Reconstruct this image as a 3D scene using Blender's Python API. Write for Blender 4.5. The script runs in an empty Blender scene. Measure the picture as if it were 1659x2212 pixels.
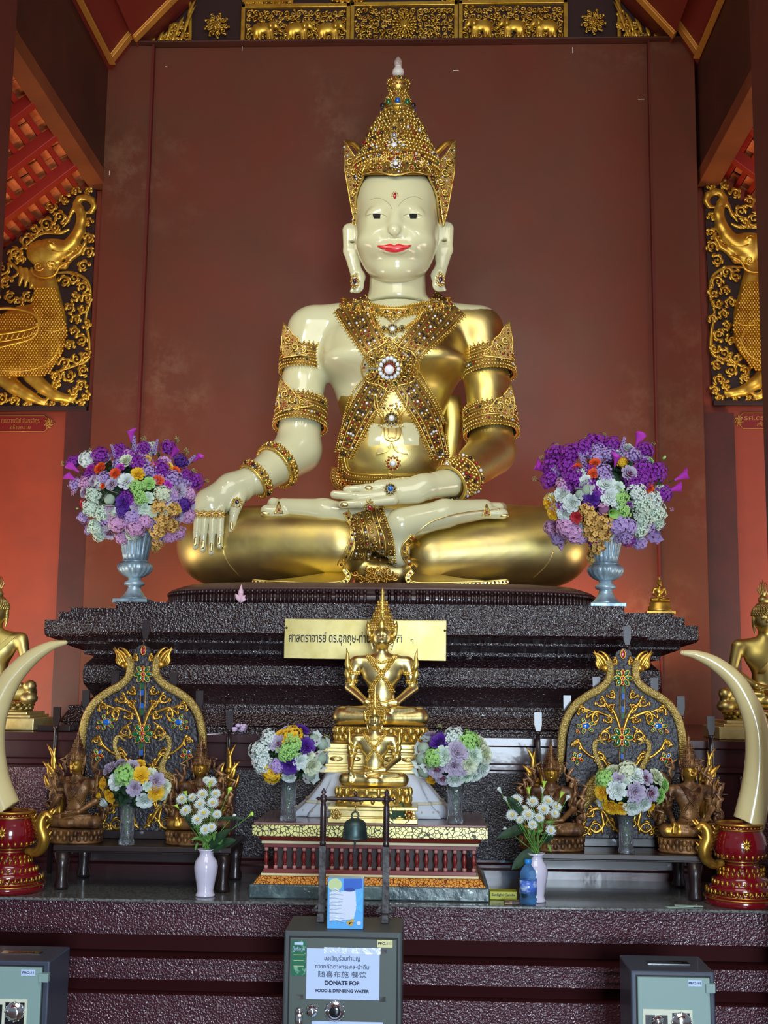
import bpy, math, random
import numpy as np
from mathutils import Vector, Matrix, Euler
PI = math.pi
R = math.radians
random.seed(7)
scene = bpy.context.scene
C = scene.collection
# ---------------------------------------------------------------- camera
FPX = 2600.0
CAM = np.array([0.0, 0.0, 1.6])
YAW, PITCH, ROLL = R(2.2), R(8.15), R(0.65)
cm = Matrix.Rotation(YAW, 4, 'Z') @ Matrix.Rotation(PI / 2 + PITCH, 4, 'X') @ Matrix.Rotation(ROLL, 4, 'Z')
cam_data = bpy.data.cameras.new('camera')
cam_data.sensor_fit = 'HORIZONTAL'
cam_data.sensor_width = 36.0
cam_data.lens = 36.0 * FPX / 1659.0
cam_data.clip_start = 0.05
cam_data.clip_end = 100
cam = bpy.data.objects.new('camera', cam_data)
cam.matrix_world = Matrix.Translation(Vector(CAM)) @ cm
C.objects.link(cam)
scene.camera = cam
RM = np.array(cm.to_3x3())

# ---------------------------------------------------------------- view + world + lights
scene.view_settings.view_transform = 'Standard'
scene.view_settings.look = 'None'
scene.view_settings.gamma = 1.0
scene.view_settings.use_curve_mapping = False
scene.view_settings.exposure = 0.0
w = bpy.data.worlds.new('world'); scene.world = w; w.use_nodes = True
w.node_tree.nodes['Background'].inputs[0].default_value = (0.80, 0.86, 1.0, 1)
w.node_tree.nodes['Background'].inputs[1].default_value = 0.25

def area(name, loc, target, sx, sy, power, col):
    l = bpy.data.lights.new(name, 'AREA'); l.shape = 'RECTANGLE'; l.size = sx; l.size_y = sy
    l.energy = power; l.color = col
    o = bpy.data.objects.new(name, l); C.objects.link(o); o.location = loc
    o.rotation_euler = (Vector(target) - Vector(loc)).to_track_quat('-Z', 'Y').to_euler()
    return o
def spot(name, loc, target, power, col, ang=50, size=0.12):
    l = bpy.data.lights.new(name, 'SPOT'); l.energy = power; l.color = col; l.spot_size = R(ang); l.spot_blend = 0.7
    l.shadow_soft_size = size
    o = bpy.data.objects.new(name, l); C.objects.link(o); o.location = loc
    o.rotation_euler = (Vector(target) - Vector(loc)).to_track_quat('-Z', 'Y').to_euler()
    return o
area('doorway_daylight', (1.1, -3.5, 1.7), (0.2, 6, 1.5), 1.6, 2.2, 530, (0.70, 0.85, 1.0))
area('side_wall_fill_left', (-3.4, 6.2, 1.3), (-1.9, 8.4, 1.7), 1.4, 1.2, 36, (1.0, 0.72, 0.50))  # added warm fill from off frame for the orange lower wall
area('side_wall_fill_right', (3.4, 6.2, 1.3), (1.9, 8.4, 1.7), 1.4, 1.2, 32, (1.0, 0.72, 0.50))  # same added fill on the right, no window behind it
area('wall_glow_fill', (-0.15, 7.97, 1.75), (-0.15, 8.22, 2.6), 3.2, 0.1, 62, (1.0, 0.60, 0.34))  # added unseen strip behind the pedestal for the orange glow up the wall
area('aisle_fill_left', (-2.9, 6.0, 0.9), (-2.3, 7.6, 4.4), 1.8, 2.2, 60, (1.0, 0.90, 0.74))  # added fill aimed up to brighten the aisle roof and carved panel
area('aisle_fill_right', (2.9, 6.0, 0.9), (2.3, 7.6, 4.4), 1.8, 2.2, 52, (1.0, 0.90, 0.74))  # matching added fill under the right aisle roof
area('nave_fill', (0.0, 1.0, 5.6), (0.0, 6.6, 2.2), 4.0, 2.5, 150, (1.0, 0.97, 0.84))  # added soft overhead fill to brighten the gold, not a fixture
spot('ceiling_spot_left', (-1.7, 3.6, 5.4), (-0.1, 7.0, 3.4), 200, (1.0, 0.95, 0.72), 40, 0.25)
spot('ceiling_spot_right', (1.9, 3.8, 5.4), (-0.1, 7.0, 3.2), 200, (1.0, 0.95, 0.72), 40, 0.25)

# ---------------------------------------------------------------- pixel helpers
def ray(px, py):
    d = RM @ np.array([(px - 829.5) / FPX, -(py - 1106.0) / FPX, -1.0])
    return d
def P(px, py, Y):
    d = ray(px, py); t = Y / d[1]
    return CAM + d * t
def V(px, py, Y): return Vector(P(px, py, Y))
def s(Y): return Y / FPX
def proj(v):
    q = (np.asarray(v) - CAM) @ RM
    return np.stack([829.5 + FPX * q[..., 0] / -q[..., 2], 1106.0 - FPX * q[..., 1] / -q[..., 2]], -1)

# ---------------------------------------------------------------- materials
def lin(c):
    out = []
    for x in c[:3]:
        x = x / 255.0
        out.append(x / 12.92 if x <= 0.04045 else ((x + 0.055) / 1.055) ** 2.4)
    return (out[0], out[1], out[2], 1.0)
def mat(name, col, rough=0.5, metal=0.0, var=None, bump=None, rvar=None, coat=0.0, trans=0.0, ior=1.45, alpha=1.0, sss=0, spec=0.5):
    """col sRGB 0-255; var=(scale, col2, lo, hi) noise mottling; bump=(scale,strength,detail); rvar=(scale,r2)"""
    m = bpy.data.materials.new(name); m.use_nodes = True
    nt = m.node_tree; b = nt.nodes['Principled BSDF']
    b.inputs['Base Color'].default_value = lin(col)
    b.inputs['Roughness'].default_value = rough
    b.inputs['Metallic'].default_value = metal
    b.inputs['Specular IOR Level'].default_value = spec
    b.inputs['IOR'].default_value = ior
    b.inputs['Coat Weight'].default_value = coat
    b.inputs['Coat Roughness'].default_value = 0.08
    b.inputs['Transmission Weight'].default_value = trans
    b.inputs['Alpha'].default_value = alpha
    tc = nt.nodes.new('ShaderNodeTexCoord')
    if var:
        n = nt.nodes.new('ShaderNodeTexNoise'); n.inputs['Scale'].default_value = var[0]; n.inputs['Detail'].default_value = 6
        n.inputs['Roughness'].default_value = 0.62
        nt.links.new(tc.outputs['Object'], n.inputs['Vector'])
        mr = nt.nodes.new('ShaderNodeMapRange'); mr.inputs[1].default_value = var[2] if len(var) > 2 else 0.38
        mr.inputs[2].default_value = var[3] if len(var) > 3 else 0.66
        nt.links.new(n.outputs['Fac'], mr.inputs[0])
        mx = nt.nodes.new('ShaderNodeMix'); mx.data_type = 'RGBA'
        mx.inputs[6].default_value = lin(col); mx.inputs[7].default_value = lin(var[1])
        nt.links.new(mr.outputs[0], mx.inputs[0]); nt.links.new(mx.outputs[2], b.inputs['Base Color'])
    if rvar:
        n = nt.nodes.new('ShaderNodeTexNoise'); n.inputs['Scale'].default_value = rvar[0]; n.inputs['Detail'].default_value = 5
        nt.links.new(tc.outputs['Object'], n.inputs['Vector'])
        mr = nt.nodes.new('ShaderNodeMapRange'); mr.inputs[1].default_value = 0.35; mr.inputs[2].default_value = 0.65
        mr.inputs[3].default_value = rough; mr.inputs[4].default_value = rvar[1]
        nt.links.new(n.outputs['Fac'], mr.inputs[0]); nt.links.new(mr.outputs[0], b.inputs['Roughness'])
    if bump:
        n = nt.nodes.new('ShaderNodeTexNoise'); n.inputs['Scale'].default_value = bump[0]
        n.inputs['Detail'].default_value = bump[2] if len(bump) > 2 else 3
        nt.links.new(tc.outputs['Object'], n.inputs['Vector'])
        bp = nt.nodes.new('ShaderNodeBump'); bp.inputs['Strength'].default_value = bump[1]; bp.inputs['Distance'].default_value = 0.01
        nt.links.new(n.outputs['Fac'], bp.inputs['Height']); nt.links.new(bp.outputs['Normal'], b.inputs['Normal'])
        if coat: nt.links.new(bp.outputs['Normal'], b.inputs['Coat Normal'])
    if sss:
        b.inputs['Subsurface Weight'].default_value = sss; b.inputs['Subsurface Scale'].default_value = 0.01
    return m
M = {}
M['wall'] = mat('wall_red_paint', (108, 49, 33), 0.55, var=(1.1, (92, 54, 36), 0.35, 0.7), bump=(3.0, 0.10, 8), rvar=(1.6, 0.38), spec=0.35)
def scuffs(m, col):
    """worn paler patches rubbed into the paint"""
    nt = m.node_tree; b = nt.nodes['Principled BSDF']; src = b.inputs['Base Color'].links[0].from_socket; tc = nt.nodes['Texture Coordinate']
    n1 = nt.nodes.new('ShaderNodeTexNoise'); n1.inputs['Scale'].default_value = 0.85; n1.inputs['Detail'].default_value = 3; n2 = nt.nodes.new('ShaderNodeTexNoise'); n2.inputs['Scale'].default_value = 6; n2.inputs['Detail'].default_value = 9; n2.inputs['Roughness'].default_value = .75
    for n in (n1, n2): nt.links.new(tc.outputs['Object'], n.inputs['Vector'])
    a = nt.nodes.new('ShaderNodeMapRange'); a.inputs[1].default_value = .53; a.inputs[2].default_value = .72; nt.links.new(n1.outputs['Fac'], a.inputs[0])
    c = nt.nodes.new('ShaderNodeMapRange'); c.inputs[1].default_value = .46; c.inputs[2].default_value = .66; nt.links.new(n2.outputs['Fac'], c.inputs[0])
    mu = nt.nodes.new('ShaderNodeMath'); mu.operation = 'MULTIPLY'; nt.links.new(a.outputs[0], mu.inputs[0]); nt.links.new(c.outputs[0], mu.inputs[1])
    mx = nt.nodes.new('ShaderNodeMix'); mx.data_type = 'RGBA'; mx.inputs[7].default_value = lin(col); nt.links.new(mu.outputs[0], mx.inputs[0]); nt.links.new(src, mx.inputs[6]); nt.links.new(mx.outputs[2], b.inputs['Base Color'])
scuffs(M['wall'], (128, 92, 70))
M['wall_side'] = mat('wall_side_red_paint', (160, 62, 36), 0.5, var=(1.4, (136, 56, 36)), bump=(3.0, 0.08, 8))
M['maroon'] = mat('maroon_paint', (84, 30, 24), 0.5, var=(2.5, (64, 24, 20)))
M['dark_wood'] = mat('dark_brown_beam', (74, 34, 24), 0.55, var=(2.0, (58, 28, 20)))
M['beam'] = mat('beam_brown', (132, 70, 40), 0.5, var=(2.0, (112, 58, 34)))
M['ceiling'] = mat('ceiling_red', (110, 34, 26), 0.55)
M['upper'] = mat('upper_wall_dark', (50, 24, 20), 0.6)
M['groove'] = mat('groove_red', (96, 26, 20), 0.5)
M['rafter'] = mat('rafter_red', (150, 36, 26), 0.45)
M['tile'] = mat('roof_tile_orange', (244, 146, 88), 0.7, var=(9.0, (206, 104, 60)))
M['board'] = mat('relief_board_dark', (46, 22, 18), 0.5)
M['trim'] = mat('gold_trim_paint', (198, 140, 62), 0.4, metal=0.35)
M['lacquer'] = mat('black_maroon_lacquer', (40, 18, 22), 0.22, bump=(105.0, 0.7, 1), coat=0.5, var=(1.5, (34, 18, 22)))
M['lacquer_s'] = mat('smooth_maroon_lacquer', (56, 22, 26), 0.3, bump=(10.0, 0.12, 3), coat=0.3)
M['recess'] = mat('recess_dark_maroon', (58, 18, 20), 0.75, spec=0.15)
M['purple'] = mat('purple_maroon_lacquer', (70, 32, 42), 0.28, bump=(125.0, 0.55, 1), coat=0.35)
M['panelgrey'] = mat('textured_grey_lacquer', (46, 42, 48), 0.25, bump=(130.0, 0.8, 1), coat=0.4)
M['granite'] = mat('grey_granite', (112, 114, 112), 0.16, var=(90.0, (64, 62, 64), 0.45, 0.6), coat=0.3)
M['floor'] = mat('floor_tile', (120, 96, 84), 0.3, var=(3.0, (100, 80, 70)))
M['gold'] = mat('gold_leaf', (224, 203, 118), 0.36, metal=1.0, var=(3.2, (200, 180, 124), 0.4, 0.62), rvar=(5.0, 0.48), bump=(6.0, 0.10, 6))
M['gold_b'] = mat('bright_gold', (240, 220, 150), 0.32, metal=1.0, bump=(30, 0.1, 3))
M['gold_f'] = mat('filigree_gold', (228, 196, 106), 0.32, metal=0.9)
M['gold_d'] = mat('antique_gold', (196, 150, 62), 0.36, metal=0.85, var=(14.0, (120, 80, 34), 0.5, 0.7))
M['gold_p'] = mat('painted_gold_relief', (222, 176, 66), 0.34, metal=0.7, var=(12.0, (186, 130, 50), 0.45, 0.7))
M['gold_pale'] = mat('pale_gold_block', (226, 206, 142), 0.3, metal=0.6, var=(12.0, (200, 172, 98), 0.45, 0.7))
M['white'] = mat('cream_enamel', (206, 203, 164), 0.18, coat=0.5, var=(2.0, (200, 198, 164)))
M['white_s'] = mat('white_stone', (222, 216, 206), 0.3)
M['backing'] = mat('bronze_red_backing', (132, 104, 50), 0.45, metal=0.6, var=(40.0, (112, 48, 26), 0.56, 0.62))
M['g_red'] = mat('gem_red', (150, 14, 20), 0.08, coat=1.0)
M['g_dark'] = mat('gem_dark', (30, 14, 20), 0.06, coat=1.0)
M['g_white'] = mat('gem_clear', (226, 232, 244), 0.06, coat=1.0)
M['g_blue'] = mat('gem_blue', (16, 96, 190), 0.08, coat=1.0)
M['g_green'] = mat('gem_green', (20, 96, 54), 0.08, coat=1.0)
M['black'] = mat('eye_black', (10, 12, 14), 0.5, spec=0.2)
M['lip'] = mat('lip_red', (206, 44, 50), 0.3, coat=0.3)
M['line'] = mat('brow_line', (150, 140, 112), 0.4)
JEWEL = [M['gold_f'], M['backing'], M['g_red'], M['g_dark'], M['g_white'], M['g_blue'], M['g_green']]

# ---------------------------------------------------------------- mesh builder
_sph = {}
def sphere_data(seg, ring):
    k = (seg, ring)
    if k in _sph: return _sph[k]
    v = [(0, 0, 1)]
    for i in range(1, ring):
        t = PI * i / ring
        for j in range(seg):
            a = 2 * PI * j / seg
            v.append((math.sin(t) * math.cos(a), math.sin(t) * math.sin(a), math.cos(t)))
    v.append((0, 0, -1))
    tri, quad = [], []
    for j in range(seg):
        tri.append((0, 1 + j, 1 + (j + 1) % seg))
    for i in range(ring - 2):
        for j in range(seg):
            a = 1 + i * seg + j; b = 1 + i * seg + (j + 1) % seg
            quad.append((a, a + seg, b + seg, b))
    L = len(v) - 1
    for j in range(seg):
        tri.append((L, L - seg + (j + 1) % seg, L - seg + j))
    r = (np.array(v, float), np.array(tri), np.array(quad) if quad else np.zeros((0, 4), int))
    _sph[k] = r
    return r
def frame(t, up=(0, 0, 1)):
    t = np.asarray(t, float); t = t / (np.linalg.norm(t) + 1e-12)
    up = np.asarray(up, float)
    if abs(np.dot(t, up) / (np.linalg.norm(up) + 1e-9)) > 0.97: up = np.array([1.0, 0, 0]) if abs(t[0]) < 0.9 else np.array([0, 1.0, 0])
    a = np.cross(up, t); a /= np.linalg.norm(a)
    b = np.cross(t, a)
    return a, b, t
class MB:
    def __init__(self): self.V = []; self.F = []; self.n = 0
    def add(self, v, f, m=0, smooth=True):
        v = np.asarray(v, float).reshape(-1, 3)
        fs = f if isinstance(f, list) and len(f) and isinstance(f[0], np.ndarray) and f[0].ndim == 2 else None
        if fs is None:
            by = {}
            for q in f: by.setdefault(len(q), []).append(list(q))
            fs = [np.array(x, int) for x in by.values()]
        for a in fs:
            if len(a): self.F.append((a + self.n, m, smooth))
        self.V.append(v); self.n += len(v)
        return self
    def merge(self, o, Mx=None, mm=None):
        for v in o.V:
            if Mx is not None:
                A = np.array(Mx); v = v @ A[:3, :3].T + A[:3, 3]
            self.V.append(v)
        for a, m, sm in o.F: self.F.append((a + self.n, m if mm is None else mm, sm))
        self.n += o.n
        return self
    def box(self, a, b, m=0):
        x0, y0, z0 = a; x1, y1, z1 = b
        v = [(x0, y0, z0), (x1, y0, z0), (x1, y1, z0), (x0, y1, z0), (x0, y0, z1), (x1, y0, z1), (x1, y1, z1), (x0, y1, z1)]
        f = [(0, 3, 2, 1), (4, 5, 6, 7), (0, 1, 5, 4), (1, 2, 6, 5), (2, 3, 7, 6), (3, 0, 4, 7)]
        return self.add(v, f, m, False)
    def cbox(self, c, sz, m=0):
        c = np.asarray(c, float); h = np.asarray(sz, float) / 2
        return self.box(c - h, c + h, m)
    def ball(self, c, r, m=0, seg=8, ring=5, rot=None):
        v, t, q = sphere_data(seg, ring)
        r = np.array([r, r, r], float) if np.isscalar(r) else np.asarray(r, float)
        v = v * r
        if rot is not None: v = v @ np.asarray(rot).T
        return self.add(v + np.asarray(c, float), [t, q], m, True)
    def balls(self, cs, rs, m=0, seg=6, ring=4):
        v, t, q = sphere_data(seg, ring)
        cs = np.asarray(cs, float).reshape(-1, 3); n = len(cs)
        if n == 0: return self
        rs = np.broadcast_to(np.asarray(rs, float).reshape(-1, 1) if not np.isscalar(rs) else np.full((1, 1), rs), (n, 1))
        VV = (cs[:, None, :] + v[None] * rs[:, :, None]).reshape(-1, 3)
        off = (np.arange(n) * len(v))[:, None, None]
        return self.add(VV, [(t[None] + off).reshape(-1, 3), (q[None] + off).reshape(-1, 4)], m, True)
    def tube(self, pts, rad, m=0, seg=8, flat=1.0, up=(0, 0, 1), caps=True, closed=False, smooth=True):
        """sweep; flat scales the section along 'up' direction component b"""
        pts = [np.asarray(p, float) for p in pts]; n = len(pts)
        rad = [rad] * n if np.isscalar(rad) else list(rad)
        v = []
        pa = None
        for i in range(n):
            if closed: t = pts[(i + 1) % n] - pts[(i - 1) % n]
            else: t = pts[min(i + 1, n - 1)] - pts[max(i - 1, 0)]
            a, b, t = frame(t, up)
            if pa is not None and np.dot(a, pa) < 0: a, b = -a, -b
            pa = a
            for j in range(seg):
                an = 2 * PI * j / seg
                v.append(pts[i] + rad[i] * (math.cos(an) * a + math.sin(an) * b * flat))
        f = []
        for i in range(n - 1 if not closed else n):
            k = (i + 1) % n
            for j in range(seg):
                f.append((i * seg + j, i * seg + (j + 1) % seg, k * seg + (j + 1) % seg, k * seg + j))
        if caps and not closed:
            f.append(tuple(range(seg))[::-1]); f.append(tuple((n - 1) * seg + j for j in range(seg)))
        return self.add(v, f, m, smooth)
    def lathe(self, c, prof, m=0, seg=24, smooth=True, flute=None, mats=None, axis=None, sx=1.0, sy=1.0):
        """prof list of (r,z); flute=(n,amp) ripple"""
        v = []; c = np.asarray(c, float)
        for (r, z) in prof:
            for j in range(seg):
                a = 2 * PI * j / seg
                rr = r * (1 + (flute[1] * abs(math.cos(flute[0] * a / 2)) if flute else 0))
                v.append((c[0] + rr * math.cos(a) * sx, c[1] + rr * math.sin(a) * sy, c[2] + z))
        f = []; n = len(prof)
        for i in range(n - 1):
            for j in range(seg):
                f.append((i * seg + j, i * seg + (j + 1) % seg, (i + 1) * seg + (j + 1) % seg, (i + 1) * seg + j))
        f.append(tuple(range(seg))[::-1]); f.append(tuple((n - 1) * seg + j for j in range(seg)))
        return self.add(v, f, m, smooth)
    def prism(self, poly, y0, y1, m=0, smooth=False):
        """poly: list of (x,z) -> extruded in y"""
        n = len(poly)
        v = [(x, y0, z) for x, z in poly] + [(x, y1, z) for x, z in poly]
        f = [tuple(range(n)), tuple(range(2 * n - 1, n - 1, -1))]
        for i in range(n):
            k = (i + 1) % n; f.append((i, n + i, n + k, k))
        return self.add(v, f, m, smooth)
    def plate(self, poly3, nrm, th, m=0):
        nrm = np.asarray(nrm, float); nrm /= np.linalg.norm(nrm)
        p = [np.asarray(q, float) for q in poly3]; n = len(p)
        v = [q + nrm * th for q in p] + p
        f = [tuple(range(n)), tuple(range(2 * n - 1, n - 1, -1))]
        for i in range(n):
            k = (i + 1) % n; f.append((i, n + i, n + k, k))
        return self.add(v, f, m, False)
    def grid(self, pts, m=0, smooth=True, closed_u=False):
        """pts[i][j] grid"""
        a = np.asarray(pts, float); nu, nv = a.shape[:2]
        f = []
        for i in range(nu if closed_u else nu - 1):
            for j in range(nv - 1):
                k = (i + 1) % nu
                f.append((i * nv + j, k * nv + j, k * nv + j + 1, i * nv + j + 1))
        return self.add(a.reshape(-1, 3), f, m, smooth)
    def build(self, name, mats, parent=None, origin=None, bevel=0, solid=0, subsurf=0, attr=None):
        me = bpy.data.meshes.new(name)
        Vv = np.concatenate(self.V) if self.V else np.zeros((0, 3))
        if origin is None: origin = parent['_o'] if parent is not None and '_o' in parent else (0, 0, 0)
        og = np.array(list(origin), float)
        Vv = Vv - og
        me.vertices.add(len(Vv)); me.vertices.foreach_set('co', Vv.astype(np.float32).ravel())
        li, ls, mi, sm = [], [], [], []; k = 0
        for a, m, s_ in self.F:
            li.append(a.ravel()); c, q = a.shape
            ls.append(k + np.arange(c) * q); k += c * q
            mi.append(np.full(c, m)); sm.append(np.full(c, bool(s_)))
        li = np.concatenate(li); ls = np.concatenate(ls); mi = np.concatenate(mi); sm = np.concatenate(sm)
        me.loops.add(len(li)); me.loops.foreach_set('vertex_index', li.astype(np.int32))
        me.polygons.add(len(ls)); me.polygons.foreach_set('loop_start', ls.astype(np.int32))
        for x in (mats if isinstance(mats, (list, tuple)) else [mats]): me.materials.append(x)
        me.polygons.foreach_set('material_index', mi.astype(np.int32))
        me.polygons.foreach_set('use_smooth', sm)
        if attr is not None:
            for an, av in attr.items():
                at = me.attributes.new(an, 'FLOAT', 'POINT'); at.data.foreach_set('value', np.asarray(av, np.float32))
        me.update(calc_edges=True); me.validate()
        o = bpy.data.objects.new(name, me); C.objects.link(o)
        if parent is not None:
            o.parent = parent
            if '_o' in parent and parent.type != 'EMPTY': pass
            po = np.array(list(parent['_o'])) if '_o' in parent else np.zeros(3)
            o.location = Vector(og - po)
        else: o.location = Vector(og)
        o['_o'] = [float(x) for x in og]
        if solid:
            md = o.modifiers.new('solid', 'SOLIDIFY'); md.thickness = solid; md.offset = 0
        if bevel:
            md = o.modifiers.new('bevel', 'BEVEL'); md.width = bevel; md.segments = 2; md.limit_method = 'ANGLE'
        if subsurf:
            md = o.modifiers.new('sub', 'SUBSURF'); md.levels = subsurf; md.render_levels = subsurf
        return o
def thing(name, label, cat, loc=(0, 0, 0), group=None):
    o = bpy.data.objects.new(name, None); C.objects.link(o); o.location = Vector([float(x) for x in loc])
    o.empty_display_size = 0.05
    o['_o'] = [float(x) for x in loc]; o['label'] = label; o['category'] = cat
    if group: o['group'] = group
    return o
def tag(o, label, cat, group=None, kind=None):
    o['label'] = label; o['category'] = cat
    if group: o['group'] = group
    if kind: o['kind'] = kind
    return o
def structure(o, label=None):
    o['kind'] = 'structure'
    if label: o['label'] = label
    return o
def copy_tree(o, parent=None):
    c = o.copy(); C.objects.link(c)
    if parent is not None:
        c.parent = parent
    for ch in list(o.children): copy_tree(ch, c)
    return c
def catmull(pts, n=8, closed=False):
    p = [np.asarray(q, float) for q in pts]; out = []
    N = len(p)
    for i in range(N if closed else N - 1):
        if closed: a, b, c, d = p[(i - 1) % N], p[i], p[(i + 1) % N], p[(i + 2) % N]
        else: a, b, c, d = p[max(i - 1, 0)], p[i], p[i + 1], p[min(i + 2, N - 1)]
        for k in range(n):
            t = k / n
            out.append(0.5 * ((2 * b) + (-a + c) * t + (2 * a - 5 * b + 4 * c - d) * t * t + (-a + 3 * b - 3 * c + d) * t ** 3))
    if not closed: out.append(p[-1])
    return out
def text_obj(name, body, loc, size, material, parent=None, depth=0.0006, align='CENTER', rot=(PI / 2, 0, 0), bold=0.0, width=None):
    cu = bpy.data.curves.new(name, 'FONT'); cu.body = body; cu.size = size; cu.extrude = depth
    cu.align_x = align; cu.align_y = 'CENTER'; cu.offset = bold
    cu.materials.append(material)
    tmp = bpy.data.objects.new(name, cu); C.objects.link(tmp)
    bpy.context.view_layer.update()
    me = bpy.data.meshes.new_from_object(tmp.evaluated_get(bpy.context.evaluated_depsgraph_get()))
    bpy.data.objects.remove(tmp)
    n = len(me.vertices); co = np.zeros(n * 3); me.vertices.foreach_get('co', co); co = co.reshape(-1, 3)
    if n and width: co[:, 0] *= width / max(1e-6, co[:, 0].max() - co[:, 0].min())
    me.vertices.foreach_set('co', co.ravel().astype(np.float32)); me.update()
    if not me.materials: me.materials.append(material)
    o = bpy.data.objects.new(name, me); C.objects.link(o)
    po = np.array(list(parent['_o'])) if parent is not None and '_o' in parent else np.zeros(3)
    o.parent = parent
    o.location = Vector(np.array(loc, float) - po); o.rotation_euler = rot
    return o

# ---------------------------------------------------------------- signed distance modelling
def rc(a, b, ra, rb, flat=1.0):
    a = np.asarray(a, float); b = np.asarray(b, float)
    ba = b - a; L2 = ba @ ba
    sc = np.array([1, 1 / flat, 1.0])
    A = a * sc; B = b * sc; BA = B - A; LL = BA @ BA + 1e-12
    k = min(1.0, flat)
    def f(p):
        q = p * sc - A
        t = np.clip((q @ BA) / LL, 0, 1)
        return (np.linalg.norm(q - t[..., None] * BA, axis=-1) - (ra + t * (rb - ra))) * k
    m = max(ra, rb) * max(1, flat)
    return f, np.minimum(a, b) - m, np.maximum(a, b) + m
def el(c, r, rot=None):
    c = np.asarray(c, float); r = np.asarray(r, float)
    Rt = None if rot is None else np.array(Euler(rot).to_matrix())
    def f(p):
        q = p - c
        if Rt is not None: q = q @ Rt
        k0 = np.linalg.norm(q / r, axis=-1); k1 = np.linalg.norm(q / (r * r), axis=-1) + 1e-9
        return k0 * (k0 - 1) / k1
    m = r.max()
    return f, c - m, c + m
class SDF:
    def __init__(self): self.ops = []
    def u(self, prim, k=0.03): self.ops.append((0, prim, k)); return self
    def sub(self, prim, k=0.02): self.ops.append((1, prim, k)); return self
    def value(self, p):
        d = np.full(p.shape[:-1], 10.0)
        for op, (f, lo, hi), k in self.ops: d = self._c(d, f(p), op, k)
        return d
    @staticmethod
    def _c(d, e, op, k):
        if op == 0:
            h = np.maximum(k - np.abs(d - e), 0) / k
            return np.minimum(d, e) - h * h * k * 0.25
        e = -e
        h = np.maximum(k - np.abs(d - e), 0) / k
        return np.maximum(d, e) + h * h * k * 0.25
    def mesh(self, h, pad=0.03):
        lo = np.min([o[1][1] for o in self.ops if o[0] == 0], axis=0) - pad
        hi = np.max([o[1][2] for o in self.ops if o[0] == 0], axis=0) + pad
        n = np.ceil((hi - lo) / h).astype(int) + 1
        ax = [lo[i] + np.arange(n[i]) * h for i in range(3)]
        d = np.full(n, 1.0, np.float32)
        for op, (f, l, u_), k in self.ops:
            mg = k + 3 * h
            i0 = np.clip(np.floor((l - mg - lo) / h).astype(int), 0, n); i1 = np.clip(np.ceil((u_ + mg - lo) / h).astype(int) + 1, 0, n)
            if (i1 <= i0).any(): continue
            sl = tuple(slice(a, b) for a, b in zip(i0, i1))
            g = np.stack(np.meshgrid(*[ax[i][sl[i]] for i in range(3)], indexing='ij'), -1)
            d[sl] = self._c(d[sl], f(g), op, k)
        return surface_nets(d, lo, h)
    def march(self, px, py, near=5.0, far=8.2):
        """first hit of the camera ray through pixel(s)"""
        px = np.atleast_1d(np.asarray(px, float)); py = np.atleast_1d(np.asarray(py, float))
        dc = np.stack([(px - 829.5) / FPX, -(py - 1106.0) / FPX, -np.ones_like(px)], -1) @ RM.T
        dc /= dc[:, 1:2]
        t = np.full(len(px), near)
        for _ in range(60):
            p = CAM + dc * t[:, None]
            dd = self.value(p)
            t = np.minimum(t + np.clip(dd, -0.2, 0.4) * 0.9, far)
        p = CAM + dc * t[:, None]
        return p
    def normal(self, p, e=0.004):
        g = np.stack([self.value(p + np.eye(3)[i] * e) - self.value(p - np.eye(3)[i] * e) for i in range(3)], -1)
        return g / (np.linalg.norm(g, axis=-1, keepdims=True) + 1e-9)
def surface_nets(d, lo, h):
    ins = d < 0
    c = ins[:-1, :-1, :-1].astype(np.int8)
    for dx in (0, 1):
        for dy in (0, 1):
            for dz in (0, 1):
                if dx + dy + dz: c = c + ins[dx:d.shape[0] - 1 + dx, dy:d.shape[1] - 1 + dy, dz:d.shape[2] - 1 + dz]
    act = (c > 0) & (c < 8)
    idx = np.argwhere(act)
    vid = np.full(act.shape, -1, np.int32); vid[act] = np.arange(len(idx))
    off = np.array([(i, j, k) for i in (0, 1) for j in (0, 1) for k in (0, 1)])
    val = np.stack([d[idx[:, 0] + o[0], idx[:, 1] + o[1], idx[:, 2] + o[2]] for o in off], 1)
    acc = np.zeros((len(idx), 3)); cnt = np.zeros(len(idx))
    for a in range(8):
        for b in range(a + 1, 8):
            if np.abs(off[a] - off[b]).sum() == 1:
                va, vb = val[:, a], val[:, b]
                m = (va < 0) != (vb < 0)
                t = np.where(m, va / (va - vb + 1e-20), 0)[:, None]
                acc += np.where(m[:, None], off[a] * (1 - t) + off[b] * t, 0); cnt += m
    Vv = lo + (idx + acc / cnt[:, None]) * h
    F = []
    for ax in range(3):
        o1, o2 = (ax + 1) % 3, (ax + 2) % 3
        A = np.moveaxis(ins, ax, 0)
        df = np.argwhere(A[1:] != A[:-1])
        full = np.zeros((len(df), 3), int)
        order = [ax] + [i for i in range(3) if i != ax]
        for q in range(3): full[:, order[q]] = df[:, q]
        ok = (full[:, o1] > 0) & (full[:, o2] > 0) & (full[:, o1] < act.shape[o1]) & (full[:, o2] < act.shape[o2])
        full = full[ok]
        e1 = np.zeros(3, int); e1[o1] = 1; e2 = np.zeros(3, int); e2[o2] = 1
        g = lambda q: vid[q[:, 0], q[:, 1], q[:, 2]]
        quad = np.stack([g(full - e1 - e2), g(full - e2), g(full), g(full - e1)], 1)
        inside = ins[full[:, 0], full[:, 1], full[:, 2]]
        quad[~inside] = quad[~inside][:, ::-1]
        F.append(quad)
    F = np.concatenate(F); F = F[(F >= 0).all(1)]
    return Vv, F
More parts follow.
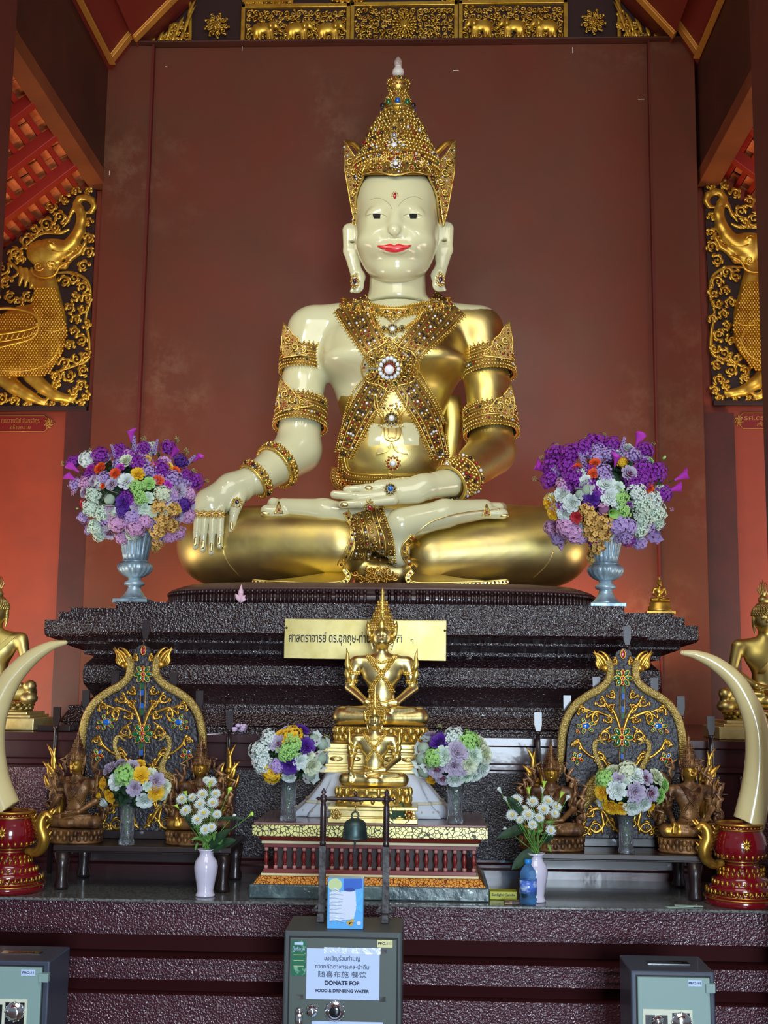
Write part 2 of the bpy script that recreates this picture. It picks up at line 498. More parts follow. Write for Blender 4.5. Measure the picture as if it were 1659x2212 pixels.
def sdf_build(sd, h, name, mats, parent, attrf=None, smooth_it=0):
    v, f = sd.mesh(h)
    mb = MB(); mb.add(v, [f], 0, True)
    o = mb.build(name, mats, parent, attr={'mask': attrf(v)} if attrf else None)
    if smooth_it:
        md = o.modifiers.new('smooth', 'SMOOTH'); md.iterations = smooth_it; md.factor = 0.5
    return o
# ================================================================= SETTING
YW = 8.30
mb = MB(); mb.box((-6, -4.5, -0.05), (6, 9, 0)); structure(mb.build('floor', M['floor']), 'temple hall floor')
xl = P(303, 900, YW)[0]; xr = P(1415, 900, YW)[0]           # central wall edges
pl = P(190, 900, 8.2)[0]; pr = P(1527, 900, 8.2)[0]         # pilaster outer edges
ztop = P(870, 98, YW)[2]
mb = MB(); mb.box((xl, YW, 0), (xr, YW + 0.3, ztop)); structure(mb.build('wall_back', M['wall'], bevel=0.006), 'central red wall behind the statue')
zA = P(237, 130, 8.2)[2]
for nm, a, b, g0, g1 in (('wall_back_left', pl, xl, xl - 0.012, xl + 0.004), ('wall_back_right', xr, pr, xr - 0.004, xr + 0.008)):
    mb = MB(); mb.box((a, YW - 0.02, 0), (b, YW + 0.28, ztop + 0.03), 0); structure(mb.build(nm, M['wall'], bevel=0.006), 'red pilaster beside the central wall')
    mb = MB(); mb.box((g0, YW - 0.045, 0), (g1, YW - 0.001, ztop), 0); structure(mb.build('trim_1' if 'left' in nm else 'trim_2', M['groove']), 'thin dark joint strip')
# aisle walls
xl2 = P(132, 1100, 8.36)[0]; xr2 = P(1592, 1100, 8.36)[0]
mb = MB(); mb.box((-4.4, 8.46, 0), (pl, 8.7, 7)); structure(mb.build('wall_left', M['wall_side']), 'orange red wall of the left aisle')
mb = MB(); mb.box((pr, 8.46, 0), (4.4, 8.7, 7)); structure(mb.build('wall_right', M['wall_side']), 'orange red wall of the right aisle')
zs = P(160, 890, 8.4)[2]
mb = MB(); mb.box((xl2, 8.36, 0), (pl, 8.47, zs)); structure(mb.build('shade_strip_left', M['maroon']), 'dark maroon strip for the shaded recess at the left pilaster')  # shade beside the pilaster built as a dark strip
mb = MB(); mb.box((pr, 8.36, 0), (xr2, 8.47, zs)); structure(mb.build('shade_strip_right', M['maroon']), 'dark maroon strip for the shaded recess at the right pilaster')  # shade on this side built as a dark strip too
# upper wall behind the friezes
mb = MB(); mb.box((pl - 0.3, 8.42, ztop - 0.2), (pr + 0.3, 8.6, 9.0)); structure(mb.build('wall_upper', M['upper']), 'dark upper gable wall')
mb = MB(); mb.box((pl + 0.05, 8.22, ztop), (pr - 0.05, 8.45, ztop + 0.012)); structure(mb.build('trim_5', M['dark_wood'], bevel=0.003), 'ledge on top of the red wall')
# nave side walls, beams, ceilings on both sides
def side(sg):
    nm = 'left' if sg < 0 else 'right'
    if sg < 0:
        A = P(237, 138, 8.2); B = P(283, 80, 8.2); Cc = P(292, 90, 8.2); D = P(700, -330, 8.2); bi = P(216, 383, 8.2); bo = P(179, 398, 8.2)
        w0 = P(200, 392, 8.4); w1 = P(0, 545, 8.4)
    else:
        A = P(1511, 124, 8.2); B = P(1463, 56, 8.2); Cc = P(1455, 82, 8.2); D = P(1100, -300, 8.2); bi = P(1520, 376, 8.2); bo = P(1566, 392, 8.2)
        w0 = P(1560, 385, 8.4); w1 = P(1659, 460, 8.4)
    yn = 1.0
    xw = bi[0]
    zb = bi[2]
    # clerestory wall above the beam
    mb = MB(); x0, x1 = sorted((xw, xw + sg * 0.13)); mb.box((x0, yn, zb), (x1, YW + 0.1, A[2] + 0.3)); structure(mb.build('wall_clerestory_' + nm, M['dark_wood']), 'dark brown upper side wall running to the camera')
    mb = MB(); x0, x1 = sorted((xw - sg * 0.004, bo[0])); mb.box((x0, yn, zb - 0.012), (x1, YW + 0.1, zb + 0.1))
    o = mb.build('longitudinal_beam', M['beam'], bevel=0.004, origin=((x0 + x1) / 2, 4, zb))
    structure(o, 'brown beam')
    o.name = 'trim_beam_' + nm
    # sloped nave ceiling
    poly = [(A[0], A[2]), (B[0], B[2]), (Cc[0], Cc[2]), (D[0], D[2]), (D[0], D[2] + 0.1), (A[0] + sg * 0.12, D[2] + 0.1), (A[0] + sg * 0.12, A[2])]
    mb = MB(); mb.prism(poly, yn, YW + 0.1); structure(mb.build('ceiling_' + nm, M['ceiling']), 'sloped dark red ceiling panel')
    # gold trims
    mb = MB()
    wv = 0.045
    mb.box((min(A[0], A[0] - sg * wv), yn, A[2] - 0.012), (max(A[0], A[0] - sg * wv), 8.2, A[2] + 0.002))
    mb2 = MB()
    def strip(a, b, wd):
        a = np.array([a[0], a[2]]); b = np.array([b[0], b[2]]); t = (b - a) / np.linalg.norm(b - a); n = np.array([-t[1], t[0]]) * wd
        q = [a - n * 0.5, b - n * 0.5, b + n * 0.5, a + n * 0.5]
        mb2.prism([tuple(x) for x in q], 8.13, 8.2)
        q = [a - n * 0.16, b - n * 0.16, b + n * 0.16, a + n * 0.16]
        mb2.prism([tuple(x) for x in q], 8.115, 8.14)
    strip(A, B, 0.045); strip(Cc, D, 0.03)
    a = mb.build('trim_edge_' + nm, M['trim'], bevel=0.004); structure(a, 'gold edge of the ceiling')
    a = mb2.build('trim_gable_' + nm, M['trim'], bevel=0.004); structure(a, 'gold moulding on the gable')
    # aisle roof: rafters along the slope, tile battens along Y
    d = w1 - w0; d[1] = 0; L = np.linalg.norm(d); t = d / L
    nrm = np.array([-t[2], 0, t[0]]); nrm = nrm if nrm[2] > 0 else -nrm
    LL = 2.6
    tl = MB()
    a0 = np.array([w0[0], 0, w0[2]]) - t * 0.1
    nb = 26; pitch = LL / nb
    mbr = MB(); mbt = MB()
    for i in range(nb):
        c = a0 + t * (i * pitch)
        e = c + t * pitch * 0.36
        q = [c + nrm * 0.02, e + nrm * 0.02, e + nrm * 0.04, c + nrm * 0.04]
        mbr.prism([(x[0], x[2]) for x in q], 2.5, 8.6, 0)
        yy = 2.5 + (i % 2) * 0.09
        while yy < 8.5:
            jx = random.uniform(-0.012, 0.012)
            c2 = c + t * pitch * 0.38 + nrm * (0.052 + random.uniform(0, .012)); e2 = c2 + t * pitch * 0.85 + nrm * 0.012
            mbt.prism([(x[0], x[2]) for x in (c2, e2, e2 + nrm * 0.012, c2 + nrm * 0.012)], yy + jx, yy + 0.165 + jx, 0)
            yy += 0.18
    for i in range(1, 13):
        yy = 8.46 - i * 0.46
        q = [a0 - nrm * 0.055, a0 + t * LL - nrm * 0.055, a0 + t * LL + nrm * 0.022, a0 + nrm * 0.022]
        mbr.prism([(x[0], x[2]) for x in q], yy - 0.035, yy + 0.035, 0)
    o = mbt.build('ceiling_tiles_' + nm, M['tile']); structure(o, 'orange clay roof tiles seen from below')
    o = mbr.build('ceiling_rafters_' + nm, M['rafter'], bevel=0.003); structure(o, 'red rafters under the aisle roof')
    mb = MB(); q = [a0 + nrm * 0.11, a0 + t * LL + nrm * 0.11, a0 + t * LL + nrm * 0.15, a0 + nrm * 0.15]
    mb.prism([(x[0], x[2]) for x in q], 2.4, 8.7); structure(mb.build('ceiling_deck_' + nm, M['upper']), 'dark roof deck above the tiles')
    # nearer arcade column just at the frame edge
    if sg < 0: c = P(-14, 250, 4.6); bx = (c[0] - 0.4, c[0])
    else: c = P(1655, 250, 4.6); bx = (c[0], c[0] + 0.4)
    mb = MB(); mb.box((bx[0], 4.45, 0), (bx[1], 4.8, 5.2)); structure(mb.build('wall_column_' + nm, M['maroon'], bevel=0.01), 'red arcade column at the edge of the view')
side(-1); side(1)

# ================================================================= ALTAR TIERS AND PEDESTAL
zg = P(830, 1951, 5.0)[2]                # granite top
XL, XR = -2.6, 2.6
def profile_block(mb, x0, x1, yf, yb, prof, m=0, side_off=True, mm=None):
    """stack of rectangular rings: prof = list of (offset outward, z)"""
    rings = []
    for (o, z) in prof:
        a = x0 - (o if side_off else 0); b = x1 + (o if side_off else 0)
        rings.append([(a, yf - o, z), (b, yf - o, z), (b, yb, z), (a, yb, z)])
    for i in range(len(rings) - 1):
        v = rings[i] + rings[i + 1]
        f = [(0, 1, 5, 4), (1, 2, 6, 5), (2, 3, 7, 6), (3, 0, 4, 7)]
        mb.add(v, f, (mm[i] if mm else m), False)
    mb.add(rings[-1], [(0, 1, 2, 3)], m, False); mb.add(rings[0], [(3, 2, 1, 0)], m, False)
# lowest tier below the granite
altar = thing('stepped_altar', 'long stepped dark maroon altar base with granite slab along the bottom of the picture', 'altar', (0, 5.3, 0))
mb = MB()
def zz(py, Y=5.0): return P(830, py, Y)[2]
pr_ = [(-0.02, 0), (-0.02, zz(2166)), (-0.06, zz(2162)), (-0.10, zz(2134)), (0.0, zz(2130)), (0.0, zz(2117)), (0.012, zz(2115)), (0.012, zz(2093)), (0.024, zz(2091)), (0.024, zz(2081)), (-0.10, zz(2078)),
       (-0.10, zz(2036)), (0.0, zz(2032)), (0.0, zz(2022)), (0.012, zz(2020)), (0.012, zz(1979)), (0.024, zz(1977)), (0.024, zz(1957)), (0.0, zz(1956)), (0.0, zg - 0.012)]
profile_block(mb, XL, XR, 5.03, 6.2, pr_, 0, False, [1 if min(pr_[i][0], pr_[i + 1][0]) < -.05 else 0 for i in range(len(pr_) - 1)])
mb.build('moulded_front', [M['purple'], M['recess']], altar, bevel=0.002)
mb = MB(); mb.box((XL, 4.985, zg - 0.012), (XR, 5.75, zg)); mb.build('granite_slab', M['granite'], altar, bevel=0.004)
# second tier
zt2 = P(830, 1592, 5.68)[2]
mb = MB()
def z2(py): return P(830, py, 5.68)[2]
pr2 = [(0.045, zg), (0.045, z2(1876)), (0.02, z2(1872)), (0.02, z2(1866)), (0, z2(1862)), (0, z2(1664)), (0.018, z2(1660)), (0.018, z2(1650)), (-0.01, z2(1647)), (-0.01, z2(1612)), (0.02, z2(1608)), (0.02, zt2)]
profile_block(mb, XL, XR, 5.72, 8.2, pr2, 0, False)
tier = thing('altar_step', 'second dark maroon altar tier rising behind the granite slab', 'altar', (0, 5.8, zg))
mb.build('tier_body', M['lacquer_s'], tier, bevel=0.002)
mb = MB()
za, zb_ = z2(1862), z2(1664)
for (a, b) in ((505, 1128), (150, 500), (1130, 1560)):
    mb = MB()
    p0 = P(a + 3, 1760, 5.71)[0]; p1 = P(b - 3, 1760, 5.71)[0]
    mb.box((p0, 5.705, za + 0.012), (p1, 5.725, zb_ - 0.008), 0)
    mb.build('textured_panel', M['panelgrey'], tier, bevel=0.002)
mb = MB()
for (a, b) in ((-60, 100), (1600, 1720)):
    mb = MB()
    p0 = P(a, 1760, 5.71)[0]; p1 = P(b, 1760, 5.71)[0]
    mb.box((p0, 5.706, za + 0.012), (p1, 5.725, zb_ - 0.008), 0)
    mb.build('side_panel', M['purple'], tier, bevel=0.002)

# pedestal with redented plan
ped = thing('statue_pedestal', 'dark lacquered redented pedestal carrying the large seated statue', 'pedestal', (P(803, 1400, 6.5)[0], 6.6, zt2))
def zp(py): return P(800, py, 5.78)[2]
def prof_ped(hi):
    e = 0.0
    return [(0.10, zt2), (0.10, zp(1583)), (0.075, zp(1581)), (0.075, zp(1575)), (0.085, zp(1572)), (0.05, zp(1545)), (0.05, zp(1536)), (0.0, zp(1533)), (0.0, zp(1526)),
            (-0.02, zp(1522)), (-0.05, zp(1515)), (-0.03, zp(1500)), (-0.005, zp(1482)), (0.0, zp(1462)), (-0.005, zp(1440)), (-0.035, zp(1425)), (-0.045, zp(1418)), (0.0, zp(1414)), (0.0, zp(1406)),
            (0.045, zp(1398)), (0.085, zp(1391)), (0.085, zp(1386)), (0.15, zp(1376)), (0.16, zp(1370)), (0.16, zp(1338)), (0.105, zp(1336)), (0.105, zp(1318)), (0.06, zp(1316)), (0.06, zp(1302) if hi else zp(1307))]
nl = P(192, 1350, 5.76)[0] + 0.16; nr = P(1403, 1380, 5.76)[0] - 0.16
fl = P(96, 1350, 6.1)[0] + 0.16; fr = P(1509, 1370, 6.1)[0] - 0.16
mb = MB()
profile_block(mb, nl, nr, 5.92, 7.9, prof_ped(1))
profile_block(mb, fl, fr, 6.26, 7.6, prof_ped(0))
mb.build('moulded_body', M['lacquer'], ped, bevel=0.003)
zpt = zp(1302)
# ================================================================= LARGE STATUE
def Pr(px, py, Y, r): return P(px, py, Y), r * Y / FPX
def RC(a, b, flat=1.0):
    """a=(px,py,Y,rpx)"""
    pa, ra = Pr(*a); pb, rb = Pr(*b)
    return rc(pa, pb, ra, rb, flat)
def EL(c, r, rot=None):
    k = c[2] / FPX
    return el(P(*c), np.array(r) * k, rot)
ZS = zpt + 0.13
clipz = (lambda p: p[..., 2] - ZS, np.array([-5.0, 4, 1]), np.array([5.0, 9, ZS]))
ST = thing('seated_crowned_statue', 'huge cream and gold seated statue with tall jewelled crown on the pedestal', 'statue', (P(825, 1270, 6.7)[0], 6.7, zpt + 0.13))
# --- lotus seat
sb = thing('lotus_plinth', 'dark rounded lotus plinth under the huge seated statue', 'plinth', (P(825, 1290, 6.65)[0], 6.65, zpt))
cxs = P(825, 1290, 6.65)[0]
rx = (P(1282, 1290, 6.65)[0] - P(370, 1290, 6.65)[0]) / 2
def sup(rx_, ry_, n=72, e=0.62):
    out = []
    for j in range(n):
        a = 2 * PI * j / n; c_, s_ = math.cos(a), math.sin(a)
        out.append((rx_ * math.copysign(abs(c_) ** e, c_), ry_ * math.copysign(abs(s_) ** e, s_)))
    return out
rings = []
for (k, z) in ((0.99, 0.002), (0.99, 0.012), (0.975, 0.012), (0.972, 0.085), (0.985, 0.09), (0.975, 0.098), (0.93, 0.118), (0.9, 0.128)):
    rings.append([(cxs + x, 6.65 + y, zpt + z) for x, y in sup(rx * k, 0.62 - rx * (1 - k))])
mb = MB(); mb.grid(np.array(rings).transpose(1, 0, 2), 0, True, closed_u=True)
mb.add(rings[-1], [tuple(range(72))], 0, False)
mb.build('plinth_top', mat('plinth_brown', (92, 66, 62), 0.4, bump=(30, .2, 3)), sb)
mb = MB()
per = sup(rx * 0.985, 0.61, 720)
per = np.array(per); seg = np.r_[0, np.cumsum(np.linalg.norm(np.diff(per, axis=0), axis=1))]
for d_ in np.arange(0, seg[-1], 0.0235):
    i = min(int(np.searchsorted(seg, d_)), len(per) - 1); x, y = per[i]
    if y > 0.25: continue
    mb.ball((cxs + x, 6.65 + y, zpt + 0.074), (0.0115, 0.0115, 0.013), 0, 6, 4)
    mb.ball((cxs + x, 6.65 + y, zpt + 0.036), (0.0095, 0.0095, 0.032), 0, 6, 4)
mb.tube([(cxs + x * 0.985, 6.65 + y * 0.985, zpt + 0.04) for x, y in per[::10]], 0.008, 0, 6, closed=True, flat=3.5)
mb.build('petal_band', mat('plinth_band', (46, 24, 26), 0.28, coat=0.4), sb)

# --- body
B = SDF()
k = 0.05
B.u(EL((850, 765, 7.02), (168, 118, 92)), k)
B.u(RC((850, 790, 7.03, 150), (848, 915, 7.03, 108), 0.66), 0.08)
B.u(EL((848, 985, 7.0), (124, 92, 96)), 0.06)
B.u(RC((690, 708, 7.03, 50), (850, 695, 7.05, 55), 1.0), 0.06)
B.u(RC((1028, 708, 7.03, 50), (860, 695, 7.05, 55), 1.0), 0.06)
B.u(EL((772, 775, 6.84), (74, 54, 26)), 0.10)
B.u(EL((930, 775, 6.84), (74, 54, 26)), 0.10)
B.u(RC((859, 585, 7.0, 62), (858, 690, 7.03, 66)), 0.05)
B.sub(el(P(859, 636, 6.8), (0.30, 0.3, 0.0045)), 0.012)
# arms
B.u(RC((668, 712, 7.02, 49), (655, 830, 6.98, 46)), 0.05)
B.u(RC((655, 830, 6.98, 46), (645, 965, 6.92, 48)), 0.03)
B.u(RC((642, 975, 6.92, 54), (552, 1036, 6.68, 35)), 0.035)
B.u(RC((1042, 716, 7.02, 48), (1053, 830, 6.98, 48)), 0.05)
B.u(RC((1053, 830, 6.98, 48), (1062, 965, 6.92, 48)), 0.03)
B.u(RC((1062, 975, 6.92, 54), (985, 1040, 6.60, 35)), 0.035)
# legs
B.u(RC((860, 1150, 7.0, 78), (466, 1178, 6.82, 82)), 0.06)
B.u(RC((860, 1150, 7.0, 78), (1190, 1178, 6.82, 82)), 0.06)
B.u(RC((735, 1176, 6.60, 70), (470, 1180, 6.76, 85)), 0.04)
B.u(RC((935, 1200, 6.60, 56), (1188, 1180, 6.76, 87)), 0.04)
B.u(RC((800, 1235, 6.6, 30), (860, 1235, 6.6, 30), 1), 0.03)
B.sub(clipz, 0.01)
def white_mask(v):
    """signed: >0 cream enamel, <0 gold leaf.  borders are where the gilder's robe edge runs"""
    q = proj(v); x, y = q[:, 0], q[:, 1]
    left_arm = np.minimum(725 - x + np.clip((y - 640) * 0.1, 0, 30), 1085 - y)
    bust = np.minimum.reduce([855 - (y) * 1.0 + np.clip((735 - x), 0, 60) * 3, (842 - x) + np.clip((800 - y), -40, 200) * 0.62 - 0, 2000 - y])
    bust = np.where(x > 900, -20, bust)
    low_notch = np.minimum.reduce([x - 795, 905 - x, y - 915, 962 - y])
    neck = np.minimum(668 - y, 40)
    m = np.maximum.reduce([bust, neck, low_notch, np.minimum(700 - x, 1070 - y)])
    m = np.where((y > 1100), -20, m)
    return m
def body_mat():
    m = bpy.data.materials.new('gilded_and_cream_enamel'); m.use_nodes = True; nt = m.node_tree
    nt.nodes.remove(nt.nodes['Principled BSDF']); out = nt.nodes['Material Output']
    def grab(src):
        b0 = src.node_tree
        mp = {}
        for n in b0.nodes:
            if n.type == 'OUTPUT_MATERIAL': continue
            c = nt.nodes.new(n.bl_idname); mp[n.name] = c
            for i, inp in enumerate(n.inputs):
                try: c.inputs[i].default_value = inp.default_value
                except Exception: pass
            for a in ('data_type',):
                if hasattr(n, a): setattr(c, a, getattr(n, a))
            if n.type == 'MIX':
                for i, inp in enumerate(n.inputs):
                    try: c.inputs[i].default_value = inp.default_value
                    except Exception: pass
        for l in b0.links:
            if l.to_node.type == 'OUTPUT_MATERIAL': continue
            fi = [i for i, o in enumerate(l.from_node.outputs) if o == l.from_socket][0]
            ti = [i for i, o in enumerate(l.to_node.inputs) if o == l.to_socket][0]
            nt.links.new(mp[l.from_node.name].outputs[fi], mp[l.to_node.name].inputs[ti])
        return mp['Principled BSDF']
    g = grab(M['gold']); wv = grab(M['white'])
    at = nt.nodes.new('ShaderNodeAttribute'); at.attribute_name = 'mask'
    tc = nt.nodes.new('ShaderNodeTexCoord'); nz = nt.nodes.new('ShaderNodeTexNoise'); nz.inputs['Scale'].default_value = 14
    nt.links.new(tc.outputs['Object'], nz.inputs['Vector'])
    ad = nt.nodes.new('ShaderNodeMath'); ad.operation = 'MULTIPLY_ADD'; ad.inputs[1].default_value = 10
    nt.links.new(nz.outputs['Fac'], ad.inputs[0]); nt.links.new(at.outputs['Fac'], ad.inputs[2])
    gt = nt.nodes.new('ShaderNodeMapRange'); gt.inputs[1].default_value = 4.6; gt.inputs[2].default_value = 5.4
    nt.links.new(ad.outputs[0], gt.inputs[0])
    mx = nt.nodes.new('ShaderNodeMixShader')
    nt.links.new(gt.outputs[0], mx.inputs[0]); nt.links.new(g.outputs[0], mx.inputs[1]); nt.links.new(wv.outputs[0], mx.inputs[2])
    nt.links.new(mx.outputs[0], out.inputs[0])
    return m
M['body'] = body_mat()
body = sdf_build(B, 0.0125, 'body', M['body'], ST, attrf=white_mask, smooth_it=2)

# --- head
H = SDF()
H.u(EL((857, 450, 6.99), (95, 105, 100)), 0.03)
H.u(EL((857, 505, 6.93), (94, 102, 84)), 0.06)
H.u(EL((857, 548, 6.90), (82, 62, 72)), 0.06)
H.u(EL((854, 582, 6.81), (36, 24, 20)), 0.09)
H.u(EL((808, 525, 6.80), (34, 34, 20)), 0.09)
H.u(EL((902, 525, 6.80), (34, 34, 20)), 0.09)
H.u(EL((853, 540, 6.745), (40, 24, 14)), 0.06)
H.u(EL((855, 415, 6.86), (70, 34, 46)), 0.06)
H.sub(EL((813, 462, 6.66), (28, 15, 20)), 0.05)
H.sub(EL((895, 462, 6.66), (28, 15, 20)), 0.05)
H.u(EL((814, 462, 6.74), (22, 12, 13)), 0.02)
H.u(EL((893, 462, 6.74), (22, 12, 13)), 0.02)
H.u(RC((853, 440, 6.75, 8), (852, 494, 6.672, 12)), 0.03)
H.u(EL((852, 499, 6.668), (13, 11, 12)), 0.02)
H.u(EL((836, 504, 6.70), (11, 8, 12)), 0.018)
H.u(EL((868, 504, 6.70), (11, 8, 12)), 0.018)
H.sub(EL((842, 510, 6.67), (6, 3.6, 9)), 0.005)
H.sub(EL((863, 510, 6.67), (6, 3.6, 9)), 0.005)
H.sub(EL((852, 522, 6.67), (4, 7, 4)), 0.014)
H.u(EL((852, 534, 6.70), (28, 6, 7)), 0.03)
H.u(EL((852, 541, 6.695), (24, 6, 9)), 0.014)
H.sub(EL((852, 555, 6.68), (26, 5, 6)), 0.025)
# ears
for sg, ex, ty, lx in ((-1, 757, 0, 772), (1, 963, -3, 948)):
    H.u(RC((ex + sg * 2, 497 + ty, 6.98, 16), (ex + sg * 1, 540 + ty, 6.98, 15), 0.6), 0.01)
    H.u(RC((ex - sg * 10, 492 + ty, 6.98, 12), (ex - sg * 10, 560 + ty, 6.98, 14), 0.6), 0.01)
    H.u(RC((ex, 545 + ty, 6.98, 15), (lx - sg * 1, 600 + ty, 6.97, 14), 0.55), 0.012)
    H.u(RC((lx - sg * 3, 598 + ty, 6.97, 15), (lx, 622 + ty, 6.96, 12), 0.5), 0.012)
    H.u(RC((lx - sg * 3, 618 + ty, 6.96, 10), (lx + sg * 13, 629 + ty, 6.95, 4), 0.5), 0.012)
    H.sub(EL((ex - sg * 3, 520 + ty, 6.942), (6, 26, 2.6)), 0.012)
    H.sub(EL((lx + sg * 2, 590 + ty, 6.938), (2.5, 16, 2.5)), 0.008)
head = sdf_build(H, 0.0052, 'head', M['white'], ST, smooth_it=2)

def hpt(px, py, off=0.0, S_=None):
    S_ = S_ or H
    p = S_.march(px, py); n = S_.normal(p)
    return p + n * off, n
def drape_line(mb, pts, r, S_, m=0, off=0.0, seg=6, n=6, taper=None, flat=1.0):
    q = np.array(catmull([(a, b) for a, b in pts], n))
    p, nn = hpt(q[:, 0], q[:, 1], off, S_)
    rr = [r * (1 if taper is None else taper(i / (len(p) - 1))) for i in range(len(p))]
    mb.tube(list(p), rr, m, seg, flat)
def patch(mb, poly, S_, off, m=0, n=14, dome=0.0):
    """fills a closed pixel polygon (x-monotone): columns between top and bottom edge"""
    poly = np.array(poly, float)
    top, bot = poly[0], poly[1]
    return
def band_patch(mb, top, bot, S_, off, m=0, nu=24, nv=6, dome=0.0, n=4):
    """surface strip between two draped pixel polylines, closed with thickness"""
    T = np.array(catmull(top, n)); Bm = np.array(catmull(bot, n))
    def rs(a):
        d = np.r_[0, np.cumsum(np.linalg.norm(np.diff(a, axis=0), axis=1))]; t = np.linspace(0, d[-1], nu)
        return np.stack([np.interp(t, d, a[:, 0]), np.interp(t, d, a[:, 1])], 1)
    T = rs(T); Bm = rs(Bm)
    g = T[:, None, :] + (Bm - T)[:, None, :] * np.linspace(0, 1, nv)[None, :, None]
    p, nn = hpt(g[..., 0].ravel(), g[..., 1].ravel(), 0, S_)
    pv = np.linspace(0, 1, nv); dm = off + dome * np.sin(pv * PI)
    o = np.tile(dm, nu)
    p2 = (p + nn * o[:, None]).reshape(nu, nv, 3)
    mb.grid(p2, m)
    pb = (p - nn * 0.006).reshape(nu, nv, 3)
    mb.grid(np.stack([p2[:, 0], pb[:, 0]], 1), m); mb.grid(np.stack([p2[:, -1], pb[:, -1]], 1), m)
    mb.grid(np.stack([p2[0], pb[0]], 1), m); mb.grid(np.stack([p2[-1], pb[-1]], 1), m)
    return p2
mb = MB()
band_patch(mb, [(816, 530), (830, 530), (843, 527), (852, 530), (861, 527), (874, 530), (887, 529)], [(816, 532), (830, 540), (843, 544), (852, 545), (861, 544), (874, 540), (887, 532)], H, 0.003, 0, 40, 8, 0.004)
mb.build('lips', M['lip'], head)
mb = MB(); drape_line(mb, [(822, 536.5), (838, 537), (852, 538.5), (866, 537), (882, 536)], 0.0014, H, 0, 0.0072); mb.build('lip_line', M['g_red'], head)
for sg in (-1, 1):
    c = 814 if sg < 0 else 892
    mb = MB(); band_patch(mb, [(c - 8, 462.5), (c + 8, 462.5)], [(c - 6, 472), (c + 7, 472)], H, 0.0085, 0, 12, 6, 0.003); mb.build('iris', M['black'], head)
    mb = MB(); e = c
    drape_line(mb, [(e - 22, 466), (e - 12, 462.5), (e, 461.5), (e + 12, 463), (e + 21, 467)], 0.0013, H, 0, 0.001)
    mb.build('eyelid_line', M['line'], head)
    mb = MB()
    bx = [(847, 452), (840, 440), (826, 430), (812, 428), (800, 432)] if sg < 0 else [(860, 446), (868, 436), (882, 427), (898, 425), (912, 431)]
    drape_line(mb, bx, 0.0012, H, 0, 0.0005); mb.build('brow', M['line'], head)
# forehead jewel
mb = MB()
p, n = hpt([853], [424], 0.004)
mb.ball(p[0], (0.010, 0.008, 0.019), 2, 10, 6)
for a in range(10):
    an = a * PI / 5
    mb.ball(p[0] + np.array([math.cos(an) * 0.018, 0.002, math.sin(an) * 0.026]), 0.004, 0, 6, 4)
mb.build('forehead_jewel', JEWEL, ST)

# --- hands (cream, gold nails)
HL = SDF()
HL.u(RC((556, 1033, 6.69, 32), (500, 1055, 6.63, 33), 1), 0.03)
HL.u(RC((500, 1055, 6.63, 32), (452, 1085, 6.58, 30), 0.9), 0.03)
HL.u(RC((520, 1062, 6.64, 24), (452, 1092, 6.56, 34), 0.7), 0.03)
nails = []
for i, (x0, x1, ye) in enumerate(((427, 422, 1182), (443, 438, 1188), (460, 456, 1194), (477, 474, 1180))):
    HL.u(RC((x0 + 2, 1092, 6.555, 9.5), (x0, 1112, 6.52, 8.8)), 0.014)
    HL.u(RC((x0, 1112, 6.52, 8.6), ((x0 + x1) / 2, 1150, 6.50, 7.8)), 0.006)
    HL.u(RC(((x0 + x1) / 2, 1150, 6.50, 7.6), (x1, ye, 6.50, 6.2)), 0.006)
    nails.append((x1, ye - 12))
HL.u(RC((520, 1070, 6.60, 14), (506, 1108, 6.55, 11)), 0.02)
HL.u(RC((506, 1108, 6.55, 10.5), (499, 1146, 6.54, 7)), 0.006)
hand = sdf_build(HL, 0.0052, 'hand', M['white'], ST, smooth_it=1)
for (x, y) in nails + [(500, 1136)]:
    mb = MB(); p, n = hpt([x], [y], -0.001, HL); mb.ball(p[0], (0.0105, 0.006, 0.026), 0, 10, 6); mb.build('fingernail', M['gold_b'], hand)
HR = SDF()
HR.u(RC((985, 1040, 6.60, 33), (915, 1052, 6.47, 27)), 0.03)
HR.u(RC((915, 1052, 6.47, 27), (838, 1060, 6.42, 22)), 0.03)
HR.u(RC((900, 1068, 6.44, 20), (836, 1075, 6.40, 16)), 0.03)
HR.u(RC((850, 1050, 6.42, 13), (790, 1055, 6.39, 10)), 0.015)
HR.u(RC((790, 1055, 6.39, 10), (748, 1058, 6.40, 8)), 0.006)
HR.u(RC((850, 1066, 6.39, 12), (775, 1073, 6.36, 10)), 0.015)
HR.u(RC((775, 1073, 6.36, 10), (722, 1068, 6.38, 9)), 0.006)
HR.u(RC((850, 1080, 6.37, 11), (780, 1088, 6.34, 9.5)), 0.015)
HR.u(RC((780, 1088, 6.34, 9.5), (738, 1090, 6.35, 8)), 0.006)
HR.u(RC((870, 1045, 6.48, 14), (815, 1046, 6.46, 9)), 0.02)
hand2 = sdf_build(HR, 0.0056, 'hand', M['white'], ST, smooth_it=1)
for x, y in ((796, 1054), (744, 1090)):
    mb = MB(); p, n = hpt([x], [y], 0.0, HR); mb.ball(p[0], (0.024, 0.008, 0.013), 0, 10, 6); mb.build('fingernail', M['gold_b'], hand2)
